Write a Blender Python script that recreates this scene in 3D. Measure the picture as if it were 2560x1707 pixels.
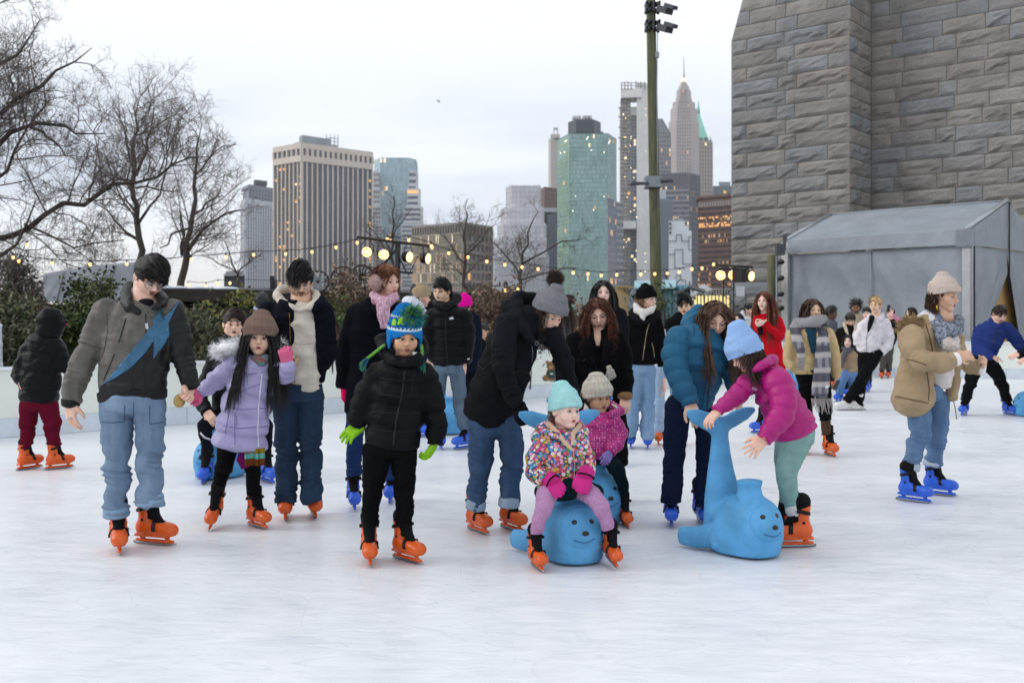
import bpy,math,random
import numpy as np
from mathutils import Vector,Matrix
from mathutils.bvhtree import BVHTree
from mathutils.geometry import delaunay_2d_cdt
rad=math.radians
SC=bpy.context.scene
for o in list(bpy.data.objects):
 bpy.data.objects.remove(o)
 # camera
F,HC,CX,HY=2489.0,1.45,1280.0,786.0
cam_d=bpy.data.cameras.new('camera')
cam_d.sensor_width=36.0
cam_d.lens=36.0*F/2560.0
cam_d.shift_y=-(853.5-HY)/2560.0
cam_d.clip_start,cam_d.clip_end=0.1,9000.0
cam_d.dof.use_dof=True
cam_d.dof.focus_distance=6.4
cam_d.dof.aperture_fstop=3.4
cam=bpy.data.objects.new('camera',cam_d)
SC.collection.objects.link(cam)
cam.location=(0,0,HC)
cam.rotation_euler=(rad(90),0,0)
SC.camera=cam
# sky and sun (dull late afternoon under thin cloud)
SUN_EL,SUN_AZ=27.0,-92.0
wd=bpy.data.worlds.new('World')
SC.world=wd
wd.use_nodes=True
wt=wd.node_tree
wt.nodes.clear()
def wn(t,**kw):
 n=wt.nodes.new(t)
 for k,v in kw.items():
  setattr(n,k,v)
 return n
sky=wn('ShaderNodeTexSky',sky_type='NISHITA',sun_disc=False)
sky.sun_elevation=rad(SUN_EL)
sky.sun_rotation=rad(SUN_AZ)
bg_sky=wn('ShaderNodeBackground');bg_sky.inputs[1].default_value=0.09
bg_cl=wn('ShaderNodeBackground');bg_cl.inputs[1].default_value=1.06
mixs=wn('ShaderNodeMixShader');mixs.inputs[0].default_value=0.9
wout=wn('ShaderNodeOutputWorld')
tc=wn('ShaderNodeTexCoord')
mp=wn('ShaderNodeMapping');mp.inputs['Scale'].default_value=(1.3,1.3,7.0)
nz=wn('ShaderNodeTexNoise');nz.inputs['Scale'].default_value=1.5;nz.inputs['Detail'].default_value=5.0
nz.inputs['Roughness'].default_value=0.5;nz.inputs['Distortion'].default_value=0.4
rmp=wn('ShaderNodeValToRGB')
rmp.color_ramp.elements[0].position=0.40;rmp.color_ramp.elements[0].color=(0.47,0.53,0.66,1)
rmp.color_ramp.elements[1].position=0.62;rmp.color_ramp.elements[1].color=(0.80,0.84,0.91,1)
sep=wn('ShaderNodeSeparateXYZ')
elev=wn('ShaderNodeMapRange');elev.inputs[1].default_value=0.10;elev.inputs[2].default_value=0.27
mixc=wn('ShaderNodeMixRGB');mixc.inputs[2].default_value=(0.86,0.89,0.94,1)
glow=wn('ShaderNodeMapRange');glow.inputs[1].default_value=0.085;glow.inputs[2].default_value=0.0
mixg=wn('ShaderNodeMixRGB');mixg.inputs[2].default_value=(0.98,0.89,0.76,1)
gm=wn('ShaderNodeMath',operation='MULTIPLY');gm.inputs[1].default_value=0.75
L=wt.links.new
L(tc.outputs['Generated'],mp.inputs[0]);L(mp.outputs[0],nz.inputs['Vector']);L(nz.outputs[0],rmp.inputs[0])
L(tc.outputs['Generated'],sep.inputs[0]);L(sep.outputs[2],elev.inputs[0]);L(sep.outputs[2],glow.inputs[0])
L(elev.outputs[0],mixc.inputs[0]);L(rmp.outputs[0],mixc.inputs[1])
L(glow.outputs[0],gm.inputs[0]);L(gm.outputs[0],mixg.inputs[0]);L(mixc.outputs[0],mixg.inputs[1])
L(mixg.outputs[0],bg_cl.inputs[0]);L(sky.outputs[0],bg_sky.inputs[0])
L(bg_sky.outputs[0],mixs.inputs[1]);L(bg_cl.outputs[0],mixs.inputs[2]);L(mixs.outputs[0],wout.inputs[0])
sun_d=bpy.data.lights.new('sun','SUN')
sun_d.energy=1.1
sun_d.angle=rad(28)
sun_d.color=(1.0,0.95,0.90)
sun=bpy.data.objects.new('sun',sun_d)
SC.collection.objects.link(sun)
_sd=Vector((math.sin(rad(SUN_AZ))*math.cos(rad(SUN_EL)),math.cos(rad(SUN_AZ))*math.cos(rad(SUN_EL)),math.sin(rad(SUN_EL))))
sun.rotation_euler=_sd.to_track_quat('Z','Y').to_euler()
SC.view_settings.view_transform='Standard'
SC.view_settings.look='None'
SC.view_settings.gamma=1.0
SC.view_settings.exposure=0.32
SC.view_settings.use_curve_mapping=False
SC.render.engine='CYCLES'
SC.cycles.use_denoising=True
SC.cycles.max_bounces=6
SC.cycles.diffuse_bounces=3
SC.cycles.glossy_bounces=3
SC.cycles.volume_bounces=2
SC.cycles.transmission_bounces=4
SC.cycles.transparent_max_bounces=6
SC.cycles.caustics_reflective=False
SC.cycles.caustics_refractive=False
# helpers
def W(px,py,d):
 """the world point seen at a photo pixel at depth d"""
 return np.array([(px-CX)/F*d,d,HC-(py-HY)/F*d])
def A(*v):
 return np.array(v,float)
def unit(v):
 v=np.asarray(v,float)
 return v/(np.linalg.norm(v)+1e-12)
def lin(h):
 h=h.lstrip('#')
 c=[int(h[i:i+2],16)/255 for i in(0,2,4)]
 return tuple((x/12.92 if x<=0.04045 else((x+0.055)/1.055)**2.4)for x in c)
MATS={}
def mat(name,col,rough=0.6,kind='plain',amt=0.12,scale=6.0,bump=0.0,bscale=60.0,metal=0.0,emit=0.0,spec=0.5,stretch=(1,1,1),sheen=0.0,sss=0.0,col2=None,island=0.0,objrand=0.0,bstr=None):
 """one procedural Principled material: base colour broken up by noise, fine bump, optional random tint per strand or per object"""
 if name in MATS:
  return MATS[name]
 m=bpy.data.materials.new(name)
 m.use_nodes=True
 t=m.node_tree
 b=t.nodes['Principled BSDF']
 if isinstance(col,str):
  col=lin(col)
 if isinstance(col2,str):
  col2=lin(col2)
 b.inputs['Roughness'].default_value=rough
 b.inputs['Metallic'].default_value=metal
 b.inputs['Specular IOR Level'].default_value=spec
 if sheen:
  b.inputs['Sheen Weight'].default_value=sheen
  b.inputs['Sheen Roughness'].default_value=0.6
 if sss:
  b.inputs['Subsurface Weight'].default_value=sss
  b.inputs['Subsurface Radius'].default_value=(0.012,0.005,0.003)
  b.inputs['Subsurface Scale'].default_value=0.6
 if emit:
  b.inputs['Emission Color'].default_value=(*col,1)
  b.inputs['Emission Strength'].default_value=emit
  b.inputs['Base Color'].default_value=(*col,1)
  MATS[name]=m
  return m
 N=t.nodes.new
 K=t.links.new
 co=N('ShaderNodeTexCoord')
 mpn=N('ShaderNodeMapping')
 mpn.inputs['Scale'].default_value=stretch
 K(co.outputs['Object'],mpn.inputs[0])
 nzn=N('ShaderNodeTexNoise')
 nzn.inputs['Scale'].default_value=scale
 nzn.inputs['Detail'].default_value=5
 nzn.inputs['Roughness'].default_value=0.6
 K(mpn.outputs[0],nzn.inputs['Vector'])
 mx=N('ShaderNodeMixRGB')
 a=tuple(max(0,c*(1-amt))for c in col)
 c2=col2 if col2 else tuple(min(1,c*(1+amt))for c in col)
 mx.inputs[1].default_value=(*a,1)
 mx.inputs[2].default_value=(*c2,1)
 rg=N('ShaderNodeMapRange')
 rg.inputs[1].default_value=0.34
 rg.inputs[2].default_value=0.66
 K(nzn.outputs[0],rg.inputs[0])
 K(rg.outputs[0],mx.inputs[0])
 out=mx.outputs[0]
 if island or objrand:
  hs=N('ShaderNodeHueSaturation')
  src=N('ShaderNodeNewGeometry').outputs['Random Per Island']if island else N('ShaderNodeObjectInfo').outputs['Random']
  r2=N('ShaderNodeMapRange')
  k=island or objrand
  r2 .inputs[3].default_value=1-k
  r2 .inputs[4].default_value=1+k
  K(src,r2 .inputs[0])
  K(r2 .outputs[0],hs.inputs['Value'])
  K(out,hs.inputs['Color'])
  out=hs.outputs[0]
 K(out,b.inputs['Base Color'])
 if bump:
  bz=N('ShaderNodeTexNoise')
  bz.inputs['Scale'].default_value=bscale
  bz.inputs['Detail'].default_value=4
  bz.inputs['Roughness'].default_value=0.6
  if bstr:
   mb=N('ShaderNodeMapping')
   mb.inputs['Scale'].default_value=bstr
   K(co.outputs['Object'],mb.inputs[0])
   K(mb.outputs[0],bz.inputs['Vector'])
  else:
   K(mpn.outputs[0],bz.inputs['Vector'])
  bp=N('ShaderNodeBump')
  bp.inputs['Strength'].default_value=1.0
  bp.inputs['Distance'].default_value=bump
  K(bz.outputs[0],bp.inputs['Height'])
  K(bp.outputs[0],b.inputs['Normal'])
 MATS[name]=m
 return m
class Geo:
 """collects vertices and faces (with a material slot per face) for ONE mesh object"""
 def __init__(s):
  s.v,s.q,s.t,s.qm,s.tm,s.n=[],[],[],[],[],0
 def add(s,V,Q=None,T=None,m=0):
  V=np.asarray(V,float).reshape(-1,3)
  s.v.append(V)
  for src,dst,dm in((Q,s.q,s.qm),(T,s.t,s.tm)):
   if src is not None and len(src):
    src=np.asarray(src,np.int64)
    dst.append(src+s.n)
    dm.append(np.broadcast_to(np.asarray(m,np.int32),(len(src),)).copy())
  s.n+=len(V)
  return s
 def arrays(s):
  V=np.concatenate(s.v)if s.v else np.zeros((0,3))
  Q=np.concatenate(s.q)if s.q else np.zeros((0,4),np.int64)
  T=np.concatenate(s.t)if s.t else np.zeros((0,3),np.int64)
  return V,Q,T
 def box(s,c,size,m=0,rot=None):
  x,y,z=np.asarray(size,float)/2
  V=np.array([[i*x,j*y,k*z]for i in(-1,1)for j in(-1,1)for k in(-1,1)])
  if rot is not None:
   V=V@np.asarray(rot).T
  return s.add(V+np.asarray(c,float),[(0,1,3,2),(4,6,7,5),(0,4,5,1),(2,3,7,6),(0,2,6,4),(1,5,7,3)],m=m)
 def tube(s,P,R,n=6,m=0,cap=True):
  P=np.asarray(P,float)
  k=len(P)
  R=np.broadcast_to(np.asarray(R,float),(k,))
  T=np.gradient(P,axis=0)
  T/=np.linalg.norm(T,axis=1)[:,None]+1e-12
  ref=A(0,0,1)if abs(T[:,2]).mean()<0.8 else A(1,0,0)
  U=np.cross(T,ref)
  U/=np.linalg.norm(U,axis=1)[:,None]+1e-12
  B=np.cross(T,U)
  a=np.arange(n)*2*math.pi/n
  V=P[:,None]+R[:,None,None]*(np.cos(a)[None,:,None]*U[:,None]+np.sin(a)[None,:,None]*B[:,None])
  i=np.arange(k-1)[:,None]*n
  j=np.arange(n)[None]
  j2=(j+1)%n
  Q=np.stack([i+j,i+n+j,i+n+j2,i+j2],-1).reshape(-1,4)
  V=V.reshape(-1,3)
  T3=[]
  if cap:
   V=np.concatenate([V,P[:1],P[-1:]])
   c0,c1=k*n,k*n+1
   for jj in range(n):
    T3 .append((c0,jj,(jj+1)%n))
    T3 .append((c1,(k-1)*n+(jj+1)%n,(k-1)*n+jj))
  return s.add(V,Q,T3,m)
 def ball(s,c,r,m=0,nu=12,nv=8,R=None,v0=0.0,v1=math.pi):
  """ellipsoid (or a zone of it between polar angles v0 and v1)"""
  r=np.broadcast_to(np.asarray(r,float),(3,))
  u=np.arange(nu)*2*math.pi/nu
  v=np.linspace(v0,v1,nv+1)
  V=np.stack([np.sin(v)[:,None]*np.cos(u),np.sin(v)[:,None]*np.sin(u),np.cos(v)[:,None]+0*u],-1).reshape(-1,3)*r
  if R is not None:
   V=V@np.asarray(R).T
  i=np.arange(nv)[:,None]*nu
  j=np.arange(nu)[None]
  j2=(j+1)%nu
  Q=np.stack([i+j,i+nu+j,i+nu+j2,i+j2],-1).reshape(-1,4)
  return s.add(V+np.asarray(c,float),Q,m=m)
 def pieces(s):
  """one Geo per connected piece"""
  V,Q,T=s.arrays()
  lab=np.arange(len(V))
  while True:
   old=lab.copy()
   for f in(Q,T):
    if len(f):
     mn=lab[f].min(1)
     for k in range(f.shape[1]):
      np.minimum.at(lab,f[:,k],mn)
   lab=lab[lab]
   if(lab==old).all():
    break
  qm=np.concatenate(s.qm)if s.qm else np.zeros(0,int)
  tm=np.concatenate(s.tm)if s.tm else np.zeros(0,int)
  out=[]
  used=np.unique(np.concatenate([Q.ravel(),T.ravel()]))if len(Q)or len(T)else[]
  for c in np.unique(lab[used]):
   ix=np.full(len(V),-1)
   sel=np.where(lab==c)[0]
   ix[sel]=np.arange(len(sel))
   g=Geo()
   q,t=(Q[lab[Q[:,0]]==c],T[lab[T[:,0]]==c])if len(T)else(Q[lab[Q[:,0]]==c],T)
   if len(q)+len(t)<4:
    continue
   g.add(V[sel],ix[q],None,m=qm[lab[Q[:,0]]==c])
   if len(t):
    g.t.append(ix[t]);g.tm.append(tm[lab[T[:,0]]==c])
   out.append(g)
  return out
 def build_split(s,name,mats,parent=None,smooth=True):
  o=[g.build(name,mats,parent,smooth=smooth)for g in s.pieces()]
  return o[0]if o else None
 def build(s,name,mats,parent=None,origin=None,smooth=True):
  V,Q,T=s.arrays()
  me=bpy.data.meshes.new(name)
  org=np.zeros(3)if origin is None else np.asarray(origin,float)
  if parent is not None and origin is None:
   org=wpos(parent)
  me.vertices.add(len(V))
  me.vertices.foreach_set('co',(V-org).astype(np.float32).ravel())
  nl=4*len(Q)+3*len(T)
  me.loops.add(nl)
  me.loops.foreach_set('vertex_index',np.concatenate([Q.ravel(),T.ravel()]).astype(np.int32))
  me.polygons.add(len(Q)+len(T))
  st=np.concatenate([np.arange(len(Q))*4,4*len(Q)+np.arange(len(T))*3]).astype(np.int32)
  me.polygons.foreach_set('loop_start',st)
  mi=np.concatenate([np.concatenate(s.qm)if s.qm else np.zeros(0,np.int32),np.concatenate(s.tm)if s.tm else np.zeros(0,np.int32)])
  me.polygons.foreach_set('material_index',mi.astype(np.int32))
  me.polygons.foreach_set('use_smooth',np.full(len(Q)+len(T),bool(smooth)))
  for m in(mats if isinstance(mats,(list,tuple))else[mats]):
   me.materials.append(m)
  me.update(calc_edges=True)
  o=bpy.data.objects.new(name,me)
  SC.collection.objects.link(o)
  if parent is not None:
   o.parent=parent
   p=wpos(parent)
   o.location=org-p
  else:
   o.location=org
  return o
WPOS={}
def wpos(o):
 p=np.zeros(3)
 while o is not None:
  p=p+np.array(o.location)
  o=o.parent
 return p
def tag(o,label=None,cat=None,group=None,kind=None):
 for k,v in(('label',label),('category',cat),('group',group),('kind',kind)):
  if v:
   o[k]=v
 return o
def thing(name,loc,label,cat,group=None):
 o=bpy.data.objects.new(name,None)
 o.empty_display_size=0.1
 SC.collection.objects.link(o)
 o.location=tuple(loc)
 return tag(o,label,cat,group)
def copy_obj(o,parent=None):
 c=o.copy()
 SC.collection.objects.link(c)
 c.parent=parent
 return c
 # implicit modelling (smooth unions of tapered tubes, meshed by surface nets)
_CO=np.array([(i,j,k)for i in(0,1)for j in(0,1)for k in(0,1)])
_ED=[(a,b)for a in range(8)for b in range(a+1,8)if abs(_CO[a]-_CO[b]).sum()==1]
class Sdf:
 def __init__(s,lo,hi,h):
  s.h=h
  s.lo=np.asarray(lo,float)-2*h
  s.n=np.maximum(4,np.ceil((np.asarray(hi)+2*h-s.lo)/h).astype(int)+1)
  s.V=np.full(tuple(s.n),1.0,np.float32)
 def sub(s,lo,hi):
  a=np.clip(np.floor((np.asarray(lo)-s.lo)/s.h).astype(int),0,s.n)
  b=np.clip(np.ceil((np.asarray(hi)-s.lo)/s.h).astype(int)+1,0,s.n)
  if(b<=a).any():
   return None
  sl=tuple(slice(i,j)for i,j in zip(a,b))
  g=[(s.lo[i]+s.h*np.arange(a[i],b[i])).astype(np.float32)for i in range(3)]
  return sl,(g[0][:,None,None],g[1][None,:,None],g[2][None,None,:])
 def put(s,sl,d,k,op):
  v=s.V[sl]
  if op=='u':
   if k>0:
    h=np.clip(0.5+0.5*(v-d)/k,0,1)
    s.V[sl]=v+(d-v)*h-k*h*(1-h)
   else:
    s.V[sl]=np.minimum(v,d)
  elif op=='s':
   d=-d
   if k>0:
    h=np.clip(0.5-0.5*(v-d)/k,0,1)
    s.V[sl]=v+(d-v)*h+k*h*(1-h)
   else:
    s.V[sl]=np.maximum(v,d)
 def ell(s,c,r,k=0.0,op='u',R=None):
  c=np.asarray(c,float)
  r=np.broadcast_to(np.asarray(r,float),(3,))
  m=r.max()+k+3*s.h
  e=s.sub(c-m,c+m)
  if e is None:
   return
  sl,(x,y,z)=e
  x,y,z=x-c[0],y-c[1],z-c[2]
  if R is not None:
   R=np.asarray(R)
   x,y,z=(R[0,i]*x+R[1,i]*y+R[2,i]*z for i in range(3))
  q=np.sqrt(x*x+y*y+z*z)+1e-9
  rho=np.sqrt((x/r[0])**2+(y/r[1])**2+(z/r[2])**2)+1e-9
  s.put(sl,q*(1-1/rho),k,op)
 def tube(s,P,R,k=0.0,op='u',side=None,flat=1.0,mod=None,kseg=0.0,endcap=0.32,trim=False):
  """tapered tube through P; with side given the section is an ellipse: R along side, R*flat across"""
  P=np.asarray(P,float)
  R=np.asarray(R,float)
  L0=np.concatenate([[0],np.cumsum(np.linalg.norm(np.diff(P,axis=0),axis=1))])
  rm=R.max()*max(1,flat)+k+4*s.h
  e=s.sub(P.min(0)-rm,P.max(0)+rm)
  if e is None:
   return
  sl,(x,y,z)=e
  best=None
  for i in range(len(P)-1):
   a,b=P[i],P[i+1]
   ab=b-a
   l2=float(ab@ab)+1e-12
   mm=max(R[i],R[i+1])*max(1,flat)+k+4*s.h
   es=s.sub(np.minimum(a,b)-mm,np.maximum(a,b)+mm)
   if es is None:
    continue
   ssl,(xx,yy,zz)=es
   px,py,pz=xx-a[0],yy-a[1],zz-a[2]
   t=np.clip((px*ab[0]+py*ab[1]+pz*ab[2])/l2,0,1)
   qx,qy,qz=px-t*ab[0],py-t*ab[1],pz-t*ab[2]
   r=R[i]+(R[i+1]-R[i])*t
   q=np.sqrt(qx*qx+qy*qy+qz*qz)+1e-9
   ax=ab/math.sqrt(l2)
   if side is not None:
    u=np.asarray(side,float)
    u=u-(u@ax)*ax
    u=unit(u)
    v=np.cross(ax,u)
    du=qx*u[0]+qy*u[1]+qz*u[2]
    dv=qx*v[0]+qy*v[1]+qz*v[2]
    da=qx*ax[0]+qy*ax[1]+qz*ax[2]
    rho=np.sqrt((du/r)**2+(dv/(r*flat))**2+(da/(r*min(1,flat)*endcap))**2)+1e-9
    d=q*(1-1/rho)
   else:
    d=q-r
   if trim and i==len(P)-2:
    tt=(px*ab[0]+py*ab[1]+pz*ab[2])/l2
    d=np.maximum(d,(tt-1)*math.sqrt(l2))
   if mod is not None:
    u=unit(np.cross(ax,A(0.13,0.99,0.05)))
    v=np.cross(ax,u)
    ang=np.arctan2(qx*u[0]+qy*u[1]+qz*u[2],qx*v[0]+qy*v[1]+qz*v[2])
    d=d-mod(L0[i]+t*(L0[i+1]-L0[i]),ang,L0[-1])
   full=np.full(s.V[sl].shape,1.0,np.float32)if best is None else best
   off=[ssl[j].start-sl[j].start for j in range(3)]
   loc=tuple(slice(off[j],off[j]+(ssl[j].stop-ssl[j].start))for j in range(3))
   cur=full[loc]
   if kseg>0:
    h=np.clip(0.5+0.5*(cur-d)/kseg,0,1)
    full[loc]=cur+(d-cur)*h-kseg*h*(1-h)
   else:
    full[loc]=np.minimum(cur,d)
   best=full
  if best is not None:
   s.put(sl,best,k,op)
 def rbox(s,c,half,r,k=0.0,op='u',R=None):
  c=np.asarray(c,float)
  half=np.asarray(half,float)
  m=np.linalg.norm(half)+k+3*s.h
  e=s.sub(c-m,c+m)
  if e is None:
   return
  sl,(x,y,z)=e
  x,y,z=x-c[0],y-c[1],z-c[2]
  if R is not None:
   R=np.asarray(R)
   x,y,z=(R[0,i]*x+R[1,i]*y+R[2,i]*z for i in range(3))
  qx,qy,qz=np.abs(x)-half[0]+r,np.abs(y)-half[1]+r,np.abs(z)-half[2]+r
  d=np.sqrt(np.maximum(qx,0)**2+np.maximum(qy,0)**2+np.maximum(qz,0)**2)+np.minimum(np.maximum(qx,np.maximum(qy,qz)),0)-r
  s.put(sl,d,k,op)
 def plane(s,p,n,k=0.0):
  """cut away everything on the side n points to"""
  n=unit(n)
  g=[(s.lo[i]+s.h*np.arange(s.n[i])).astype(np.float32)for i in range(3)]
  d=(g[0][:,None,None]-p[0])*n[0]+(g[1][None,:,None]-p[1])*n[1]+(g[2][None,None,:]-p[2])*n[2]
  v=s.V
  if k>0:
   h=np.clip(0.5-0.5*(v-d)/k,0,1)
   s.V=v+(d-v)*h+k*h*(1-h)
  else:
   s.V=np.maximum(v,d)
 def wobble(s,amp,freq,seed=0):
  """soft cloth-like unevenness"""
  rs=np.random.RandomState(seed)
  g=[(s.lo[i]+s.h*np.arange(s.n[i])).astype(np.float32)for i in range(3)]
  x,y,z=g[0][:,None,None],g[1][None,:,None],g[2][None,None,:]
  acc=0
  for i in range(4):
   w=rs.normal(size=3)*freq*(1+0.5*i)
   w2=rs.normal(size=3)*freq*0.7
   ph=rs.rand(2)*6.28
   acc=acc+np.sin(w[0]*x+w[1]*y+w[2]*z+ph[0]+1.6*np.sin(w2[0]*x+w2[1]*y+w2[2]*z+ph[1]))/(1+0.4*i)
  s.V=s.V+(amp*0.5)*acc.astype(np.float32)
 def mesh(s):
  V=s.V
  S=V<0
  c=np.zeros(tuple(np.array(V.shape)-1),np.uint8)
  for o in _CO:
   c+=S[o[0]:V.shape[0]-1+o[0],o[1]:V.shape[1]-1+o[1],o[2]:V.shape[2]-1+o[2]]
  act=(c>0)&(c<8)
  ids=np.argwhere(act)
  idx=np.full(act.shape,-1,np.int64)
  idx[act]=np.arange(len(ids))
  val=np.stack([V[ids[:,0]+o[0],ids[:,1]+o[1],ids[:,2]+o[2]]for o in _CO],1)
  acc=np.zeros((len(ids),3))
  cnt=np.zeros(len(ids))
  for a,b in _ED:
   va,vb=val[:,a],val[:,b]
   cr=(va<0)!=(vb<0)
   t=np.where(cr,va/np.where(va==vb,1,va-vb),0)
   acc+=np.where(cr[:,None],_CO[a]+t[:,None]*(_CO[b]-_CO[a]),0)
   cnt+=cr
  P=(ids+acc/np.maximum(cnt,1)[:,None])*s.h+s.lo
  quads=[]
  for ax in range(3):
   b,cc=(ax+1)%3,(ax+2)%3
   n=list(V.shape)
   s0=[slice(None)]*3
   s1=[slice(None)]*3
   s0[ax]=slice(0,n[ax]-1);s1[ax]=slice(1,n[ax])
   for q in(b,cc):
    s0[q]=slice(1,n[q]-1);s1[q]=slice(1,n[q]-1)
   A0,A1=S[tuple(s0)],S[tuple(s1)]
   for flip in(0,1):
    e=np.argwhere((A0&~A1)if not flip else(~A0&A1))
    if not len(e):
     continue
    e[:,b]+=1;e[:,cc]+=1
    def cell(db,dc):
     q=e.copy();q[:,b]+=db;q[:,cc]+=dc
     return idx[q[:,0],q[:,1],q[:,2]]
    Q=np.stack([cell(-1,-1),cell(0,-1),cell(0,0),cell(-1,0)],1)
    quads.append(Q if not flip else Q[:,::-1])
  Q=np.concatenate(quads)if quads else np.zeros((0,4),np.int64)
  Q=Q[(Q>=0).all(1)]
  return P,Q
def strands(G,P,rad_root,m=0,taper=0.25,nside=3,ribbon=False):
 """P: (strands, steps, 3) -> thin tapered tubes in one go"""
 P=np.asarray(P,float)
 ns,k,_=P.shape
 if ns==0:
  return
 T=np.gradient(P,axis=1)
 T/=np.linalg.norm(T,axis=2)[...,None]+1e-12
 ref=np.where(np.abs(T[...,2:3])<0.85,A(0,0,1),A(0.3,1,0))
 U=np.cross(T,ref);U/=np.linalg.norm(U,axis=2)[...,None]+1e-12
 B=np.cross(T,U)
 r=np.broadcast_to(np.asarray(rad_root,float).reshape(-1,1),(ns,1))*np.linspace(1,taper,k)[None]
 if ribbon:
  ph=np.random.RandomState(ns).rand(ns,1,1)*6.28
  S_=(np.cos(ph)*U+np.sin(ph)*B)*r[...,None]*1.25
  V=np.stack([P-S_,P+S_],2)
  base=(np.arange(ns)*k*2)[:,None]+np.arange(k-1)[None]*2
  G.add(V.reshape(-1,3),np.stack([base,base+1,base+3,base+2],-1).reshape(-1,4),m=m)
  return
 a=np.arange(nside)*2*math.pi/nside
 V=P[:,:,None]+r[:,:,None,None]*(np.cos(a)[:,None]*U[:,:,None]+np.sin(a)[:,None]*B[:,:,None])
 base=(np.arange(ns)*k*nside)[:,None,None]
 i=(np.arange(k-1)*nside)[None,:,None]
 j=np.arange(nside)[None,None]
 j2=(j+1)%nside
 Q=np.stack([base+i+j,base+i+nside+j,base+i+nside+j2,base+i+j2],-1).reshape(-1,4)
 G.add(V.reshape(-1,3),Q,m=m)
def bvh_of(G):
 V,Q,T=G.arrays()
 return BVHTree.FromPolygons([tuple(v)for v in V],[tuple(q)for q in Q]+[tuple(t)for t in T])
CAMP=Vector((0,0,HC))
def hit(bvh,px,py):
 """where the sight line of a photo pixel meets a surface"""
 d=Vector(W(px,py,1.0)-np.array(CAMP)).normalized()
 loc,nor,i,dist=bvh.ray_cast(CAMP,d)
 if loc is None:
  return None,None
 return np.array(loc),np.array(nor)
 # people: heads, hands, skates
HEADS={}
def head_mesh(kind,h):
 """a sculpted head, chin to crown 0.23 m, x sideways, y to the front, z up; returns vertices, quads, zone per quad (0 skin 1 beard zone)"""
 key=(kind,round(h,4))
 if key in HEADS:
  return HEADS[key]
 S=Sdf((-0.105,-0.13,-0.135),(0.105,0.125,0.125),h)
 child=kind in('child','toddler')
 w={'man':1.0,'woman':0.95,'child':1.0,'toddler':1.05}[kind]
 ck=0.0 if not child else 0.006
 S.ell((0,-0.016,0.036),(0.077,0.096,0.079))
 S.ell((0,0.020,-0.022),(0.0645*w,0.068,0.080),0.03)
 jaw={'man':0.040,'woman':0.032,'child':0.034,'toddler':0.036}[kind]
 S.tube([(-jaw-.012,-0.012,-0.060),(-jaw*.45,0.055,-0.094)],[0.022,0.017],0.03)
 S.tube([(jaw+.012,-0.012,-0.060),(jaw*.45,0.055,-0.094)],[0.022,0.017],0.03)
 S.ell((0,0.066,-0.097+ck),(0.019,0.017,0.016),0.022)
 for sx in(-1,1):
  S.ell((sx*0.043,0.052,-0.022-ck),(0.026,0.026,0.022+ck),0.025)
  S.ell((sx*0.032,0.055,-0.048),(0.022+ck,0.022+ck,0.022+ck),0.02)
  S.tube([(sx*0.010,0.080,0.020),(sx*0.050,0.066,0.021)],[0.011,0.010],0.015)
  S.ell((sx*0.032,0.093,0.001),(0.019,0.019,0.013),0.012,'s')
 nose=0.75 if child else 1.0
 S.tube([(0,0.082,0.012),(0,0.094,-0.010),(0,0.096+0.010*nose,-0.027)],[0.0085,0.0095*(1.0),0.0125*(0.9 if child else 1)],0.012)
 for sx in(-1,1):
  S.ell((sx*0.0125,0.092,-0.032),(0.0085,0.010,0.0075),0.006)
  S.ell((sx*0.007,0.099,-0.0395),(0.0035,0.004,0.004),0.003,'s')
 S.ell((0,0.080,-0.060),(0.026,0.014,0.014),0.016)
 S.tube([(-0.021,0.083,-0.0625),(0,0.0955,-0.0615),(0.021,0.083,-0.0625)],[0.002,0.0035,0.002],0.003,'s')
 for sx in(-1,1):
  c,s_=math.cos(sx*0.35),math.sin(sx*0.35)
  R=np.array([[c,-s_,0],[s_,c,0],[0,0,1]])
  S.ell((sx*0.080,-0.016,-0.004),(0.0085,0.020,0.034),0.004,R=R)
  S.ell((sx*0.087,-0.011,0.002),(0.006,0.011,0.020),0.004,'s',R=R)
 S.tube([(0,-0.028,-0.05),(0,-0.032,-0.075)],[0.052,0.048],0.02)
 P,Q=S.mesh()
 c=P[Q].mean(1)
 ax=np.abs(c[:,0])
 beard=(c[:,2]<-0.079+0.9*np.maximum(ax-0.018,0)+0.006*np.sin(ax*300))&(c[:,1]>-0.005)&(c[:,2]>-0.125)
 beard|=(ax<0.030)&(np.abs(c[:,2]+0.0500+0.25*ax)<0.0050)&(c[:,1]>0.06)
 beard|=(np.hypot(ax-0.029,(c[:,2]+0.070)*0.6)<0.006)&(c[:,1]>0.05)
 HEADS[key]=(P,Q,beard.astype(np.int32))
 return HEADS[key]
def frame(yaw,pitch,roll):
 """head axes: yaw 0 faces the camera, + turns to the right of the picture; pitch + looks down; roll + tips the crown right"""
 y,p,r=rad(yaw),rad(pitch),rad(roll)
 Y=A(math.sin(y)*math.cos(p),-math.cos(y)*math.cos(p),-math.sin(p))
 Z=unit(A(0,0,1)-Y*(A(0,0,1)@Y))if abs(Y[2])<0.98 else unit(A(math.sin(y),-math.cos(y),0))
 X=np.cross(Y,Z)
 c,s=math.cos(r),math.sin(r)
 Z2=Z*c-X*s
 X2=X*c+Z*s
 return np.stack([X2,Y,Z2],1)
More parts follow.
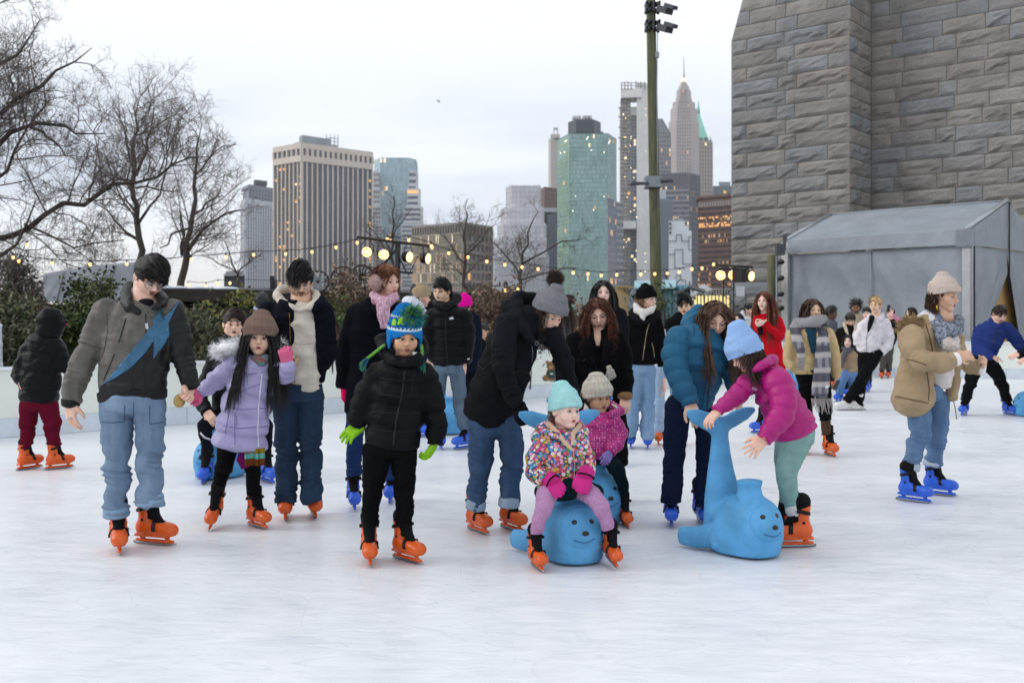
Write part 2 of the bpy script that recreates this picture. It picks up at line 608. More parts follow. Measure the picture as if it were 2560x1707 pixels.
def hand_geo(h,curl=0.35,spread=0.0,thumb=0.4,fat=1.0,mitten=False,point=False):
 S=Sdf((-0.06,-0.075,-0.05),(0.20,0.10,0.10),h)
 S.tube([(-0.055,0,0),(0.015,0,0)],[0.027*fat,0.028*fat],0.01,side=(0,1,0),flat=0.75)
 S.rbox((0.05,0,0),(0.052,0.041*fat,0.0155*fat),0.014,0.012)
 S.tube([(0.012,0.020,0.006),(0.06,0.030,0.008)],[0.017*fat,0.014*fat],0.012)
 ys=(0.031,0.0105,-0.0105,-0.030)
 ls=(0.072,0.080,0.074,0.058)
 for i in range(4):
  c=curl if not(point and i==0)else 0.05
  c=c*(1+0.08*i)
  a=0.0
  p=A(0.095-0.004*abs(i-1),ys[i]*fat,0)
  sp=spread*(1.2-0.8*i)
  pts=[A(0.06,ys[i]*0.9*fat,0),p]
  for seg,(fr,ang)in enumerate(((0.46,55),(0.32,75),(0.22,45))):
   a+=rad(ang)*c
   p=p+ls[i]*fr*A(math.cos(a)*math.cos(sp),math.cos(a)*math.sin(sp),math.sin(a))
   pts.append(p)
  rr=np.array([0.0105,0.0102,0.0095,0.0088,0.0075])*fat*(1.5 if mitten else 1)
  S.tube(pts,rr,0.016 if mitten else 0.004)
 tp=[A(0.018,0.026,0.004),A(0.045,0.050,0.010+0.02*thumb),A(0.075,0.062-0.012*thumb,0.018+0.05*thumb),A(0.100,0.066-0.03*thumb,0.022+0.07*thumb)]
 S.tube(tp,np.array([0.014,0.0125,0.011,0.0085])*fat*(1.3 if mitten else 1),0.008)
 return S.mesh()
SKATE={}
def skate_parts(colname):
 """rental skate: hard shell, blade holder, black liner, two straps with buckles, steel blade; toe to +x, blade on z = 0"""
 if colname in SKATE:
  return SKATE[colname]
 black=mat('skate_liner_black','#0d0d10',0.7,bump=0.002,bscale=90,spec=0.12)
 strap=mat('skate_strap_black','#09090b',0.42,spec=0.3)
 steel=mat('blade_steel','#9aa0a8',0.3,metal=1.0)
 if colname=='white':
  shell_m=mat('skate_white_leather','#d8d6d2',0.45,amt=0.06)
 else:
  shell_m=mat('skate_shell_'+colname,{'orange':'#d4560f','blue':'#2059cc'}[colname],0.36,amt=0.10,scale=25,bump=0.0008,bscale=60)
 tmp=[]
 h=0.0065
 S=Sdf((-0.12,-0.08,0.0),(0.23,0.08,0.30),h)
 S.tube([(0.155,0,0.102),(0.10,0,0.108),(0.02,0,0.115),(-0.045,0,0.110)],[0.044,0.050,0.047,0.044],0.02)
 S.ell((0.160,0,0.098),(0.050,0.048,0.038),0.02)
 S.tube([(-0.02,0,0.11),(-0.018,0,0.20),(-0.022,0,0.275)],[0.050,0.049,0.056],0.03)
 S.tube([(0.10,0,0.17),(0.055,0,0.215),(0.045,0,0.31)],[0.030,0.034,0.044],0.012,'s')
 S.plane((0,0,0.064),(0,0,-1),0.006)
 S.plane((-0.02,0,0.262),(0.25,0,1),0.004)
 S.rbox((0.035,0,0.064),(0.125,0.034,0.010),0.008,0.01)
 P,Q=S.mesh()
 shell=Geo().add(P,Q).build('skate',shell_m)
 S=Sdf((-0.14,-0.04,0.0),(0.22,0.04,0.08),0.005)
 S.tube([(0.135,0,0.07),(0.140,0,0.030)],[0.021,0.012],0.008,side=(1,0,0),flat=0.75)
 S.tube([(-0.045,0,0.07),(-0.050,0,0.030)],[0.024,0.013],0.008,side=(1,0,0),flat=0.75)
 S.rbox((0.045,0,0.029),(0.142,0.0095,0.010),0.006,0.010)
 P,Q=S.mesh()
 holder=Geo().add(P,Q).build('blade_holder',shell_m)
 S=Sdf((-0.10,-0.08,0.09),(0.16,0.08,0.35),0.007)
 S.tube([(0.0,0,0.12),(-0.012,0,0.20),(-0.020,0,0.292)],[0.042,0.044,0.057],0.02)
 S.tube([(0.095,0,0.135),(0.050,0,0.185),(0.026,0,0.26),(0.030,0,0.325)],[0.030,0.037,0.045,0.042],0.02,side=(0,1,0),flat=0.6)
 P,Q=S.mesh()
 liner=Geo().add(P,Q).build('liner',black)
 def strap_geo(c,r,tilt):
  a=np.linspace(-2.2,2.2,17)
  pts=np.stack([c[0]+r[0]*np.cos(a),c[1]+r[1]*np.sin(a),c[2]+tilt*np.cos(a)],1)
  G=Geo()
  off=A(0,0,0.009)
  for dz in(-0.007,0,0.007):
   G.tube(pts+A(0,0,dz),0.0052,5)
  return G
 st1=strap_geo((-0.018,0,0.232),(0.062,0.060,0),0.016).build('strap',strap)
 G=Geo()
 a=np.linspace(0.0,math.pi,13)
 pts=np.stack([0.075-0.016*np.sin(a),-0.056*np.cos(a),0.098+0.064*np.sin(a)],1)
 for dx in(-0.008,0,0.008):
  G.tube(pts+A(dx,0,0),0.0055,5)
 st2=G.build('strap',strap)
 bk=[Geo().box(c_,s_).build('buckle',strap)for c_,s_ in(((0.012,0.056,0.238),(0.040,0.014,0.020)),((0.072,0.050,0.130),(0.022,0.014,0.034)),((0.012,-0.056,0.238),(0.026,0.010,0.018)))]
 rv=[Geo().ball((-0.015,sy*0.048,0.165),(0.011,0.005,0.011),nu=10,nv=6).build('rivet',strap)for sy in(-1,1)]
 bl=Geo()
 xs=np.linspace(-0.115,0.205,9)
 zt=np.full(9,0.024)
 zb=np.array([0.006,0.001,0,0,0,0,0.001,0.005,0.014])
 V=[(x,s*0.0018,z)for x,b,tt in zip(xs,zb,zt)for s in(-1,1)for z in(b,tt)]
 Qs=[]
 for i in range(8):
  o=i*4;n_=o+4
  Qs+=[(o,n_,n_+1,o+1),(o+2,o+3,n_+3,n_+2),(o+1,n_+1,n_+3,o+3),(o,o+2,n_+2,n_)]
 bl.add(V,Qs+[(0,1,3,2),(32,34,35,33)])
 bl=bl.build('blade',steel)
 parts=al=[shell,holder,liner,st1,st2,*bk,*rv,bl]
 if colname=='white':
  parts=[shell,holder,bl]
 data=[(o.name.split('.')[0],o.data)for o in parts]
 for o in al:
  bpy.data.objects.remove(o)
 SKATE[colname]=data
 return data
def put_skate(parent,colname,pos,yaw,pitch=0.0,roll=0.0,size=1.0):
 """pos: the point of the blade under the ankle, yaw 0 = toe to the camera, + = toe to the right; pitch + = toe down"""
 y,p=rad(yaw),rad(pitch)
 X=A(math.sin(y)*math.cos(p),-math.cos(y)*math.cos(p),-math.sin(p))
 Z=unit(A(0,0,1)-X*X[2])
 Y=np.cross(Z,X)
 c,s=math.cos(rad(roll)),math.sin(rad(roll))
 Z,Y=Z*c+Y*s,Y*c-Z*s
 M=np.eye(4)
 M[:3,0],M[:3,1],M[:3,2]=X*size,Y*size,Z*size
 M[:3,3]=np.asarray(pos)-wpos(parent)
 root=None
 for nm,data in skate_parts(colname):
  o=bpy.data.objects.new(nm,data)
  SC.collection.objects.link(o)
  if root is None:
   o.parent=parent
   o.matrix_local=Matrix(M.tolist())
   root=o
  else:
   o.parent=root
 return root
def quilt(pitch,amp,ph=0.0):
 def f(s,ang,L):
  return amp*(np.abs(np.sin(math.pi*s/pitch+ph+0.12*np.sin(2*ang+7*s)))**0.6-0.72)
 return f
def folds(pitch,amp,seed=0.0,end=0.0,mid=None):
 """cloth creases across a limb; stronger near the far end (end) or round a fraction of its length (mid)"""
 def f(s,ang,L):
  x=s/max(L,1e-6)
  env=0.45+end*x**3
  if mid is not None:
   env=env+1.1*np.exp(-((x-mid)/0.12)**2)
  a=np.sin(2*math.pi*s/pitch+1.7*np.sin(ang+seed)+0.9*np.sin(2*ang+2.3*seed)+4*np.sin(3.1*s/pitch*0.7+seed))
  b=np.sin(2*math.pi*s/(pitch*2.3)+2.2*np.sin(ang+1.9*seed+1))
  return amp*env*(0.65*a+0.6*b)
 return f
SKINS={'light':'#dcb29d','pale':'#e3bfb0','tan':'#c99b7b','olive':'#cea589','brown':'#946a4e','dark':'#553728','asian':'#d9b294','rosy':'#e0b3a1'}
def skin_mat(k):
 return mat('skin_'+k,SKINS[k],0.48,amt=0.06,scale=22,sss=0.12,bump=0.0006,bscale=300)
def stubble_mat(k,s=0.6):
 c=np.array(lin(SKINS[k]))*(1-s)+np.array(lin('#1a1210'))*s
 return mat('stubble_%s_%d'%(k,int(s*100)),tuple(c),0.6,amt=0.25,scale=180)
class Person:
 def __init__(s,label,crop,d,foot,group=None,size=1.0,vox=None):
  s.c,s.d,s.size=crop,d,size
  n=s.n(foot[0],foot[1])
  s.root=thing('person',((n[0]-CX)/F*d,d,0),label,'person',group)
  s.vox=vox or max(0.0095,d*0.0016)
  s.body=Geo()
  s.body_m=[]
  s.col=[]
  s.limbs=[]
  s.skin='light'
  s.G={}
  s.heads=None
 def n(s,x,y):
  return s.c[0]+x*s.c[2],s.c[1]+y*s.c[2]
 def p(s,x,y,dy=0.0):
  return W(*s.n(x,y),s.d+dy)
 def m(s,px,dy=0.0):
  return px*s.c[2]/F*(s.d+dy)
 def tube_w(s,pts,fl=1.0,yaw=0.0):
  P=np.array([s.p(q[0],q[1],q[3]if len(q)>3 else 0.0)for q in pts])
  R=np.array([s.m(q[2],q[3]if len(q)>3 else 0.0)for q in pts])
  y=rad(yaw)
  R=R/math.sqrt(math.cos(y)**2+(fl*math.sin(y))**2)
  return P,R,A(math.cos(y),math.sin(y),0)
 def cloth(s,name,mats,tubes,k=0.02,h=None,wob=None,cuts=(),limb=True,post=None,zone=None,label=None,col=None,parent=None):
  """tubes: list of (points, options); points in crop pixels (x, y, radius[, extra depth in m])"""
  h=h or s.vox
  col=limb if col is None else col
  W_=[]
  for pts,o in tubes:
   P,R,sd=s.tube_w(pts,o.get('fl',1.0),o.get('yaw',0.0))
   if limb:
    R=R*o.get('slim',0.93)
   W_.append((P,R,sd,o))
  lo=np.min([(P-R.max()*max(1,o.get('fl',1))-0.03).min(0)for P,R,_,o in W_ if o.get('op','u')=='u'],axis=0)
  hi=np.max([(P+R.max()*max(1,o.get('fl',1))+0.03).max(0)for P,R,_,o in W_ if o.get('op','u')=='u'],axis=0)
  S=Sdf(lo,hi,h)
  for P,R,sd,o in W_:
   fl=o.get('fl',1.0)
   S.tube(P,R,o.get('k',k),o.get('op','u'),side=sd if fl!=1.0 or o.get('yaw')else None,flat=fl,mod=o.get('mod'),kseg=o.get('ks',0.0),trim=o.get('trim',limb and o.get('mod')is not None and fl==1.0))
   if limb and o.get('op','u')=='u' and o.get('limb',True):
    P_=P.copy();P_[-1]+=(P_[-2]-P_[-1])*0.4
    s.limbs.append((P_,R*0.66,sd,fl))
   if col and o.get('op','u')=='u':
    for i in range(len(P)-1):
     s.col.append((P[i],P[i+1],R[i]*(0.5+0.5*min(1,fl)),R[i+1]*(0.5+0.5*min(1,fl))))
  if wob:
   S.wobble(*wob)
  for f in cuts:
   f(S)
  if post:
   post(S)
  P,Q=S.mesh()
  G=Geo()
  mi=0
  if zone is not None:
   mi=zone(P[Q].mean(1))
  G.add(P,Q,m=mi)
  ob=(G.build if limb else G.build_split)(name,mats,parent or s.root)
  if label:
   ob['label']=label
  s.G[name]=G
  s.last=ob
  return ob
 def bvh(s,name):
  if name+'#' not in s.G:
   s.G[name+'#']=bvh_of(s.G[name])
  return s.G[name+'#']
 def trace(s,on,name,m,lines,r=0.003,parent=None,lift=0.2,step=8,n=5):
  """thin cords laid on a garment along lines drawn in crop pixels (zips, seams, straps)"""
  G=Geo()
  b=s.bvh(on)
  for ln in lines:
   pts=[]
   for(x0,y0),(x1,y1)in zip(ln[:-1],ln[1:]):
    k=max(2,int(math.hypot(x1-x0,y1-y0)/step))
    for t in np.linspace(0,1,k,endpoint=False):
     pts.append((x0+(x1-x0)*t,y0+(y1-y0)*t))
   pts.append(ln[-1])
   Pw=[]
   for x,y in pts:
    l,nn=hit(b,*s.n(x,y))
    if l is not None and abs(l[1]-s.d)<1.0:
     Pw.append(l+nn*r*lift)
   if len(Pw)>=2:
    G.tube(np.array(Pw),r,n)
  if G.n:
   return G.build_split(name,m,parent or s.root)
 def patch(s,on,name,m,poly,parent=None,step=10,thick=0.004,smooth=True):
  """an applique: a polygon drawn in crop pixels, laid on a garment with real thickness"""
  b=s.bvh(on)
  P2=[]
  n=len(poly)
  for i in range(n):
   (x0,y0),(x1,y1)=poly[i],poly[(i+1)%n]
   k=max(1,int(math.hypot(x1-x0,y1-y0)/step))
   for t in np.arange(k)/k:
    P2 .append((x0+(x1-x0)*t,y0+(y1-y0)*t))
  nb=len(P2)
  xs=[q[0]for q in poly];ys=[q[1]for q in poly]
  def inside(x,y):
   c=False
   for i in range(n):
    (x0,y0),(x1,y1)=poly[i],poly[(i+1)%n]
    if(y0>y)!=(y1>y)and x<(x1-x0)*(y-y0)/(y1-y0)+x0:
     c=not c
   return c
  for x in np.arange(min(xs)+step*.5,max(xs),step):
   for y in np.arange(min(ys)+step*.5,max(ys),step):
    if inside(x,y):
     P2 .append((x,y))
  vs,es,fs,*_=delaunay_2d_cdt([Vector(q)for q in P2],[],[list(range(nb))],1,1e-4)
  top,okv=[],[]
  for v in vs:
   l,nn=hit(b,*s.n(v[0],v[1]))
   ok=l is not None and abs(l[1]-s.d)<0.8
   okv.append(ok)
   top.append((l,nn)if ok else(np.zeros(3),np.zeros(3)))
  T=[f for f in fs if len(f)==3 and all(okv[i]for i in f)]
  if not T:
   return None
  V=np.array([l+nn*thick for l,nn in top])
  T2=[]
  for f in T:
   a,bb,c=V[f[0]],V[f[1]],V[f[2]]
   nn=np.cross(bb-a,c-a)
   T2 .append(tuple(f)if nn@(np.array(CAMP)-a)>0 else(f[0],f[2],f[1]))
  cnt={}
  for f in T2:
   for e in((f[0],f[1]),(f[1],f[2]),(f[2],f[0])):
    cnt[e]=1
  bd=[e for e in cnt if(e[1],e[0])not in cnt]
  V2=np.array([l-nn*0.002 for l,nn in top])
  nV=len(V)
  Qd=[(e[1],e[0],nV+e[0],nV+e[1])for e in bd]
  G=Geo().add(np.concatenate([V,V2]),Qd if Qd else None,T2)
  return G.build(name,m,parent or s.root,smooth=smooth)
  # skin
 def slot(s,m):
  if m not in s.body_m:
   s.body_m.append(m)
  return s.body_m.index(m)
 def head(s,x,y,hpx,yaw=0,pitch=0,roll=0,kind='man',skin='light',dy=0.0,neck=None,brow='#1b1310',eyes='#2b1a10',lids=0.35,beard=0.0,lips=None,mouth=0.0,wide=1.0,browlift=0.0,face=True):
  s.skin=skin
  C=s.p(x,y,dy)
  sc=s.m(hpx,dy)/0.23
  R=frame(yaw-math.degrees(math.atan2(C[0],C[1])),pitch,roll)
  s.heads=(C,R,sc)
  s.hd_dy=dy
  near=s.d<9
  V,Q,z=head_mesh(kind,0.0050 if near else 0.0075 if s.d<14 else 0.0105)
  wv=np.array([wide,1,1])
  def tr(v):
   return C+(np.asarray(v,float)*wv*sc)@R.T
  s.tr=tr
  sk=s.slot(skin_mat(skin))
  sb=s.slot(stubble_mat(skin,beard))if beard else sk
  s.body.add(tr(V),Q,m=np.where(z==1,sb,sk))
  if neck is not None:
   nx,ny,nr=neck[:3]
   nd=neck[3]if len(neck)>3 else dy+0.02
   P0=tr((0,-0.03,-0.05))
   P2=s.p(nx,ny,nd)
   mid=0.5*(P0+P2)
   r=s.m(nr)
   s.body.tube([P0,mid,P2,P2-A(0,0,0.06)],[r*0.95,r*0.95,r*1.1,r*1.4],14,m=sk)
  if not face:
   return
  wht=s.slot(mat('eye_white','#a8a29d',0.3,amt=0.03))
  iri=s.slot(mat('iris_'+eyes,eyes,0.2,amt=0.2))
  pup=s.slot(mat('pupil','#050505',0.15))
  br=s.slot(mat('brow_'+brow,brow,0.7))
  lash=s.slot(mat('lash','#140d0a',0.7))
  lid=sk
  lc=lips or{'man':'#94594a','woman':'#a4574f','child':'#a8615a','toddler':'#b5655f'}[kind]
  lp=s.slot(mat('lip_'+lc,lc,0.35,amt=0.08))
  dk=s.slot(mat('mouth_dark','#2a0f0c',0.7))
  big=1.1 if kind in('child','toddler')else 1.0
  for sx in(-1,1):
   ec=A(sx*0.0315,0.0725,0.0015)
   er=0.0125*big
   RR=R
   def zone(c,r,**kw):
    g=Geo().ball((0,0,0),r,**kw)
    v,q,_=g.arrays()
    return v,q
   nu,nv=(14,9)if near else(8,6)
   v,q=zone(0,er,nu=nu,nv=nv)
   s.body.add(tr(v+ec),q,m=wht)
   look=unit(A(0,1,-0.25*lids))
   zax=look;xax=unit(np.cross(zax,A(0,0,1)));yax=np.cross(zax,xax)
   RM=np.stack([xax,yax,zax],1)
   for ang,mm,rr in((0.55,iri,1.025),(0.27,pup,1.04)):
    g=Geo().ball((0,0,0),er*rr,nu=12,nv=3,v0=0,v1=ang)
    v,q,_=g.arrays()
    s.body.add(tr(v@RM.T+ec),q,m=mm)
   for up,a0,a1 in((1,0.0,1.02+0.70*lids),(-1,0.0,0.98)):
    g=Geo().ball((0,0,0),er*1.13,nu=16,nv=6,v0=a0,v1=a1)
    v,q,_=g.arrays()
    ca,sa=math.cos(rad(20)),math.sin(rad(20))
    v=v*A(1,1,up)
    v=v@np.array([[1,0,0],[0,ca,-sa*up],[0,sa*up,ca]])if False else v
    s.body.add(tr(v+ec),q if up==1 else q[:,::-1],m=lid)
    if up==1:
     th=np.linspace(0.15*math.pi,0.85*math.pi,9)
     rr=er*1.14
     pts=np.stack([rr*math.sin(a1)*np.cos(th),rr*math.sin(a1)*np.sin(th),np.full(9,rr*math.cos(a1))],1)
     s.body.tube(tr(pts+ec),np.array([.5,.9,1.1,1.2,1.2,1.2,1.1,.9,.5])*0.0016*sc,5,m=lash)
   bl=browlift
   pts=[(sx*0.014,0.0885,0.0185+bl),(sx*0.026,0.0875,0.0235+bl),(sx*0.040,0.0795,0.0245+bl),(sx*0.052,0.066,0.0185+bl)]
   th=0.0034 if kind=='man' else 0.0024 if kind=='woman' else 0.0022
   s.body.tube(tr(pts),np.array([0.8,1.1,0.95,0.35])*th*sc,6,m=br)
  def lipbar(zc,yc,wid,th,m_,sag):
   u=np.linspace(-1,1,9)
   pts=np.stack([u*wid,yc-0.0125*u*u,zc+sag*(1-u*u)-0.0012*np.abs(u)],1)
   s.body.tube(tr(pts),(0.25+0.75*np.sqrt(np.clip(1-u*u,0,1)))*th*sc,6,m=m_)
  ml=mouth
  lipbar(-0.0580+ml*0.10,0.0945,0.0225,0.0040,lp,0.001)
  lipbar(-0.0670-ml*0.55,0.0930,0.0195,0.0050,lp,-0.001)
  lipbar(-0.0620-ml*0.25,0.0945-ml*.3,0.0225,0.0018+ml*0.35,dk,0.0)
 def hand(s,wrist,tip,normal=(0,-1,0),curl=0.35,spread=0.05,thumb=0.4,size=None,mirror=False,glove=None,mitten=False,fat=1.0,name='glove',point=False):
  """wrist and tip: (x, y[, dy]) crop pixels; normal: where the palm faces"""
  a,b=s.p(*wrist),s.p(*tip)
  sz=size if size is not None else 1.0
  X=unit(b-a)
  Z=unit(np.asarray(normal,float)-X*(np.asarray(normal,float)@X))
  Y=np.cross(Z,X)
  h=0.005 if s.d<9 else 0.009 if s.d<14 else 0.012
  V,Q=hand_geo(h,curl,spread,thumb,fat if glove is None else fat*1.18,mitten,point)
  if mirror:
   V=V*A(1,-1,1)
   Q=Q[:,::-1]
  Vw=a+(V*sz)@np.stack([X,Y,Z],1).T
  if glove is None:
   s.body.add(Vw,Q,m=s.slot(skin_mat(s.skin)))
   return None
  return Geo().add(Vw,Q).build(name,glove,s.root)
 def finish(s):
  sk=s.slot(skin_mat(s.skin))
  if s.limbs:
   lo=np.min([(P-R.max()).min(0)for P,R,_,_ in s.limbs],axis=0)
   hi=np.max([(P+R.max()).max(0)for P,R,_,_ in s.limbs],axis=0)
   S=Sdf(lo,hi,0.034)
   for P,R,sd,fl in s.limbs:
    S.tube(P,np.maximum(R,0.03),0.03,side=sd if fl!=1 else None,flat=fl)
   V,Q=S.mesh()
   s.body.add(V,Q,m=sk)
  return s.body.build('body',s.body_m,s.root)
  # hair
 def hair(s,col,kind='short',length=0.05,n=900,cap=0.010,top=0.0,comb=(0,0.5,-0.6),wave=0.0,wfreq=16,r=0.0015,fringe=0.030,seed=1,side=0.0,stiff=0.35,rough=0.42,colliders=True,zmin=-0.06,ymax=1.0,vol=0.0,name='hair',col2=None,steps=None,tuck=True,capm=True,spread=0.0,gdir=(0,0,-1),opn=1.0):
  """a cap that follows the skull plus many fine locks combed over it and falling by gravity"""
  C,R,sc=s.heads
  far=s.d>9
  if far:
   n=int(n*0.42);r=r*1.9
  rs=np.random.RandomState(seed)
  m=mat('hair_'+col,col,rough,amt=0.25,scale=30,island=0.5,spec=0.45,col2=col2,bump=0.004,bscale=160)
  G=Geo()
  def loc(v):
   return C+(np.asarray(v,float)*sc)@R.T
  fc,fr=A(0,0.105,-0.055+(0.030-fringe)),A(0.066*opn,0.075+0.05*(opn-1),0.118)
  if capm:
   S=Sdf((-0.115,-0.14,-0.10),(0.115,0.13,0.16+top),0.0065 if not far else 0.010)
   S.ell((0,-0.018,0.036),(0.078+cap,0.097+cap,0.080+cap))
   if top:
    S.ell((side*0.02,0.012,0.075+top*0.5),(0.066,0.078,0.045+top*0.6),0.03)
   S.ell((0,-0.060,-0.03),(0.066,0.052,0.050),0.02)
   S.ell(fc,fr,0.010,'s')
   for sx in(-1,1):
    if kind=='short':
     S.ell((sx*0.088,0.012,-0.035),(0.03,0.045,0.045),0.008,'s')
   S.plane((0,0,zmin),(0,0.3,-1))
   S.wobble(0.004,60,seed)
   V,Q=S.mesh()
   G.add(loc(V),Q)
  if capm:
   fcn=V[Q]
   P=fcn.mean(1)
   q=np.cross(fcn[:,2]-fcn[:,0],fcn[:,3]-fcn[:,1])
   q/=np.linalg.norm(q,axis=1)[:,None]+1e-12
   rdl=P-A(0,-0.018,0.036)
   ok=((q*rdl).sum(1)>0.3*np.linalg.norm(rdl,axis=1))&(P[:,2]>zmin+0.008)
   i_=np.where(ok)[0]
   i_=i_[rs.randint(0,len(i_),n*2)]
   P,q=P[i_]+rs.normal(size=(n*2,3))*0.002+q[i_]*0.0012,q[i_]
  else:
   q=rs.normal(size=(n*4,3))
   q/=np.linalg.norm(q,axis=1)[:,None]
   P=q*(A(0.078,0.097,0.080)+cap*0.7)+A(0,-0.018,0.036)
  ok=(((P-fc)/(fr*0.97))**2).sum(1)>1
  ok&=P[:,1]<ymax
  P,q=P[ok][:n],q[ok][:n]
  nn=len(P)
  k=steps or(5 if length<0.1 else 12)
  ds=length/(k-1)
  ln=rs.uniform(0.7,1.08,nn)[:,None]
  wP=loc(P)
  nrm=q@R.T
  cb=np.asarray(comb,float)
  cdir=np.tile(cb,(nn,1))
  if kind in('long','curly'):
   sgn=np.sign(P[:,0]-side*0.03+1e-6)
   cdir=np.stack([sgn*(0.75+0*sgn),-0.18+0*sgn,-0.55+0*sgn],1)
  if kind=='afro':
   cdir=q.copy()
  cw=cdir@R.T
  cw+=rs.normal(size=cw.shape)*0.09
  out=[wP]
  d=cw+nrm*(0.25 if kind=='short' else 0.35)
  d/=np.linalg.norm(d,axis=1)[:,None]
  ph=rs.rand(nn,1)*6.28
  clump=np.sin(P@rs.normal(size=(3,3))*60+rs.rand(3)*6)
  cap_c=loc((0,-0.018,0.036))
  face_c=loc((0,0.020,-0.022))
  cur=wP.copy()
  g=unit(A(*gdir))
  cols=s.col if colliders else[]
  for i in range(1,k):
   f=i/(k-1)
   if kind!='afro':
    d=d+g*(0.9 if kind in('long','curly')else 0.18)*(1-stiff)+clump*0.05
    if kind=='short':
     d=d+cw*0.35
     nw=cur-cap_c
     nw/=np.linalg.norm(nw,axis=1)[:,None]
     d=d-nw*np.maximum((d*nw).sum(1),0)[:,None]*0.7
   d=d+rs.normal(size=d.shape)*(0.015+0.14*(kind=='afro'))
   d/=np.linalg.norm(d,axis=1)[:,None]
   cur=cur+d*ds*ln
   lc=((cur-C)@R)/sc
   for(cc,rr)in((A(0,-0.018,0.036),A(0.078,0.097,0.080)+cap*0.8+vol*(0.3+0.7*min(1,3*f))),(A(0,0.014,-0.022),A(0.066,0.066,0.082))):
    v=(lc-cc)/rr
    q_=np.sqrt((v**2).sum(1))
    ins=q_<1
    if ins.any():
     lc[ins]=cc+v[ins]/q_[ins][:,None]*rr
   if kind in('long','curly'):
    e_=(lc[:,0]/(0.0665*opn))**2+((lc[:,2]-fc[2])/fr[2])**2
    ins=(e_<1)&(lc[:,1]>0.0)
    lc[ins,0]=sgn[ins]*0.0665*opn*np.sqrt(np.maximum(0.02,1-((lc[ins,2]-fc[2])/fr[2])**2))
   cur=C+(lc*sc)@R.T
   for a,b,ra,rb in cols:
    ab=b-a
    t=np.clip(((cur-a)@ab)/(ab@ab+1e-9),0,1)[:,None]
    q_=cur-a-t*ab
    dd=np.linalg.norm(q_,axis=1)[:,None]
    rr=ra+(rb-ra)*t+0.004
    ins=(dd<rr)[:,0]
    if ins.any():
     cur[ins]=(a+t*ab+q_/(dd+1e-9)*rr)[ins]
   pos=cur.copy()
   if wave:
    amp=wave*min(1.0,1.8*f)
    pos=pos+amp*np.concatenate([np.sin(wfreq*f*1.0+ph+clump[:,:1]*2),np.cos(wfreq*0.9*f+ph*1.3+clump[:,1:2]*2),0*ph],1)
   out.append(pos)
  strands(G,np.stack(out,1),r*sc*rs.uniform(0.7,1.5,nn),ribbon=True)
  return G.build(name,m,s.root)
 def tuft(s,base_pts,nrm,length,col,n,r=0.0013,droop=0.2,seed=3,name='fur_trim',mats=None,parent=None,jitter=0.5,mi=0,G=None,build=True):
  """fur or yarn: short strands standing off the given points"""
  rs=np.random.RandomState(seed)
  i=rs.randint(0,len(base_pts),n)
  P=np.asarray(base_pts)[i]+rs.normal(size=(n,3))*length*0.06
  d=np.asarray(nrm)[i]+rs.normal(size=(n,3))*jitter
  d/=np.linalg.norm(d,axis=1)[:,None]
  ln=length*rs.uniform(0.55,1.1,n)[:,None]
  out=[P]
  cur=P
  for j in range(4):
   d=d+A(0,0,-droop)+rs.normal(size=d.shape)*0.12
   d/=np.linalg.norm(d,axis=1)[:,None]
   cur=cur+d*ln/4
   out.append(cur)
  if s.d>9:
   r=r*1.6
  G=G or Geo()
  strands(G,np.stack(out,1),r,m=mi,ribbon=True)
  if build:
   return G.build(name,mats or mat('fur_'+col,col,0.8,island=0.3,amt=0.15),parent or s.root)
  return G
  # things on the head
 def beanie(s,m,top=0.145,slouch=(0,-0.02),cuff=0.05,low=0.030,rib=0,tilt=0.28,fat=0.012,name='beanie',point=0.6,label=None,cuffm=None,ribamp=0.0022,puff=0.0,knit=None):
  C,R,sc=s.heads
  S=Sdf((-0.135,-0.16,-0.09),(0.135,0.155,top+0.05),0.0048 if s.d<9 else 0.008)
  def mod(si,ang,L):
   return ribamp*np.sin(ang*rib)if rib else 0*ang
  def wave2(si,ang,L):
   v=mod(si,ang,L)
   if knit:
    v=v+knit*np.sin(si*420)*0.6
   return v
  pts=[(0,-0.012,low+0.02),(0,-0.014,0.055),(slouch[0]*0.4,-0.016+slouch[1]*0.4,0.095),(slouch[0],-0.016+slouch[1],top-0.03*point)]
  S.tube([(0,-0.012,low-0.04)]+pts,[0.090+fat,0.090+fat,0.089+fat+puff,(0.075+fat+puff)*1.0,(0.052+puff)*(1.15-0.55*point)],0.0,side=(1,0,0),flat=1.14,mod=wave2,kseg=0.02,endcap=0.55)
  if cuff:
   S.tube([(0,-0.012,low-0.03),(0,-0.013,low-0.03+cuff)],[0.0925+fat,0.0935+fat],0.004,side=(1,0,0),flat=1.14,mod=mod,endcap=0.1)
   S.tube([(0,-0.012,low-0.03),(0,0.0,low-0.03+cuff)],[0.0925+fat,0.0935+fat],0.004,side=(1,0,0),flat=1.14,mod=mod,endcap=0.1)
  S.plane((0,0.10,low),(0,tilt,-1),0.003)
  S.wobble(0.003,30,5)
  V,Q=S.mesh()
  mi=0
  if cuffm is not None:
   mi=((V[Q].mean(1)[:,2]-low)<cuff).astype(int)
  ob=Geo().add(C+(V*sc)@R.T,Q,m=mi).build(name,[m]if cuffm is None else[m,cuffm],s.root)
  if label:
   ob['label']=label
  return ob
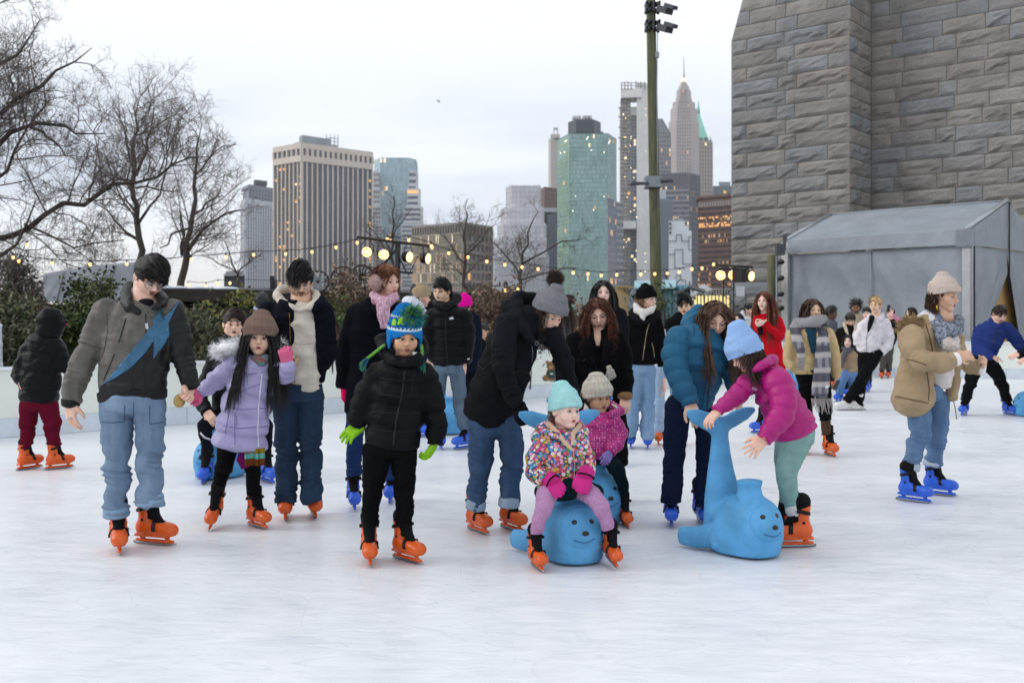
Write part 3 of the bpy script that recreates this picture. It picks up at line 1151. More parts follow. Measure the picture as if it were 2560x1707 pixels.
 def glasses(s,m=None,z=0.0):
  C,R,sc=s.heads
  m=m or mat('spectacle_frame','#8f8a86',0.25,metal=0.4)
  G=Geo()
  def tr(v):
   return C+(np.asarray(v,float)*sc)@R.T
  th=np.linspace(0,2*math.pi,19)
  for sx in(-1,1):
   sgn=lambda v:np.sign(v)*np.abs(v)**0.65
   pts=np.stack([sx*0.034+0.024*sgn(np.cos(th)),0.094-0.004*np.abs(np.cos(th))-0.010*(sx*sgn(np.cos(th))>0.5),-0.002+z+0.0195*sgn(np.sin(th))],1)
   G.tube(tr(pts),0.0016*sc,5)
   G.tube(tr([(sx*0.058,0.082,0.006+z),(sx*0.076,0.04,0.006+z),(sx*0.080,-0.012,0.004)]),0.0018*sc,5)
  G.tube(tr([(-0.011,0.094,0.003+z),(0,0.098,0.006+z),(0.011,0.094,0.003+z)]),0.0016*sc,5)
  fr=G.build('glasses',m,s.root)
  if 'lens_glass' not in MATS:
   g=bpy.data.materials.new('lens_glass');g.use_nodes=True
   b=g.node_tree.nodes['Principled BSDF']
   b.inputs['Base Color'].default_value=(0.95,0.97,1,1);b.inputs['Roughness'].default_value=0.03
   b.inputs['Alpha'].default_value=0.12
   MATS['lens_glass']=g
  for sx in(-1,1):
   a=th[:-1]
   v=np.stack([sx*0.034+0.0232*np.sign(np.cos(a))*np.abs(np.cos(a))**.65,0.092-0*a,-0.002+z+0.0188*np.sign(np.sin(a))*np.abs(np.sin(a))**.65],1)
   v=np.concatenate([v,[[sx*0.034,0.0935,-0.002+z]]])
   n_=len(a)
   Geo().add(tr(v),None,[(i,(i+1)%n_,n_)for i in range(n_)]).build('lens',MATS['lens_glass'],fr)
  return fr
def ring_pts(P,k,a0=0.0,a1=2*math.pi):
 return np.linspace(a0,a1,k)
 # ice, ground, boards
def ice_mat():
 m=bpy.data.materials.new('ice')
 m.use_nodes=True
 t=m.node_tree;b=t.nodes['Principled BSDF']
 N=t.nodes.new;K=t.links.new
 co=N('ShaderNodeTexCoord')
 def noise(scale,detail,st=(1,1,1),rot=0.0,dist=0.0):
  mp_=N('ShaderNodeMapping');mp_.inputs['Scale'].default_value=st;mp_.inputs['Rotation'].default_value=(0,0,rot)
  K(co.outputs['Object'],mp_.inputs[0])
  n=N('ShaderNodeTexNoise');n.inputs['Scale'].default_value=scale;n.inputs['Detail'].default_value=detail;n.inputs['Distortion'].default_value=dist
  K(mp_.outputs[0],n.inputs['Vector'])
  return n.outputs[0]
 def math_(op,a,v=None,v2=None):
  n=N('ShaderNodeMath');n.operation=op
  K(a,n.inputs[0])if not isinstance(a,float)else None
  if v is not None:
   if isinstance(v,float):n.inputs[1].default_value=v
   else:K(v,n.inputs[1])
  return n.outputs[0]
 def rng(a,lo,hi,o0=0.0,o1=1.0):
  n=N('ShaderNodeMapRange');n.inputs[1].default_value=lo;n.inputs[2].default_value=hi;n.inputs[3].default_value=o0;n.inputs[4].default_value=o1
  K(a,n.inputs[0]);return n.outputs[0]
 tot=None
 for sc,st,rot,w,amp,di in((0.55,(1,1,1),0.3,0.004,0.35,0.0),(0.9,(1.6,.7,1),1.1,0.0045,0.35,0.1),(1.5,(0.45,1.5,1),0.6,0.0055,0.5,0.0),(2.6,(0.35,1.4,1),-0.5,0.008,0.5,0.0),(5.0,(0.25,1.3,1),0.2,0.012,0.45,0.0),(3.2,(0.3,1.5,1),1.9,0.009,0.45,0.1)):
  a=noise(sc,1.0,st,rot,di)
  band=math_('ABSOLUTE',math_('SUBTRACT',math_('FRACT',math_('MULTIPLY',a,9.0)),0.5))
  ln=math_('MULTIPLY',rng(band,w*9,0.0),amp)
  br=rng(noise(sc*2.3,2.0,st,rot+1),0.44,0.60)
  ln=math_('MULTIPLY',ln,br)
  tot=ln if tot is None else math_('MAXIMUM',tot,ln)
 cloud=rng(noise(0.8,6.0,(1,1,1),0.0,0.5),0.35,0.65)
 fine=rng(noise(14.0,5.0,(0.35,1,1),0.5),0.35,0.68)
 smear=rng(noise(2.4,6.0,(0.6,1.1,1),0.8),0.36,0.68)
 mx=N('ShaderNodeMixRGB');mx.inputs[1].default_value=(0.69,0.72,0.75,1);mx.inputs[2].default_value=(0.80,0.815,0.835,1)
 mix_f=math_('ADD',math_('MULTIPLY',cloud,0.45),math_('ADD',math_('MULTIPLY',smear,0.2),math_('MULTIPLY',fine,0.35)))
 K(mix_f,mx.inputs[0])
 m2=N('ShaderNodeMixRGB');m2 .inputs[2].default_value=(0.42,0.49,0.57,1)
 K(math_('MULTIPLY',tot,0.42),m2 .inputs[0]);K(mx.outputs[0],m2 .inputs[1])
 K(m2 .outputs[0],b.inputs['Base Color'])
 K(rng(math_('ADD',math_('MULTIPLY',smear,0.5),math_('MULTIPLY',fine,0.5)),0,1,0.26,0.52),b.inputs['Roughness'])
 b.inputs['Specular IOR Level'].default_value=0.45
 bp=N('ShaderNodeBump');bp.inputs['Distance'].default_value=0.004;bp.inputs['Strength'].default_value=0.6
 hh=math_('SUBTRACT',math_('MULTIPLY',fine,0.6),tot)
 K(hh,bp.inputs['Height']);K(bp.outputs[0],b.inputs['Normal'])
 return m
def sheet(name,pts,z,m,kind='structure'):
 g=Geo()
 v=[(x,y,z)for x,y in pts]
 n=len(v)
 c=(sum(q[0]for q in v)/n,sum(q[1]for q in v)/n,z)
 g.add(v+[c],None,[(i,(i+1)%n,n)for i in range(n)])
 return tag(g.build(name,m,smooth=False),kind=kind)
sheet('ground',[(-1800,-200),(1800,-200),(1800,2400),(-1800,2400)],-0.06,mat('ground_pavers','#4a4744',0.9,amt=0.3,scale=0.4,bump=0.01,bscale=6))
sheet('river',[(-1700,95),(1700,95),(1700,440),(-1700,440)],-0.055,mat('river_water','#4d5a63',0.12,amt=0.2,scale=0.05,bump=0.2,bscale=0.5))
BA,BB=A(-5.92,11.75),A(7.25,23.25)
bdir=unit(BB-BA)
BC_=A(19.0,21.0)
B0=BA-bdir*8.4
sheet('ice',[tuple(B0-bdir*6),(-16,-14),(22,-14),(22,20.4),tuple(BC_),tuple(BB)],0.0,ice_mat())
PANEL=mat('board_panel','#dee2da',0.35,amt=0.03,scale=2)
CAPM=mat('board_cap','#dfe3e8',0.35,amt=0.03)
KICK=mat('board_kick','#c9d2da',0.45,amt=0.06,scale=5)
GALV=mat('galvanised_steel','#83898e',0.45,metal=0.7,amt=0.2,scale=12)
def boards(P0,P1,n,label,seed=0):
 t=thing('rink_boards',(*(P0),0),label,'barrier')
 d=P1-P0
 L_=np.linalg.norm(d);u=d/L_
 nrm=A(u[1],-u[0])
 if nrm@(A(0,0)-P0)<0:
  nrm=-nrm
 R=np.array([[u[0],-nrm[0],0],[u[1],-nrm[1],0],[0,0,1]])
 w=L_/n
 for i in range(n):
  c=P0+u*w*(i+0.5)
  Geo().box((*c,0.515),(w-0.035,0.012,0.57),rot=R).build('panel',PANEL,t,smooth=False)
  Geo().box((*(c+nrm*0.0),0.815),(w-0.004,0.075,0.035),rot=R).build('cap_rail',CAPM,t,smooth=False)
  for j in range(3):
   cc=P0+u*(w*i+w*(j+0.5)/3)+nrm*0.012
   Geo().box((*cc,0.116),(w/3-0.008,0.022,0.225),rot=R).build('kick_plate',KICK,t,smooth=False)
  pp=P0+u*w*i
  Geo().box((*pp,0.40),(0.032,0.05,0.80),rot=R).box((*(pp-nrm*0.25),0.03),(0.05,0.5,0.03),rot=R).build('post',GALV,t,smooth=False)
 return t,u,nrm,R
bl,bu,bn,bR=boards(BA-bdir*8.4,BA+bdir*17.48,9,'long white rink boards with pale green panels, from the left edge to the corner')
boards(BB,BC_,5,'white rink boards along the far right in front of the grey tent')
def on_board(px,py,out=0.010):
 d_=W(px,py,1.0)-A(0,0,HC)
 nn=A(bn[0],bn[1],0)
 t_=(nn@(A(BA[0],BA[1],0)-A(0,0,HC)))/(nn@d_)
 return A(0,0,HC)+d_*t_+nn*out
def print_disc(G,px,py,rx,ry,m,out):
 c=on_board(px,py,out)
 ex=on_board(px+1,py,out)-c;ez=on_board(px,py-1,out)-c
 a=np.linspace(0,2*math.pi,15)[:-1]
 G.add(np.concatenate([c+np.cos(a)[:,None]*ex*rx+np.sin(a)[:,None]*ez*ry,[c]]),None,[(i,(i+1)%14,14)for i in range(14)],m=m)
G=Geo()
for x,y,rx,ry,mm,o in((1364,945,9,8,0,.010),(1390,947,9,8,0,.010),(1377,936,13,17,0,.011),(1376,914,11,11,0,.012),(1367,905,4,4,0,.011),(1385,905,4,4,0,.011),(1377,935,11,11,1,.013),(1376,917,5,4,2,.014),(1376,915,1.8,1.4,1,.016),(1372,911,1.2,1.2,1,.015),(1380,911,1.2,1.2,1,.015),(1378,934,5,2.2,3,.015)):
 print_disc(G,x,y,rx,ry,mm,o)
G.build('bear_print',[mat('print_brown','#7d5a35',0.7),mat('print_dark','#22302f',0.7),mat('print_tan','#b48e5c',0.7),mat('print_pale','#b9c4c0',0.7)],bl,smooth=False)
# stone bridge pier
def granite():
 m=mat('granite_block','#6f6a63',0.92,amt=0.14,scale=3.0,bump=0.02,bscale=9,spec=0.15)
 t=m.node_tree;b=t.nodes['Principled BSDF']
 src=b.inputs['Base Color'].links[0].from_socket
 oi=t.nodes.new('ShaderNodeObjectInfo')
 cr=t.nodes.new('ShaderNodeValToRGB')
 e=cr.color_ramp.elements
 stops=[(0.0,'#8d8984'),(0.25,'#96928d'),(0.45,'#898683'),(0.6,'#8b8c8e'),(0.78,'#868a8d'),(0.88,'#938c87'),(1.0,'#928e89')]
 e[0].position,e[0].color=0,(*lin(stops[0][1]),1)
 e[1].position,e[1].color=1,(*lin(stops[-1][1]),1)
 for p,c in stops[1:-1]:
  k=e.new(p);k.color=(*lin(c),1)
 t.links.new(oi.outputs['Random'],cr.inputs[0])
 co=t.nodes.new('ShaderNodeTexCoord')
 n2=t.nodes.new('ShaderNodeTexNoise');n2 .inputs['Scale'].default_value=45;n2 .inputs['Detail'].default_value=3
 t.links.new(co.outputs['Object'],n2 .inputs['Vector'])
 rg=t.nodes.new('ShaderNodeMapRange');rg.inputs[1].default_value=0.3;rg.inputs[2].default_value=0.7;rg.inputs[3].default_value=0.66;rg.inputs[4].default_value=1.3
 t.links.new(n2 .outputs[0],rg.inputs[0])
 n3=t.nodes.new('ShaderNodeTexNoise');n3 .inputs['Scale'].default_value=1.1;n3 .inputs['Detail'].default_value=5
 t.links.new(co.outputs['Object'],n3 .inputs['Vector'])
 r3=t.nodes.new('ShaderNodeMapRange');r3 .inputs[1].default_value=0.3;r3 .inputs[2].default_value=0.7;r3 .inputs[3].default_value=0.82;r3 .inputs[4].default_value=1.12
 t.links.new(n3 .outputs[0],r3 .inputs[0])
 ml=t.nodes.new('ShaderNodeMath');ml.operation='MULTIPLY'
 t.links.new(rg.outputs[0],ml.inputs[0]);t.links.new(r3 .outputs[0],ml.inputs[1])
 hs=t.nodes.new('ShaderNodeHueSaturation')
 t.links.new(cr.outputs[0],hs.inputs['Color']);t.links.new(ml.outputs[0],hs.inputs['Value'])
 t.links.new(hs.outputs[0],b.inputs['Base Color'])
 return m
GRAN=granite()
MORT=mat('mortar','#7d7566',0.95,amt=0.2,scale=4)
pier=thing('bridge_pier',(10,37,0),'massive grey granite bridge pier of rough-faced blocks towering behind the tent','bridge pier')
e1,e2=A(0.777,-0.630),A(0.630,0.777)
PL0=A(8.36,38.0)
PC1=PL0+e1*4.58
PC2=PC1+e2*2.14
ROW=0.54
ZS=11.85
rsb=np.random.RandomState(7)
def block(P0,u,nrm,w,z,h,rough,lean=0.0,leanz=0.0,cut0=0.0,cut1=0.0):
 """one rough-faced stone: margins sunk to the joint, belly proud, lower edge broken"""
 nu,nv=max(4,int(w/0.22)),5
 U=np.linspace(0,1,nu+1);Vv=np.linspace(0,1,nv+1)
 g=0.012
 a,b,c=rsb.rand(3)
 sl=rsb.uniform(-0.04,0.04)
 chip=rsb.rand()<0.45
 low=rsb.uniform(0.10,0.45)
 P=[]
 for j,v in enumerate(Vv):
  for i,q in enumerate(U):
   ed=min(1.0,min(q*w,(1-q)*w)/0.10)*min(1.0,min(v*h,(1-v)*h)/0.10)
   belly=(0.035+0.035*a)*(1-0.5*v)
   f=belly+sl*(q-0.5)+rsb.normal()*0.014
   if chip:
    lim=low+0.15*math.sin(6*q+6*b)
    f+=0.05 if v>lim else-0.035
   f=(0.012+max(f,0.0)*rough*ed)if 0<i<nu and 0<j<nv else 0.0
   x=g+q*(w-2*g)
   zz=z+g+v*(h-2*g)
   t=(zz-ZS)if zz>ZS else 0.0
   x0=x+(cut0*t if q<0.5 else 0)*(1-q)*1.0
   p2=P0+u*x0+nrm*(f-lean*t)
   P.append((p2[0],p2[1],zz))
 Q=[(j*(nu+1)+i,j*(nu+1)+i+1,(j+1)*(nu+1)+i+1,(j+1)*(nu+1)+i)for j in range(nv)for i in range(nu)]
 n0=len(P)
 ring=[i for i in range(nu+1)]+[(j+1)*(nu+1)-1 for j in range(1,nv+1)]+[nv*(nu+1)+i for i in range(nu-1,-1,-1)]+[j*(nu+1)for j in range(nv-1,0,-1)]
 back=[tuple(np.array(P[i])-A(nrm[0],nrm[1],0)*0.09)for i in ring]
 m_=len(ring)
 Q+=[(ring[(k+1)%m_],ring[k],n0+k,n0+(k+1)%m_)for k in range(m_)]
 G=Geo().add(P+back,Q)
 return G.build('stone_block',GRAN,pier,smooth=False)
def wall_face(P0,u,nrm,L_,zlo,zhi,patterns,rough,cut0=0.0,lean=0.0,skip=None):
 k=0
 z=ZS
 rows=[]
 while z>zlo:
  z-=ROW;rows.append(z)
 z=ZS
 while z<zhi:
  rows.append(z);z+=ROW
 rows.sort()
 for r in rows:
  sp=patterns[k%len(patterns)];k+=1
  sp=[0]+[s+rsb.uniform(-0.015,0.015)for s in sp]+[1]
  rg=rough*(0.35 if r>=ZS-0.01 else 1.0)
  for a,b in zip(sp[:-1],sp[1:]):
   if skip and skip(P0+u*L_*(a+b)/2,r):
    continue
   c0=cut0 if a==0 else 0.0
   block(P0+u*L_*a,u,nrm,L_*(b-a),r,ROW,rg,lean=lean if r>=ZS-0.01 else 0.0,cut0=c0)
nf=A(-e2[0],-e2[1])
wall_face(PL0,e1,nf,4.58,1.6,13.4,[[0.15,0.48,0.82],[0.39,0.565],[0.15,0.47,0.82],[0.40,0.57]],0.8,cut0=0.25,lean=0.10)
wall_face(PC1,e2,A(e1[0],e1[1]),2.14,4.0,13.4,[[0.5],[0.35],[0.62]],0.6)
wall_face(PC2,e1,nf,9.0,4.0,13.4,[[0.125,0.33,0.44,0.60,0.78,0.9],[0.085,0.26,0.335,0.52,0.62,0.82],[0.12,0.29,0.43,0.53,0.72,0.86]],0.8)
G=Geo()
def vbox(P0,P1,back,z0,z1,m=0):
 P0,P1=np.asarray(P0),np.asarray(P1)
 b0,b1=P0+back,P1+back
 v=[(*P0,z0),(*P1,z0),(*b1,z0),(*b0,z0),(*P0,z1),(*P1,z1),(*b1,z1),(*b0,z1)]
 G.add(v,[(0,1,5,4),(1,2,6,5),(2,3,7,6),(3,0,4,7),(4,5,6,7),(0,3,2,1)],m=m)
bk=e2*6
vbox(PL0+e2*0.03+e1*0.03,PC1+e2*0.03-e1*0.03,e2*6,-0.05,ZS)
vbox(PC2+e2*0.03-e1*0.04,PC2+e1*9+e2*0.03,e2*4,-0.05,18)
vbox(PL0+e2*0.25+e1*0.45,PC1+e2*0.25-e1*0.03,e2*6,ZS,18)
G.build('core',MORT,pier,smooth=False)
# marquee tent
TENT=mat('tent_fabric','#8b929a',0.5,amt=0.10,scale=1.2,bump=0.05,bscale=2.2,stretch=(1,1,0.6),spec=0.4)
ALU=mat('tent_aluminium','#a9adb0',0.4,metal=0.6,amt=0.08)
tent=thing('marquee_tent',(9.3,26,0),'grey gabled marquee tent with aluminium posts beside the rink, right','tent')
TL,TR=A(7.62,27.6),A(11.0,24.0)
tu=unit(TR-TL);tv=A(0.727,0.687)
tw=4.76
ZE,ZR,ZV=3.48,4.36,3.10
TB=tent
rst=np.random.RandomState(3)
def fabric(name,corners,nu,nv,amp,seed,m=TENT,thick=0.006,sag=0.0):
 """a taut sheet with creases: corners in order (bottom left, bottom right, top right, top left)"""
 c=[np.asarray(q,float)for q in corners]
 n=unit(np.cross(c[1]-c[0],c[3]-c[0]))
 rs=np.random.RandomState(seed)
 ks=rs.normal(size=(7,2))*5;ph=rs.rand(7)*6.28
 P=[]
 for j in range(nv+1):
  for i in range(nu+1):
   u,v=i/nu,j/nv
   p=(c[0]*(1-u)+c[1]*u)*(1-v)+(c[3]*(1-u)+c[2]*u)*v
   e=min(1,6*min(u,1-u))*min(1,5*min(v,1-v))
   f=sum(math.sin(k[0]*u*1.5+k[1]*v+q+1.3*math.sin(3*u+q))for k,q in zip(ks,ph))/7
   f2=abs(math.sin(14*u+5*v+seed))**6*0.6
   P.append(p+n*(amp*(f+f2)*e)-A(0,0,sag)*4*u*(1-u)*v)
 Q=[(j*(nu+1)+i,j*(nu+1)+i+1,(j+1)*(nu+1)+i+1,(j+1)*(nu+1)+i)for j in range(nv)for i in range(nu)]
 return Geo().add(P,Q).build(name,m,tent)
p3=lambda q,z:A(q[0],q[1],z)
fabric('side_wall',[p3(TL,0.0),p3(TR,0.0),p3(TR,ZV),p3(TL,ZV)],56,28,0.10,2)
ridL,ridR=TL+tv*tw/2,TR+tv*tw/2
o_=-tv*0.10
fabric('roof',[p3(TL+o_,ZE),p3(TR+o_,ZE),p3(ridR,ZR),p3(ridL,ZR)],40,16,0.035,5)
BLb,BRb=TL+tv*tw,TR+tv*tw
fabric('roof',[p3(BRb,ZE),p3(BLb,ZE),p3(ridL,ZR),p3(ridR,ZR)],12,8,0.02,8)
fabric('valance',[p3(TL-tv*0.13,ZV+0.03),p3(TR-tv*0.13,ZV+0.03),p3(TR-tv*0.11,ZE),p3(TL-tv*0.11,ZE)],30,4,0.012,9)
vs=(TL+TR)/2-tv*0.03
Geo().tube([p3(vs,0.1),p3(vs-tv*0.01,1.5),p3(vs,ZV)],0.02,5).build('seam',TENT,tent)
gm=(TR+BRb)/2
ge=tu*0.03
fabric('gable',[p3(TR+ge,ZE-0.02),p3(gm+ge,ZE-0.02),p3(gm+ge,ZR-0.03),p3(TR+ge,ZE)],10,8,0.01,4)
fabric('gable',[p3(gm+ge,ZE-0.02),p3(BRb+ge,ZE-0.02),p3(BRb+ge,ZE),p3(gm+ge,ZR-0.03)],10,8,0.01,6)
fabric('gable_valance',[p3(TR+tu*.05,ZV+0.02),p3(BRb+tu*.05,ZV+0.02),p3(BRb+tu*.05,ZE),p3(TR+tu*.05,ZE)],20,4,0.01,16)
q1,q2=TR+tv*(tw*0.24),TR+tv*(tw*0.80)
fabric('door_flap',[p3(TR+tv*0.12,0.0),p3(TR+tv*0.5,0.0),p3(gm,ZV),p3(TR+tv*0.12,ZV)],16,16,0.05,21)
fabric('door_flap',[p3(q2-tv*0.2,0.0),p3(BRb,0.0),p3(BRb,ZV),p3(gm,ZV)],16,16,0.05,24)
fabric('door_flap',[p3(TR+tv*0.5+tu*.02,0.9),p3(TR+tv*0.9+tu*.05,1.0),p3(gm+tu*.03,2.5),p3(gm,ZV)],12,12,0.04,27)
fabric('inner_board',[p3(TR-tu*0.22+tv*0.3,0.0),p3(BRb-tu*0.22,0.0),p3(BRb-tu*0.22,ZV),p3(TR-tu*0.22+tv*0.3,ZV)],4,4,0.0,1,m=mat('plywood','#c29a60',0.7,amt=0.12,scale=3,stretch=(6,6,0.6)))
fabric('rear_wall',[p3(BRb,0.0),p3(BLb,0.0),p3(BLb,ZV),p3(BRb,ZV)],6,4,0.02,31)
fabric('rear_wall',[p3(BLb,0.0),p3(TL,0.0),p3(TL,ZV),p3(BLb,ZV)],6,4,0.02,33)
Rt=np.array([[tu[0],-tu[1],0],[tu[1],tu[0],0],[0,0,1]])
for q in(TL-tv*0.06,TR-tv*0.06,BLb,BRb):
 Geo().box((*q,1.72),(0.20,0.12,3.44),rot=Rt).build('post',ALU,tent,smooth=False)
 Geo().box((*(q+tu*0.115),1.70),(0.02,0.07,3.40),rot=Rt).build('post_rail',ALU,tent,smooth=False)
for a,b in((TL+o_,ridL),(TR+o_,ridR)):
 Geo().tube([p3(a,ZE+0.02),p3(b,ZR+0.03)],0.055,8).build('roof_beam',ALU,tent)
Geo().box((*(TR-tv*0.16),3.28),(0.42,0.06,0.42),rot=Rt).build('corner_pouch',mat('tent_pouch','#747a82',0.6),tent,smooth=False)
Geo().box((*(TL-tv*0.10),3.42),(0.10,0.05,0.40),rot=Rt).build('corner_bracket',mat('bracket_dark','#2a2d30',0.5),tent,smooth=False)
Geo().tube([p3(ridL,ZR+.01),p3(ridR,ZR+.01)],0.035,8).build('ridge',TENT,tent)
Geo().tube([p3(gm+tu*0.07,ZR-0.02),p3(gm+tu*0.075,2.6),p3(gm+tu*0.06,2.0)],0.018,6).build('lacing',mat('lace_black','#15171a',0.8),tent)
Geo().tube([p3(TR+tv*0.2+tu*.06,3.1),p3(TR+tv*0.2+tu*.06,0.3)],0.02,6).build('lacing',MATS['lace_black'],tent)
# tall floodlight pole
def bar(G,a,b,r,m=0,n=6):
 G.tube([a,b],r,n,m)
PD=26.0
pole=thing('light_pole',(W(1640,786,PD)[0],PD,0),'tall green weathered wooden pole with floodlights, left of the stone pier','light pole')
WOODG=mat('pole_wood','#545c40',0.9,amt=0.3,scale=5,stretch=(3,3,0.25),bump=0.01,bscale=14,col2='#6d6b50')
ys=np.linspace(1170,-30,14)
pts=np.array([W(1640.5-(740-y)*0.0185,y,PD)for y in ys])
G=Geo().tube(pts,np.linspace(0.168,0.118,14),16)
G.build('shaft',WOODG,pole)
GREYM=mat('fixture_grey','#43474d',0.5,metal=0.4,amt=0.15)
def pbox(x,y,w,h,dep,dd=0.0,rot=None,G=None,d=PD):
 k=d/F
 return(G or Geo()).box(W(x,y,d+dd),(w*k,dep,h*k),rot=rot)
for y0 in(20,66):
 G=Geo()
 for dx,dy in((-14,-8),(-14,8),(14,-8),(14,8)):
  pbox(1631+dx*.4,y0+dy,26,5,0.30,-0.05,G=G)
 pbox(1616,y0,5,26,0.3,-0.05,G=G);pbox(1647,y0,5,26,0.3,-0.05,G=G);pbox(1631,y0,5,24,0.34,-0.05,G=G)
 G.build('bracket',GREYM,pole,smooth=False)
 fl=Geo()
 c=W(1662,y0+6,PD-0.2)
 Rf=frame(50,25,-6)
 fl.box(c,(0.34,0.30,0.16),rot=Rf).box(c+A(0.14,-0.1,0.06),(0.22,0.30,0.10),rot=Rf)
 fl.tube([W(1645,y0+4,PD-0.15),c],0.03,6)
 fl.build('floodlight',GREYM,pole,smooth=False)
G=pbox(1643,138,9,13,0.10,-0.16);G.build('junction_box',mat('box_pale','#8d9296',0.5),pole,smooth=False)
Geo().tube(np.array([W(1643+1.0*math.sin(y*.02),y,PD-0.17)for y in(80,120,160,250,400,520)]),0.012,5).build('conduit',GALV,pole)
G=Geo()
pbox(1632,457,36,22,0.10,-0.19,G=G);pbox(1632,446,40,6,0.44,0.0,G=G);pbox(1632,468,40,6,0.44,0.0,G=G)
G.build('clamp',GALV,pole,smooth=False)
G=Geo()
bar(G,W(1622,458,PD-0.2),W(1576,462,PD-0.5),0.035);bar(G,W(1645,455,PD-0.2),W(1680,452,PD+0.4),0.035)
G.box(W(1600,459,PD-0.35),(0.45,0.10,0.07)).box(W(1664,454,PD+0.2),(0.35,0.10,0.07))
G.build('crossarm',GREYM,pole,smooth=False)
Geo().tube(np.array([W(1622+12*math.sin(t),500-14*math.cos(t*.9)+10*t,PD-0.17)for t in np.linspace(0,2.2,9)]),0.008,4).build('cable',MATS['lace_black'],pole)
# stage lights
LEDW=mat('led_warm',(1.0,0.70,0.34),emit=2.2)
BLKM=mat('lamp_black','#0c0c0e',0.45)
def par_lamp(parent,c,yaw,pitch,r,hang):
 R=frame(yaw,pitch,0)
 b=Geo()
 S=[(-0.95,0.62),(-0.7,0.86),(-0.2,1.0),(0.25,1.0),(0.30,0.94)]
 b.tube(np.array([c+R[:,1]*(s*r*1.1)for s,_ in S]),np.array([q*r for _,q in S]),18)
 lam=b.build('lamp',BLKM,parent)
 g=Geo()
 spots=[(0,0)]+[(0.37*math.cos(a),0.37*math.sin(a))for a in np.arange(6)*math.pi/3]+[(0.74*math.cos(a),0.74*math.sin(a))for a in np.arange(12)*math.pi/6+0.26]
 for u,v in spots:
  cc=c+R[:,1]*(0.36*r)+R[:,0]*u*r*1.0+R[:,2]*v*r
  g.ball(cc,(0.165*r,0.165*r,0.07*r),R=np.stack([R[:,0],R[:,2],R[:,1]],1),nu=10,nv=5)
 g.build('led',LEDW,lam)
 y=Geo()
 for s in(-1,1):
  y.tube([c+R[:,0]*s*r*1.08,c+R[:,0]*s*r*1.02+A(0,0,r*1.1),hang+R[:,0]*s*r*0.35],0.010,5)
 y.build('yoke',BLKM,lam)
SD=17.9
st=thing('stage_light_bar',(W(992,786,SD)[0],SD,0),'black stand with crossbar carrying four lit stage lights above the shed roof','stage lights')
G=Geo()
bar(G,W(893,593,SD-0.3),W(1080,616,SD+0.25),0.026,n=10);G.build('crossbar',mat('bar_bronze','#3a3027',0.4,metal=0.5),st)
G=Geo();bar(G,W(994,1035,SD),W(994,608,SD),0.05,n=8);G.build('mast',BLKM,st)
G=Geo();bar(G,W(960,660,SD),W(992,622,SD),0.022);bar(G,W(1016,680,SD),W(996,640,SD),0.014);bar(G,W(1045,640,SD),W(1020,690,SD),0.008);bar(G,W(1000,680,SD),W(1032,682,SD),0.02);G.build('brace',BLKM,st)
for x,y,yaw,pit,hx,hy in((918,630,0,10,918,598),(959,636,14,10,957,602),(1020,642,58,8,1022,608),(1066,646,66,8,1062,613)):
 par_lamp(st,W(x,y,SD),yaw-2,pit,0.105,W(hx,hy,SD))
SD2=27.5
st2=thing('stage_light_tower',(W(1822,786,SD2)[0],SD2,0),'black truss tower with lit stage lights at the foot of the stone pier','stage lights')
G=Geo()
for dx in(1808,1834):
 for dy in(0,0.28):
  bar(G,W(dx,925,SD2+dy),W(dx,668,SD2+dy),0.022)
for i,y in enumerate(range(690,920,16)):
 bar(G,W(1808,y,SD2),W(1834,y+16,SD2),0.012)if i%2 else bar(G,W(1834,y,SD2),W(1808,y+16,SD2),0.012)
G.build('truss',BLKM,st2)
G=Geo();bar(G,W(1786,662,SD2),W(1882,668,SD2),0.03);bar(G,W(1795,672,SD2+.2),W(1872,674,SD2+.2),0.03);G.build('crossbar',BLKM,st2)
for x,y,yaw in((1802,688,-5),(1832,687,5),(1859,690,40),(1875,690,50)):
 par_lamp(st2,W(x,y,SD2),yaw-12,8,0.15,W(x,668,SD2))
Geo().box(W(1848,690,SD2-0.2),(0.24,0.3,0.34),rot=frame(50,0,0)).build('moving_head',BLKM,st2,smooth=False)
sg=pbox(1851,728,20,26,0.03,-0.3,G=Geo(),d=SD2)
tag(sg.build('sign',mat('sign_white','#c9ccd0',0.5),smooth=False),'small white notice hung below the stage light tower','sign')
SP=27.2
lt=thing('lamp_stand',(W(1944,786,SP)[0],SP,0),'slim stand with a column of black lamps at the left tent post','stage lights')
G=Geo();bar(G,W(1942,935,SP),W(1942,640,SP),0.03);G.build('mast',GALV,lt)
for y in(655,695,735,770):
 g=Geo().ball(W(1953,y,SP-.05),(0.085,0.13,0.075),nu=12,nv=8);g.tube([W(1942,y+6,SP),W(1953,y,SP)],0.03,5);g.build('lamp',BLKM,lt)
Geo().box(W(1950,624,SP),(0.22,0.22,0.30)).build('speaker',mat('speaker_grey','#3f4247',0.6),lt,smooth=False)
wp=thing('wooden_post',(W(1931,786,28.5)[0],28.5,0),'short green weathered timber post in front of the pier, left of the tent','post')
Geo().tube(np.array([W(1931,y,28.5)for y in(950,800,638)]),0.15,12).build('shaft',WOODG,wp)
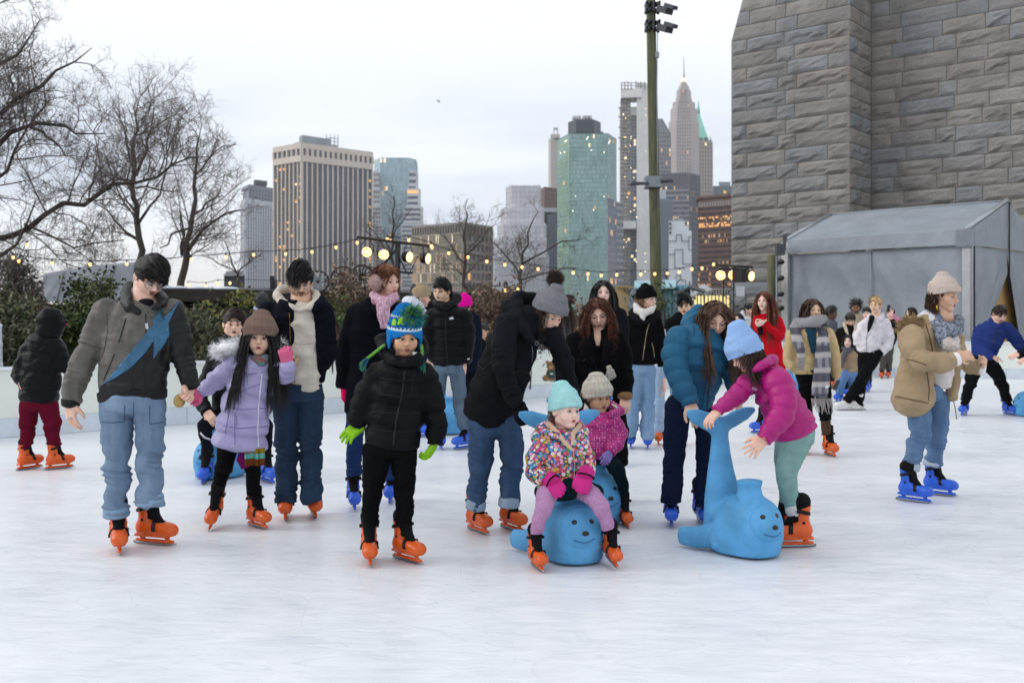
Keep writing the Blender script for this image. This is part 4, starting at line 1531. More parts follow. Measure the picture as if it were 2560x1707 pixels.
# low shed, wall and planting behind the left boards
WOODD=mat('weathered_wood','#322d29',0.9,amt=0.3,scale=4,stretch=(0.5,0.5,4),bump=0.015,bscale=18)
def P2(px,d):
 w=W(px,786,d)
 return w
shed=thing('timber_shed',(W(900,786,19)[0],19,0),'long low dark timber shed roof edge running behind the boards and bushes','shed')
a,b=W(396,724,16.9),W(1432,739,22.4)
def beam(G,p,q,h,dep,z_off=0.0):
 u=unit(q-p);nn=unit(np.cross(u,A(0,0,1)));up=np.cross(nn,u)
 L_=np.linalg.norm(q-p)
 R=np.stack([u,nn,up],1)
 return G.box((p+q)/2+A(0,0,z_off),(L_,dep,h),rot=R)
for i in range(5):
 p,q=a+(b-a)*i/5,a+(b-a)*(i+1)/5
 beam(Geo(),p,q-(q-p)*0.002,0.20,0.14,-0.10-0.006*(i%2)).build('fascia_board',WOODD,shed,smooth=False)
back=A(-0.55,0.83,0)*2.2
G=Geo()
v=[a+A(0,0.02,0.02),b+A(0,0.02,0.02),b+back+A(0,0,0.12),a+back+A(0,0,0.12)]
G.add([*v,*[q-A(0,0,0.05)for q in v]],[(0,1,2,3),(7,6,5,4),(0,4,5,1),(1,5,6,2),(2,6,7,3),(3,7,4,0)])
G.build('roof',mat('roof_felt','#3c3d3f',0.9,amt=0.3,scale=3),shed,smooth=False)
beam(Geo(),a+back*0.9,b+back*0.9,1.9,0.1,-0.95).build('back_wall',mat('shed_wall','#1d1714',0.95,amt=0.3),shed,smooth=False)
for i in range(7):
 p=a+(b-a)*(i+0.15)/7+A(0,0.12,-0.02)
 Geo().box((p[0],p[1],(p[2]-0.2)/2),(0.14,0.14,p[2]-0.2)).build('post',WOODD,shed,smooth=False)
for i in range(3):
 q=a+(b-a)*(0.02+0.05*i)+A(0,0.18,0.035)
 Geo().ball(q,(0.26,0.20,0.04),nu=12,nv=6).build('snow_patch',mat('snow','#d2d7df',0.8,bump=0.01,bscale=20),shed)
ch=Geo().box(W(684,716,18.7),(0.10,0.16,0.24)).box(W(681,697,18.7),(0.07,0.1,0.10)).build('chimney',BLKM,shed,smooth=False)
bw=thing('brick_wall',(W(220,786,18.5)[0],18.5,0),'old brown brick garden wall under the grey slab, partly hidden by evergreens','wall')
brickm=mat('brick_old','#4a2f24',0.95,amt=0.3,scale=6,island=0.35,bump=0.008,bscale=25)
Geo().box(W(250,786,18.62)+A(0,0.02,-0.62),(4.6,0.12,1.62)).build('core',mat('mortar_dark','#3a332d',0.95),bw,smooth=False)
G=Geo();rs=np.random.RandomState(3)
x0=W(60,786,18.5)[0];x1=W(560,786,18.5)[0]
for r in range(21):
 for k in range(int((x1-x0)/0.225)):
  G.box((x0+0.115+k*0.225+(r%2)*0.11,18.53+rs.uniform(-.006,.006),0.04+r*0.077),(0.212,0.08,0.064))
tag(G.build('brick_courses',brickm,bw,smooth=False),kind='stuff')
slab=thing('grey_canopy',(W(220,786,18.3)[0],18.3,0),'weathered pale grey metal canopy with a curved lower edge above the brick wall, left','canopy')
top=[(106,690),(160,680),(215,672),(290,664),(345,660),(408,655)]
bot=[(112,742),(122,753),(160,758),(235,762),(310,752),(405,742)]
G=Geo()
f_=[W(x,y,18.2)for x,y in top]+[W(x,y,17.9)for x,y in bot]
k_=[p+A(0,0.12,0.05)for p in f_]
n=6
V=f_+k_
Q=[(n+i,n+i+1,i+1,i)for i in range(n-1)]+[(12+i,13+i,12+n+i+1,12+n+i)for i in range(n-1)]+[(i,i+1,13+i,12+i)for i in range(n-1)]+[(n+i+1,n+i,12+n+i,13+n+i)for i in range(n-1)]
G.add(V,Q);G.build('sheet',mat('canopy_grey','#868b93',0.7,amt=0.25,scale=2.2,bump=0.006,bscale=8),slab,smooth=False)
for i in(1,3,5):
 Geo().tube([W(top[i][0],top[i][1],18.16),W(bot[i][0]+20,bot[i][1],17.86)],0.012,4).build('seam',mat('canopy_seam','#5d6167',0.7),slab)
def leaves(G,C,n,spread,size,rs,flat=0.5,mats=1,up=0.3):
 P=C[rs.randint(0,len(C),n)]+rs.normal(size=(n,3))*spread
 d=rs.normal(size=(n,3))+A(0,-0.3,up);d/=np.linalg.norm(d,axis=1)[:,None]
 s=np.cross(d,rs.normal(size=(n,3)));s/=np.linalg.norm(s,axis=1)[:,None]
 ln=size*rs.uniform(0.6,1.3,n)[:,None]
 w=ln*flat*0.5
 nn=np.cross(d,s)
 V=np.stack([P,P+d*ln*0.5+s*w,P+d*ln+nn*ln*.15,P+d*ln*0.5-s*w],1).reshape(-1,3)
 G.add(V,np.arange(n*4).reshape(n,4),m=rs.randint(0,mats,n))
def shrub(label,px0,px1,ptop,pbot,d,cols,n,size,seed,group=None,name='evergreen_shrub',flat=0.5,lumps=26,stems=14,spread=0.10,dep=0.7):
 rs=np.random.RandomState(seed)
 cx=(px0+px1)/2
 t=thing(name,(W(cx,786,d)[0],d,0),label,'shrub',group)
 C=[]
 for i in range(lumps):
  x=rs.uniform(px0,px1)
  edge=1-abs((x-cx)/((px1-px0)/2))**2.5
  yt=ptop+(1-edge)*(pbot-ptop)*0.55
  y=rs.uniform(yt,pbot)
  C.append(W(x,y,d+rs.uniform(-dep,dep)))
 C=np.array(C)
 G=Geo()
 leaves(G,C,n,spread*d/14,size,rs,flat,len(cols))
 G.build('foliage',[mat('leaf_'+c,c,0.55,island=0.4,amt=0.2,spec=0.3)for c in cols],t,smooth=False)
 g=Geo()
 for i in range(stems):
  q=C[rs.randint(len(C))]
  p=A(q[0]+rs.normal()*0.15,d+rs.normal()*0.2,0)
  g.tube([p,(p+q)/2+rs.normal(size=3)*0.06,q],[0.016,0.011,0.004],4)
 g.build('stems',mat('stem_brown','#3a2f26',0.9),t)
 return t
EVG=['#2b3a1a','#3a4a22','#4c5a2a','#1f2c18','#5c6433']
OLV=['#4a4c38','#5d5f47','#3a3d2c','#6d6c52']
BRN=['#5e4a3a','#70594a','#4a3d33','#84705c','#5a5040']
shrub('grey-green leafy shrub at the far left behind the boards',-30,70,745,915,14.6,OLV,2600,0.13,1,'shrubs behind the left boards',flat=0.35)
shrub('dark shrub between the hooded child and the left edge',30,115,770,915,14.0,OLV+EVG[:1],2400,0.11,2,'shrubs behind the left boards',flat=0.35)
shrub('green glossy shrub right of the hooded child',150,250,718,915,14.8,EVG,3600,0.085,3,'shrubs behind the left boards')
shrub('tall evergreen just behind the shoulder of the leather jacket',205,300,700,915,15.6,EVG,2600,0.085,4,'shrubs behind the left boards')
shrub('grey-leaved shrub beside the leather jacket, right',440,530,795,905,14.4,OLV,2600,0.12,5,'shrubs behind the left boards',flat=0.3)
shrub('yellow-green upright shrub left of the kneeling young man',492,590,752,905,15.2,EVG+['#6d6a24','#7a7630'],2600,0.085,6,'shrubs behind the left boards')
shrub('small yellow-green shrub under the shed roof',590,630,745,900,15.6,['#6d6a24','#4c5a2a','#7a7630'],700,0.085,7,'shrubs behind the left boards',lumps=12)
shrub('brown beech hedge behind the woman with earmuffs',830,900,695,890,15.6,BRN,2600,0.085,8,'brown-leaved hedge plants',name='beech_hedge',spread=.09)
shrub('brown beech bush left of the white jacket',900,1000,705,890,15.9,BRN,3000,0.085,9,'brown-leaved hedge plants',name='beech_hedge',spread=.09)
shrub('small green bush in front of the brown hedge',830,868,735,800,15.0,EVG,500,0.08,10,None,lumps=10)
shrub('brown beech bush between the puffer man and the parka woman',1150,1250,725,880,16.8,BRN,3600,0.085,11,'brown-leaved hedge plants',name='beech_hedge',spread=.09)
shrub('brown beech bush behind the grey pompom hat',1225,1330,735,880,17.4,BRN,2800,0.085,12,'brown-leaved hedge plants',name='beech_hedge',spread=.09)
shrub('brown and green bush at the end of the shed',1370,1452,770,880,18.6,BRN+EVG[:2],1400,0.09,13,None,name='beech_hedge')
shrub('large-leaved laurel right of the tall pole',1640,1680,715,790,24.5,['#2f3d22','#3f4d2a','#4d5233'],150,0.20,14,None,name='laurel_shrub',flat=0.28,lumps=9)
shrub('large-leaved laurel left of the tall pole',1585,1618,722,780,24.8,['#2f3d22','#3f4d2a','#4d5233'],90,0.19,15,None,name='laurel_shrub',flat=0.28,lumps=6)
shrub('dark conifer mass at the far left beneath the big tree',-80,95,650,790,21.0,['#141c12','#1c2618','#232b1e'],5200,0.13,16,None,name='conifer',flat=0.2,lumps=44)
WHW=mat('wheel_pale','#9aa0a6',0.8,amt=0.15);WHB=mat('wheel_rust','#3a2a22',0.85,amt=0.25)
for i,(x,y,r,d,sm)in enumerate(((795,704,27,17.7,WHW),(858,698,32,18.1,WHB),(905,692,30,18.5,WHB))):
 t=thing('wagon_wheel',W(x,y+r,d),['wagon wheel with white spokes standing on the shed roof','larger rusty wagon wheel with thin dark spokes beside the white-spoked one','rusty wagon wheel partly behind the woman with earmuffs'][i],'wheel','old wagon wheels on the shed roof')
 c=W(x,y,d);R_=r*d/F
 a_=np.linspace(0,2*math.pi,41)
 ring=lambda q:c+np.stack([q*np.cos(a_),0*a_+0.02,q*np.sin(a_)],1)
 Geo().tube(ring(R_*0.96),0.02,6,cap=False).build('rim',WHB,t)
 Geo().ball(c,(R_*0.16,0.05,R_*0.16),nu=12,nv=6).build('hub',WHB,t)
 for k in range(14):
  th=k*math.pi/7+0.1
  dv=A(math.cos(th),0,math.sin(th))
  Geo().tube([c+dv*R_*0.12,c+dv*R_*0.95],[0.014,0.010],5).build('spoke',sm,t)
 if i==1:
  Geo().tube(ring(R_*0.55),0.010,5,cap=False).build('inner_ring',WHB,t)
  # bare trees
BARK=mat('bark_grey','#4a423d',0.95,amt=0.3,scale=5,stretch=(1,1,0.4),bump=0.01,bscale=15)
TWIG=mat('twig_brown','#6a605a',0.95,amt=0.25)
def tree(label,d,limbs,seed,levels=4,kids=(9,8,7,5),ratio=0.55,wig=0.16,up=0.18,twig=0.0045,flatd=0.6,group=None,spread=1.0,base=None,m0=None,tl=0.0):
 """limbs: polylines of (px, py, radius in m[, extra depth]); finer branches grow from them by themselves"""
 rs=np.random.RandomState(seed)
 bx=limbs[0][0]
 t=thing('bare_tree',(W(bx[0],786,d)[0],d,0),label,'tree',group)
 G0=Geo()
 cur=[]
 for l in limbs:
  P=np.array([W(q[0],q[1],d+(q[3]if len(q)>3 else 0))for q in l])
  r=np.array([q[2]for q in l])
  L_=np.concatenate([[0],np.cumsum(np.linalg.norm(np.diff(P,axis=0),axis=1))])
  k=max(5,int(L_[-1]/0.35))
  s=np.linspace(0,L_[-1],k)
  Pn=np.stack([np.interp(s,L_,P[:,i])for i in range(3)],1)
  rn=np.interp(s,L_,r)
  Pn[1:-1]+=rs.normal(size=(k-2,3))*0.05
  G0 .tube(Pn,rn,8)
  cur.append((Pn,rn,L_[-1]))
 G0 .build('trunk',BARK,t)
 G1=Geo()
 for lev in range(levels):
  nxt=[]
  batchP,batchR=[],[]
  nseg=(9,7,5,4)[lev]
  for P,r,L_ in cur:
   nk=kids[lev]
   nk=int(max(4,nk*L_/2.0))if lev==0 else max(1,int(round(nk*min(1.3,L_/(0.05*d*ratio**(lev-1))))))
   for _ in range(nk):
    s=rs.uniform(0.2 if lev==0 else 0.1,0.97)
    i=min(len(P)-2,int(s*(len(P)-1)))
    p=P[i]+(P[i+1]-P[i])*rs.rand()
    par=unit(P[min(i+1,len(P)-1)]-P[max(i-1,0)])
    rd=rs.normal(size=3)*A(1,flatd,1)
    rd=rd-par*(rd@par)
    dr=unit(par*rs.uniform(0.35,0.9)+unit(rd)*spread+A(0,0,up))
    ln=L_*ratio*rs.uniform(0.4,1.0)*(1.15-0.55*s)
    if lev==0:
     ln=min(ln,0.085*d*(1+tl))
    ln=max(ln,0.008*d)
    rr=min(r[i]*0.6,twig*0.8+ln*0.0085)
    pts=[p];dd=dr
    for q in range(nseg-1):
     dd=unit(dd+rs.normal(size=3)*wig+A(0,0,0.05))
     pts.append(pts[-1]+dd*ln/(nseg-1))
    pts=np.array(pts)
    batchP.append(pts);batchR.append(max(rr,twig))
    nxt.append((pts,np.linspace(rr,max(rr*0.35,twig*0.6),nseg),ln))
  strands(G1,np.array(batchP),np.array(batchR),nside=5 if lev==0 else 3,taper=0.4)
  cur=nxt
 tag(G1 .build('crown',TWIG,t),None)
 return t
tree('big bare tree at the left edge, its long bough reaching right across the sky',19.0,[[(-170,930,0.169),(-160,700,0.149),(-120,520,0.119),(-90,330,0.090),(-60,120,0.059),(-20,-60,0.030)],[(-130,610,0.070),(0,592,0.059),(80,560,0.052),(160,512,0.047),(235,505,0.042),(300,468,0.034),(400,440,0.025),(480,396,0.015),(530,392,0.007)],[(-110,430,0.070),(0,356,0.054),(45,335,0.045),(75,318,0.040),(140,325,0.030),(215,345,0.018),(265,335,0.010)],[(-95,330,0.065),(0,285,0.050),(75,230,0.040),(140,190,0.027),(195,150,0.015),(230,120,0.007)],[(-70,180,0.050),(0,165,0.030),(60,110,0.020),(100,50,0.010)],[(75,318,0.030),(120,340,0.025),(150,370,0.015),(165,390,0.007)],[(-120,520,0.059),(-20,470,0.040),(40,380,0.025),(95,280,0.018),(110,215,0.010)],[(-130,640,0.059),(0,640,0.040),(40,620,0.030),(70,560,0.020),(90,500,0.012)],[(60,560,0.025),(140,590,0.020),(220,625,0.015),(310,600,0.010)],[(-100,720,0.034),(30,713,0.020),(110,722,0.015),(170,705,0.011),(250,685,0.007),(300,665,0.005)]],11,kids=(8,8,6,4),ratio=0.60,twig=0.0036)
tree('upright bare tree behind the man in leather, its crown pointed against the sky',34.0,[[(352,740,0.124),(347,640,0.118),(342,520,0.099),(338,430,0.081),(336,360,0.062),(340,300,0.031),(348,240,0.012)],[(340,440,0.056),(365,380,0.043),(375,320,0.025),(385,255,0.012)],[(338,430,0.050),(318,350,0.037),(300,310,0.022),(285,270,0.012)],[(345,600,0.056),(300,560,0.037),(265,520,0.025),(235,505,0.012)],[(345,560,0.056),(395,490,0.037),(410,440,0.025),(430,400,0.012)],[(338,455,0.043),(300,445,0.031),(260,440,0.015)],[(338,470,0.037),(400,470,0.028),(450,480,0.015)]],12,kids=(8,7,6,3),ratio=0.58,twig=0.0052)
tree('bare forked tree right of the upright one, leaning over the shed',31.0,[[(450,735,0.124),(462,640,0.105),(478,560,0.081),(484,480,0.062),(488,400,0.043),(498,340,0.019),(505,310,0.009)],[(462,640,0.068),(500,590,0.050),(540,550,0.037),(575,528,0.025),(600,524,0.012)],[(455,640,0.050),(453,580,0.037),(452,530,0.019)],[(486,440,0.037),(520,400,0.028),(555,370,0.019),(590,362,0.009)],[(480,540,0.037),(520,500,0.028),(560,490,0.012)],[(478,570,0.043),(430,590,0.031),(400,620,0.019)]],13,kids=(8,7,6,3),ratio=0.58,twig=0.0055)
tree('young bare tree in front of the stepped glass tower',40.0,[[(978,760,0.062),(980,640,0.053),(982,560,0.037),(985,490,0.019)],[(981,600,0.031),(1010,550,0.019),(1030,520,0.009)],[(980,640,0.031),(940,590,0.022),(915,560,0.009)]],14,kids=(6,6,5,3),ratio=0.56,twig=0.007)
tree('bare tree in front of the low brown office block',42.0,[[(1160,770,0.074),(1162,680,0.062),(1160,600,0.043),(1165,540,0.025),(1170,495,0.012)],[(1162,660,0.037),(1120,600,0.025),(1080,570,0.012)],[(1162,640,0.037),(1210,590,0.025),(1240,560,0.012)]],15,kids=(7,7,5,3),ratio=0.56,twig=0.007)
tree('bare tree with spreading twigs before the scaffolded building',38.0,[[(1300,770,0.074),(1302,690,0.062),(1310,620,0.043),(1330,560,0.025),(1345,530,0.012)],[(1302,690,0.037),(1260,630,0.028),(1225,600,0.012)],[(1306,660,0.043),(1370,620,0.031),(1420,600,0.022),(1465,595,0.009)],[(1303,700,0.037),(1370,680,0.025),(1440,670,0.012)]],16,kids=(7,7,5,4),ratio=0.56,twig=0.007)
tree('thin bare tree behind the young man in the navy jacket',36.0,[[(600,760,0.050),(590,690,0.037),(575,640,0.025),(560,600,0.012)],[(592,690,0.031),(630,650,0.019),(660,630,0.009)],[(590,680,0.025),(540,650,0.019),(505,640,0.009)]],17,kids=(7,7,5,3),ratio=0.56,twig=0.007)
# string lights and a bird
BULB=mat('bulb_warm',(1.0,0.55,0.19),emit=1.9)
WIRE=mat('wire_black','#16161a',0.7)
def string(label,d0,d1,pts,sag=4):
 n=len(pts)
 c=W(pts[0][0],pts[0][1],d0)
 t=thing('string_lights',c,label,'string lights','strings of warm bulbs')
 P=[W(x,y-9,d0+(d1-d0)*i/max(1,n-1))for i,(x,y)in enumerate(pts)]
 Q=[]
 for p,q in zip(P[:-1],P[1:]):
  Q+=[p,(p+q)/2-A(0,0,0.015)]
 Q.append(P[-1])
 Geo().tube(np.array(Q),0.007,4).build('wire',WIRE,t)
 for i,(x,y)in enumerate(pts):
  d=d0+(d1-d0)*i/max(1,n-1)
  b_=Geo().ball(W(x,y+1,d),(0.024*d/20+0.004,0.024*d/20+0.004,0.032*d/20+0.004),nu=10,nv=7).build('bulb',BULB,t)
  Geo().tube([W(x,y-9,d),W(x,y-3,d)],0.014,5).build('socket',WIRE,b_)
string('string of warm bulbs from the left edge past the leather jacket',16.5,16.8,[(-40,636),(33,643),(130,657),(225,660),(317,659),(400,655)])
string('string of warm bulbs rising from the shed to the stage light bar',17.0,17.6,[(400,655),(478,648),(565,642),(634,636),(714,634),(780,629),(840,618),(893,606)])
string('warm bulbs on top of the stage light bar',17.9,18.0,[(968,597),(976,601),(1022,599),(1078,614)])
string('string of warm bulbs from the stage light bar down to the tall pole',18.3,25.6,[(1080,618),(1122,632),(1170,642),(1217,653),(1262,661),(1305,667),(1345,672),(1390,678),(1433,681),(1470,684),(1503,688),(1542,686),(1602,685),(1637,684)])
string('string of warm bulbs from the tall pole up to the stage light tower',25.7,27.3,[(1637,684),(1668,683),(1698,679),(1730,672),(1755,670),(1784,660)])
string('loose low bulbs near the conifer at the far left',17.2,17.2,[(-30,700),(2,746),(47,652),(68,611)])
string('far bulbs glowing low behind the bare trees',24.0,27.0,[(470,712),(515,715),(545,708),(575,707),(1263,725),(1295,722)])
bird=thing('bird',W(1096,253,70.0),'small dark bird flying alone in the pale sky','bird')
c=W(1096,253,70.0)
Geo().tube([c+A(-0.12,0,0.06),c,c+A(0.13,0,-0.08)],[0.02,0.05,0.015],6).build('body',WIRE,bird)
Geo().add([c,c+A(-0.16,0.1,0.10),c+A(-0.06,0.05,-0.02),c+A(0.05,-0.05,-0.16),c+A(0.08,0,-0.05)],None,[(0,1,2),(0,3,4)]).build('wing',WIRE,bird)
# the city across the river; many far colours lightened to imitate distance haze
def glassm(name,col,rough=0.12,spec=0.5,amt=0.15):
 return mat(name,col,rough,amt=amt,scale=0.05,spec=spec)
LIT=mat('window_lit_amber',(1.0,0.52,0.18),emit=0.6)
LITW=mat('window_lit_pale',(1.0,0.84,0.55),emit=0.75)
LITD=mat('window_lit_dim',(0.85,0.52,0.26),emit=0.30)
DKG=glassm('glass_dark','#525869')  # dark glass made paler, its colour standing in for distance haze
DKG2=glassm('glass_slate','#626979')
def bldg(label,px,d,cat='building'):
 return thing('office_tower',(W(px,786,d)[0],d,0),label,cat,None)
def facade(root,A0,B0_,z0,z1,nx,nz,wm,pm,pw=0.3,sp=0.3,rec=0.35,lit=0.06,rows=0.5,seed=0,piers='joined',pname='pier',band=None,litm=(LIT,LITD,LITW),spm=None,litp=(0.6,0.3,0.1),skip=0.0,thin=0.0):
 """a wall of nx bays by nz storeys between two ground points: recessed glass, spandrels, proud piers"""
 rs=np.random.RandomState(seed)
 A0,B0_=np.asarray(A0[:2],float),np.asarray(B0_[:2],float)
 u=B0_-A0;L_=np.linalg.norm(u);u/=L_
 n=A(u[1],-u[0])
 if n@(-(A0+B0_)/2)<0:
  n=-n
 w=L_/nx;h=(z1-z0)/nz
 i,j=np.meshgrid(np.arange(nx),np.arange(nz),indexing='ij')
 i,j=i.ravel(),j.ravel()
 x0=i*w;x1=x0+w
 y0=z0+j*h+sp*h;y1=z0+(j+1)*h
 o=A0-n*rec
 def pt(x,z,off=0.0):
  q=o+x[:,None]*u+off*n
  return np.concatenate([q,z[:,None]],1)
 V=np.stack([pt(x0,y0),pt(x1,y0),pt(x1,y1),pt(x0,y1)],1).reshape(-1,3)
 k=len(i)
 nm=len(wm)
 m=rs.randint(0,nm,k)
 rowlit=(rs.rand(nz)<rows).astype(float)*rs.uniform(0.3,2.5,nz)
 run=rs.rand(nx//2+2,nz)
 pr=lit*rowlit[j]*np.where(run[(i+j)//2%(nx//2+2),j]<0.35,2.4,0.35)
 on=rs.rand(k)<pr
 m[on]=nm+rs.choice(len(litm),on.sum(),p=litp[:len(litm)])
 G=Geo().add(V,np.arange(4*k).reshape(k,4),m=m)
 wo=G.build('window',list(wm)+list(litm),root,smooth=False)
 wo['kind']='stuff'
 G=Geo()
 Rr=np.array([[u[0],-n[0],0],[u[1],-n[1],0],[0,0,1]])
 if sp>0:
  for r in range(nz):
   zc=z0+r*h+sp*h/2
   c=A0+u*L_/2-n*rec*0.55
   G.box((*c,zc),(L_-0.02,rec*0.9,sp*h),rot=Rr)
  G.box((*(A0+u*L_/2-n*rec*0.55),z1+0.25),(L_-0.02,rec*0.9,0.5),rot=Rr)
  tag(G.build('spandrel',spm or pm,root,smooth=False),kind='stuff')
 if pw>0:
  if piers=='single':
   for q in range(nx+1):
    c=A0+u*(q*w)-n*rec*0.5
    Geo().box((*c,(z0+z1)/2),(pw*w,rec+0.1,z1-z0),rot=Rr).build(pname,pm,root,smooth=False)
  else:
   G=Geo()
   for q in range(nx+1):
    c=A0+u*(q*w)-n*rec*0.5
    G.box((*c,(z0+z1)/2),(pw*w,rec+0.1,z1-z0),rot=Rr)
   tag(G.build('pier_row',pm,root,smooth=False),kind='stuff')
 return u,n
def prism(root,name,m,pts,z0,z1,inset=0.0):
 """a block over a ground outline (counter-clockwise or not), closed on top"""
 P=[np.asarray(p[:2],float)for p in pts]
 c=sum(P)/len(P)
 P=[p+(c-p)*inset for p in P]
 n=len(P)
 V=[(*p,z0)for p in P]+[(*p,z1)for p in P]+[(*c,z1)]
 return Geo().add(V,[(i,(i+1)%n,n+(i+1)%n,n+i)for i in range(n)],[(n+i,n+(i+1)%n,2*n)for i in range(n)]).build(name,m,root,smooth=False)
def gp(px,d):
 return W(px,786,d)[:2]
def zt(py,d):
 return HC+(HY-py)/F*d
def quad(pl,dl,pc,dc,pr,dr):
 a,b,c=gp(pl,dl),gp(pc,dc),gp(pr,dr)
 return a,b,c,a+c-b
STONEW=mat('tower_white_stone','#cfc4b9',0.8,amt=0.06,scale=0.05)
T=bldg('big white-piered dark office slab with a row of square windows along its top',750,700)
a,b,c,dd=quad(684,721,754,700,931,741)
z1=zt(357,700)
prism(T,'core',DKG2,(a,b,c,dd),-0.1,z1-0.3,0.07)
zw=zt(404,700)
facade(T,b,c,-2,zw,28,46,[DKG,DKG,glassm('glass_navy','#494f64')],STONEW,pw=0.0,sp=0.22,rec=1.4,lit=0.26,rows=0.8,seed=1,spm=glassm('spandrel_navy','#5a5f70',0.4))
facade(T,a,b,-2,zw,14,46,[DKG2,DKG],STONEW,pw=0.0,sp=0.25,rec=1.4,lit=0.10,rows=0.6,seed=2,spm=mat('spandrel_grey','#6a6a72',0.6))
def piers(P0,P1,n,w,z0,z1,m,dep=1.3,name='pier'):
 u=np.asarray(P1)-np.asarray(P0);L_=np.linalg.norm(u);u=u/L_
 nn=A(u[1],-u[0]);nn=nn if nn@(-np.asarray(P0))>0 else-nn
 Rr=np.array([[u[0],-nn[0],0],[u[1],-nn[1],0],[0,0,1]])
 for i in range(n+1):
  cpt=np.asarray(P0)+u*(L_*i/n)-nn*dep*0.35
  Geo().box((*cpt,(z0+z1)/2),(w,dep,z1-z0),rot=Rr).build(name,m,T,smooth=False)
 return u,nn,Rr,L_
piers(b,c,14,1.1,-2,zw,STONEW)
piers(a,b,7,1.05,-2,zw,STONEW)
piers(a,b,7,0.0,0,0.1,STONEW)if False else None
for P0,P1,n in((b,c,14),(a,b,6)):
 u=unit(P1-P0);L_=np.linalg.norm(P1-P0)
 nn=A(u[1],-u[0]);nn=nn if nn@(-P0)>0 else-nn
 Rr=np.array([[u[0],-nn[0],0],[u[1],-nn[1],0],[0,0,1]])
 h1,h2=zt(388,700),zt(371,700)
 mid=P0+u*L_/2
 Geo().box((*mid,(zw+h1)/2),(L_+.2,1.5,h1-zw),rot=Rr).build('cornice_band',STONEW,T,smooth=False)
 Geo().box((*mid,(h2+z1)/2),(L_+.2,1.5,z1-h2),rot=Rr).build('cornice_band',STONEW,T,smooth=False)
 for i in range(n+1):
  q=P0+u*(L_*i/n)
  Geo().box((*q,(h1+h2)/2),(2.1 if n>8 else 1.4,1.4,h2-h1),rot=Rr).build('pier',STONEW,T,smooth=False)
 for i in range(n):
  q=P0+u*(L_*(i+.5)/n)+nn*-0.5
  Geo().box((*q,(h1+h2)/2),(L_/n-2,0.3,h2-h1),rot=Rr).build('window',glassm('glass_grey','#444a54'),T,smooth=False)
MECH=mat('mech_grey','#8a939b',0.6,amt=0.1,scale=0.1)
prism(T,'roof_plant',MECH,[gp(748,712),gp(756,705),gp(828,722),gp(820,732)],z1-1,zt(341,710))
prism(T,'roof_plant',mat('mech_pale','#8b959c',0.6),[gp(737,716),gp(760,708),gp(845,726),gp(820,734)],z1-1,zt(354,710))
G=Geo()
for x in(816,826,836,845):
 G.tube([W(x,365,728),W(x,336,728)],0.35,4)
for y in(345,353):
 G.tube([W(816,y,728),W(845,y+2,728)],0.3,4)
G.build('roof_mast',mat('mast_pale','#a8afb5',0.6),T)
T=bldg('white striped office tower with stepped top, left of the big slab',640,900)
WS=mat('tower_pale','#c3c8cf',0.8,amt=0.06,scale=0.05)
a,b,c,dd=quad(604,925,622,900,690,930)
prism(T,'core',DKG2,(a,b,c,dd),-0.1,zt(468,900),0.09)
facade(T,b,c,zt(505,900),zt(472,900),9,4,[DKG2,DKG],mat('tower_slate','#7d838d',0.7),pw=0.3,sp=0.3,lit=0.03,seed=3)
prism(T,'crown',mat('tower_slate','#7d838d',0.7),(a,b,c,dd),zt(470,900),zt(461,900))
prism(T,'roof_plant',mat('mech_dark','#2e333b',0.7),[gp(634,915),gp(638,908),gp(668,918),gp(664,926)],zt(462,910),zt(450,910))
a2,b2,c2,d2=quad(602,890,612,872,686,905)
prism(T,'core',DKG2,(a2,b2,c2,d2),-0.1,zt(503,885),0.12)
facade(T,b2,c2,-2,zt(510,885),12,34,[DKG,DKG2],WS,pw=0.46,sp=0.16,rec=1.0,lit=0.06,seed=4,piers='single')
facade(T,a2,b2,-2,zt(506,885),3,34,[DKG2],WS,pw=0.45,sp=0.2,rec=1.0,lit=0.04,seed=5)
prism(T,'parapet',WS,(a2,b2,c2,d2),zt(512,885),zt(500,885),-0.004)
T=bldg('stepped blue glass tower with stone terraces on both sides',990,800)
GL=[glassm('glass_sky','#a9c3cd',0.10),glassm('glass_sky2','#b2cad2',0.10),glassm('glass_sky3','#9cb8c4',0.10)]
MU=mat('mullion_pale','#a3b9c1',0.5)
p0,p1,p2,p3_,p4=gp(936,812),gp(950,796),gp(1022,796),gp(1040,806),gp(1044,830)
zt3=zt(398,800)
prism(T,'core',GL[2],(p0,p1,p2,p3_,p4,gp(940,840)),-0.1,zt3-0.2,0.02)
for q0,q1,n,s in((p0,p1,3,6),(p1,p2,15,7),(p2,p3_,4,8),(p3_,p4,3,9)):
 facade(T,q0,q1,-2,zt3,n,34,GL,MU,pw=0.08,sp=0.10,rec=0.15,lit=0.05,rows=0.25,seed=s,litm=(LITW,LITD),litp=(0.5,0.5))
ST3=mat('terrace_stone','#cbcdd0',0.8,amt=0.08,scale=0.06)
for i,(x0,x1,top,dl)in enumerate(((928,948,427,790),(918,950,471,784),(913,952,514,778),(906,956,560,770),(900,960,600,764))):
 q=[gp(x0,dl+12),gp(x0+6,dl),gp(x1,dl),gp(x1,dl+25),gp(x0,dl+28)]
 prism(T,'terrace',ST3,q,-0.1,zt(top,dl))
 facade(T,gp(x0+6,dl-0.4),gp(x1,dl-0.4),-2,zt(top+6,dl),5,26,[glassm('glass_haze','#6d7880')],ST3,pw=0.3,sp=0.45,rec=0.2,lit=0.02,seed=20+i)
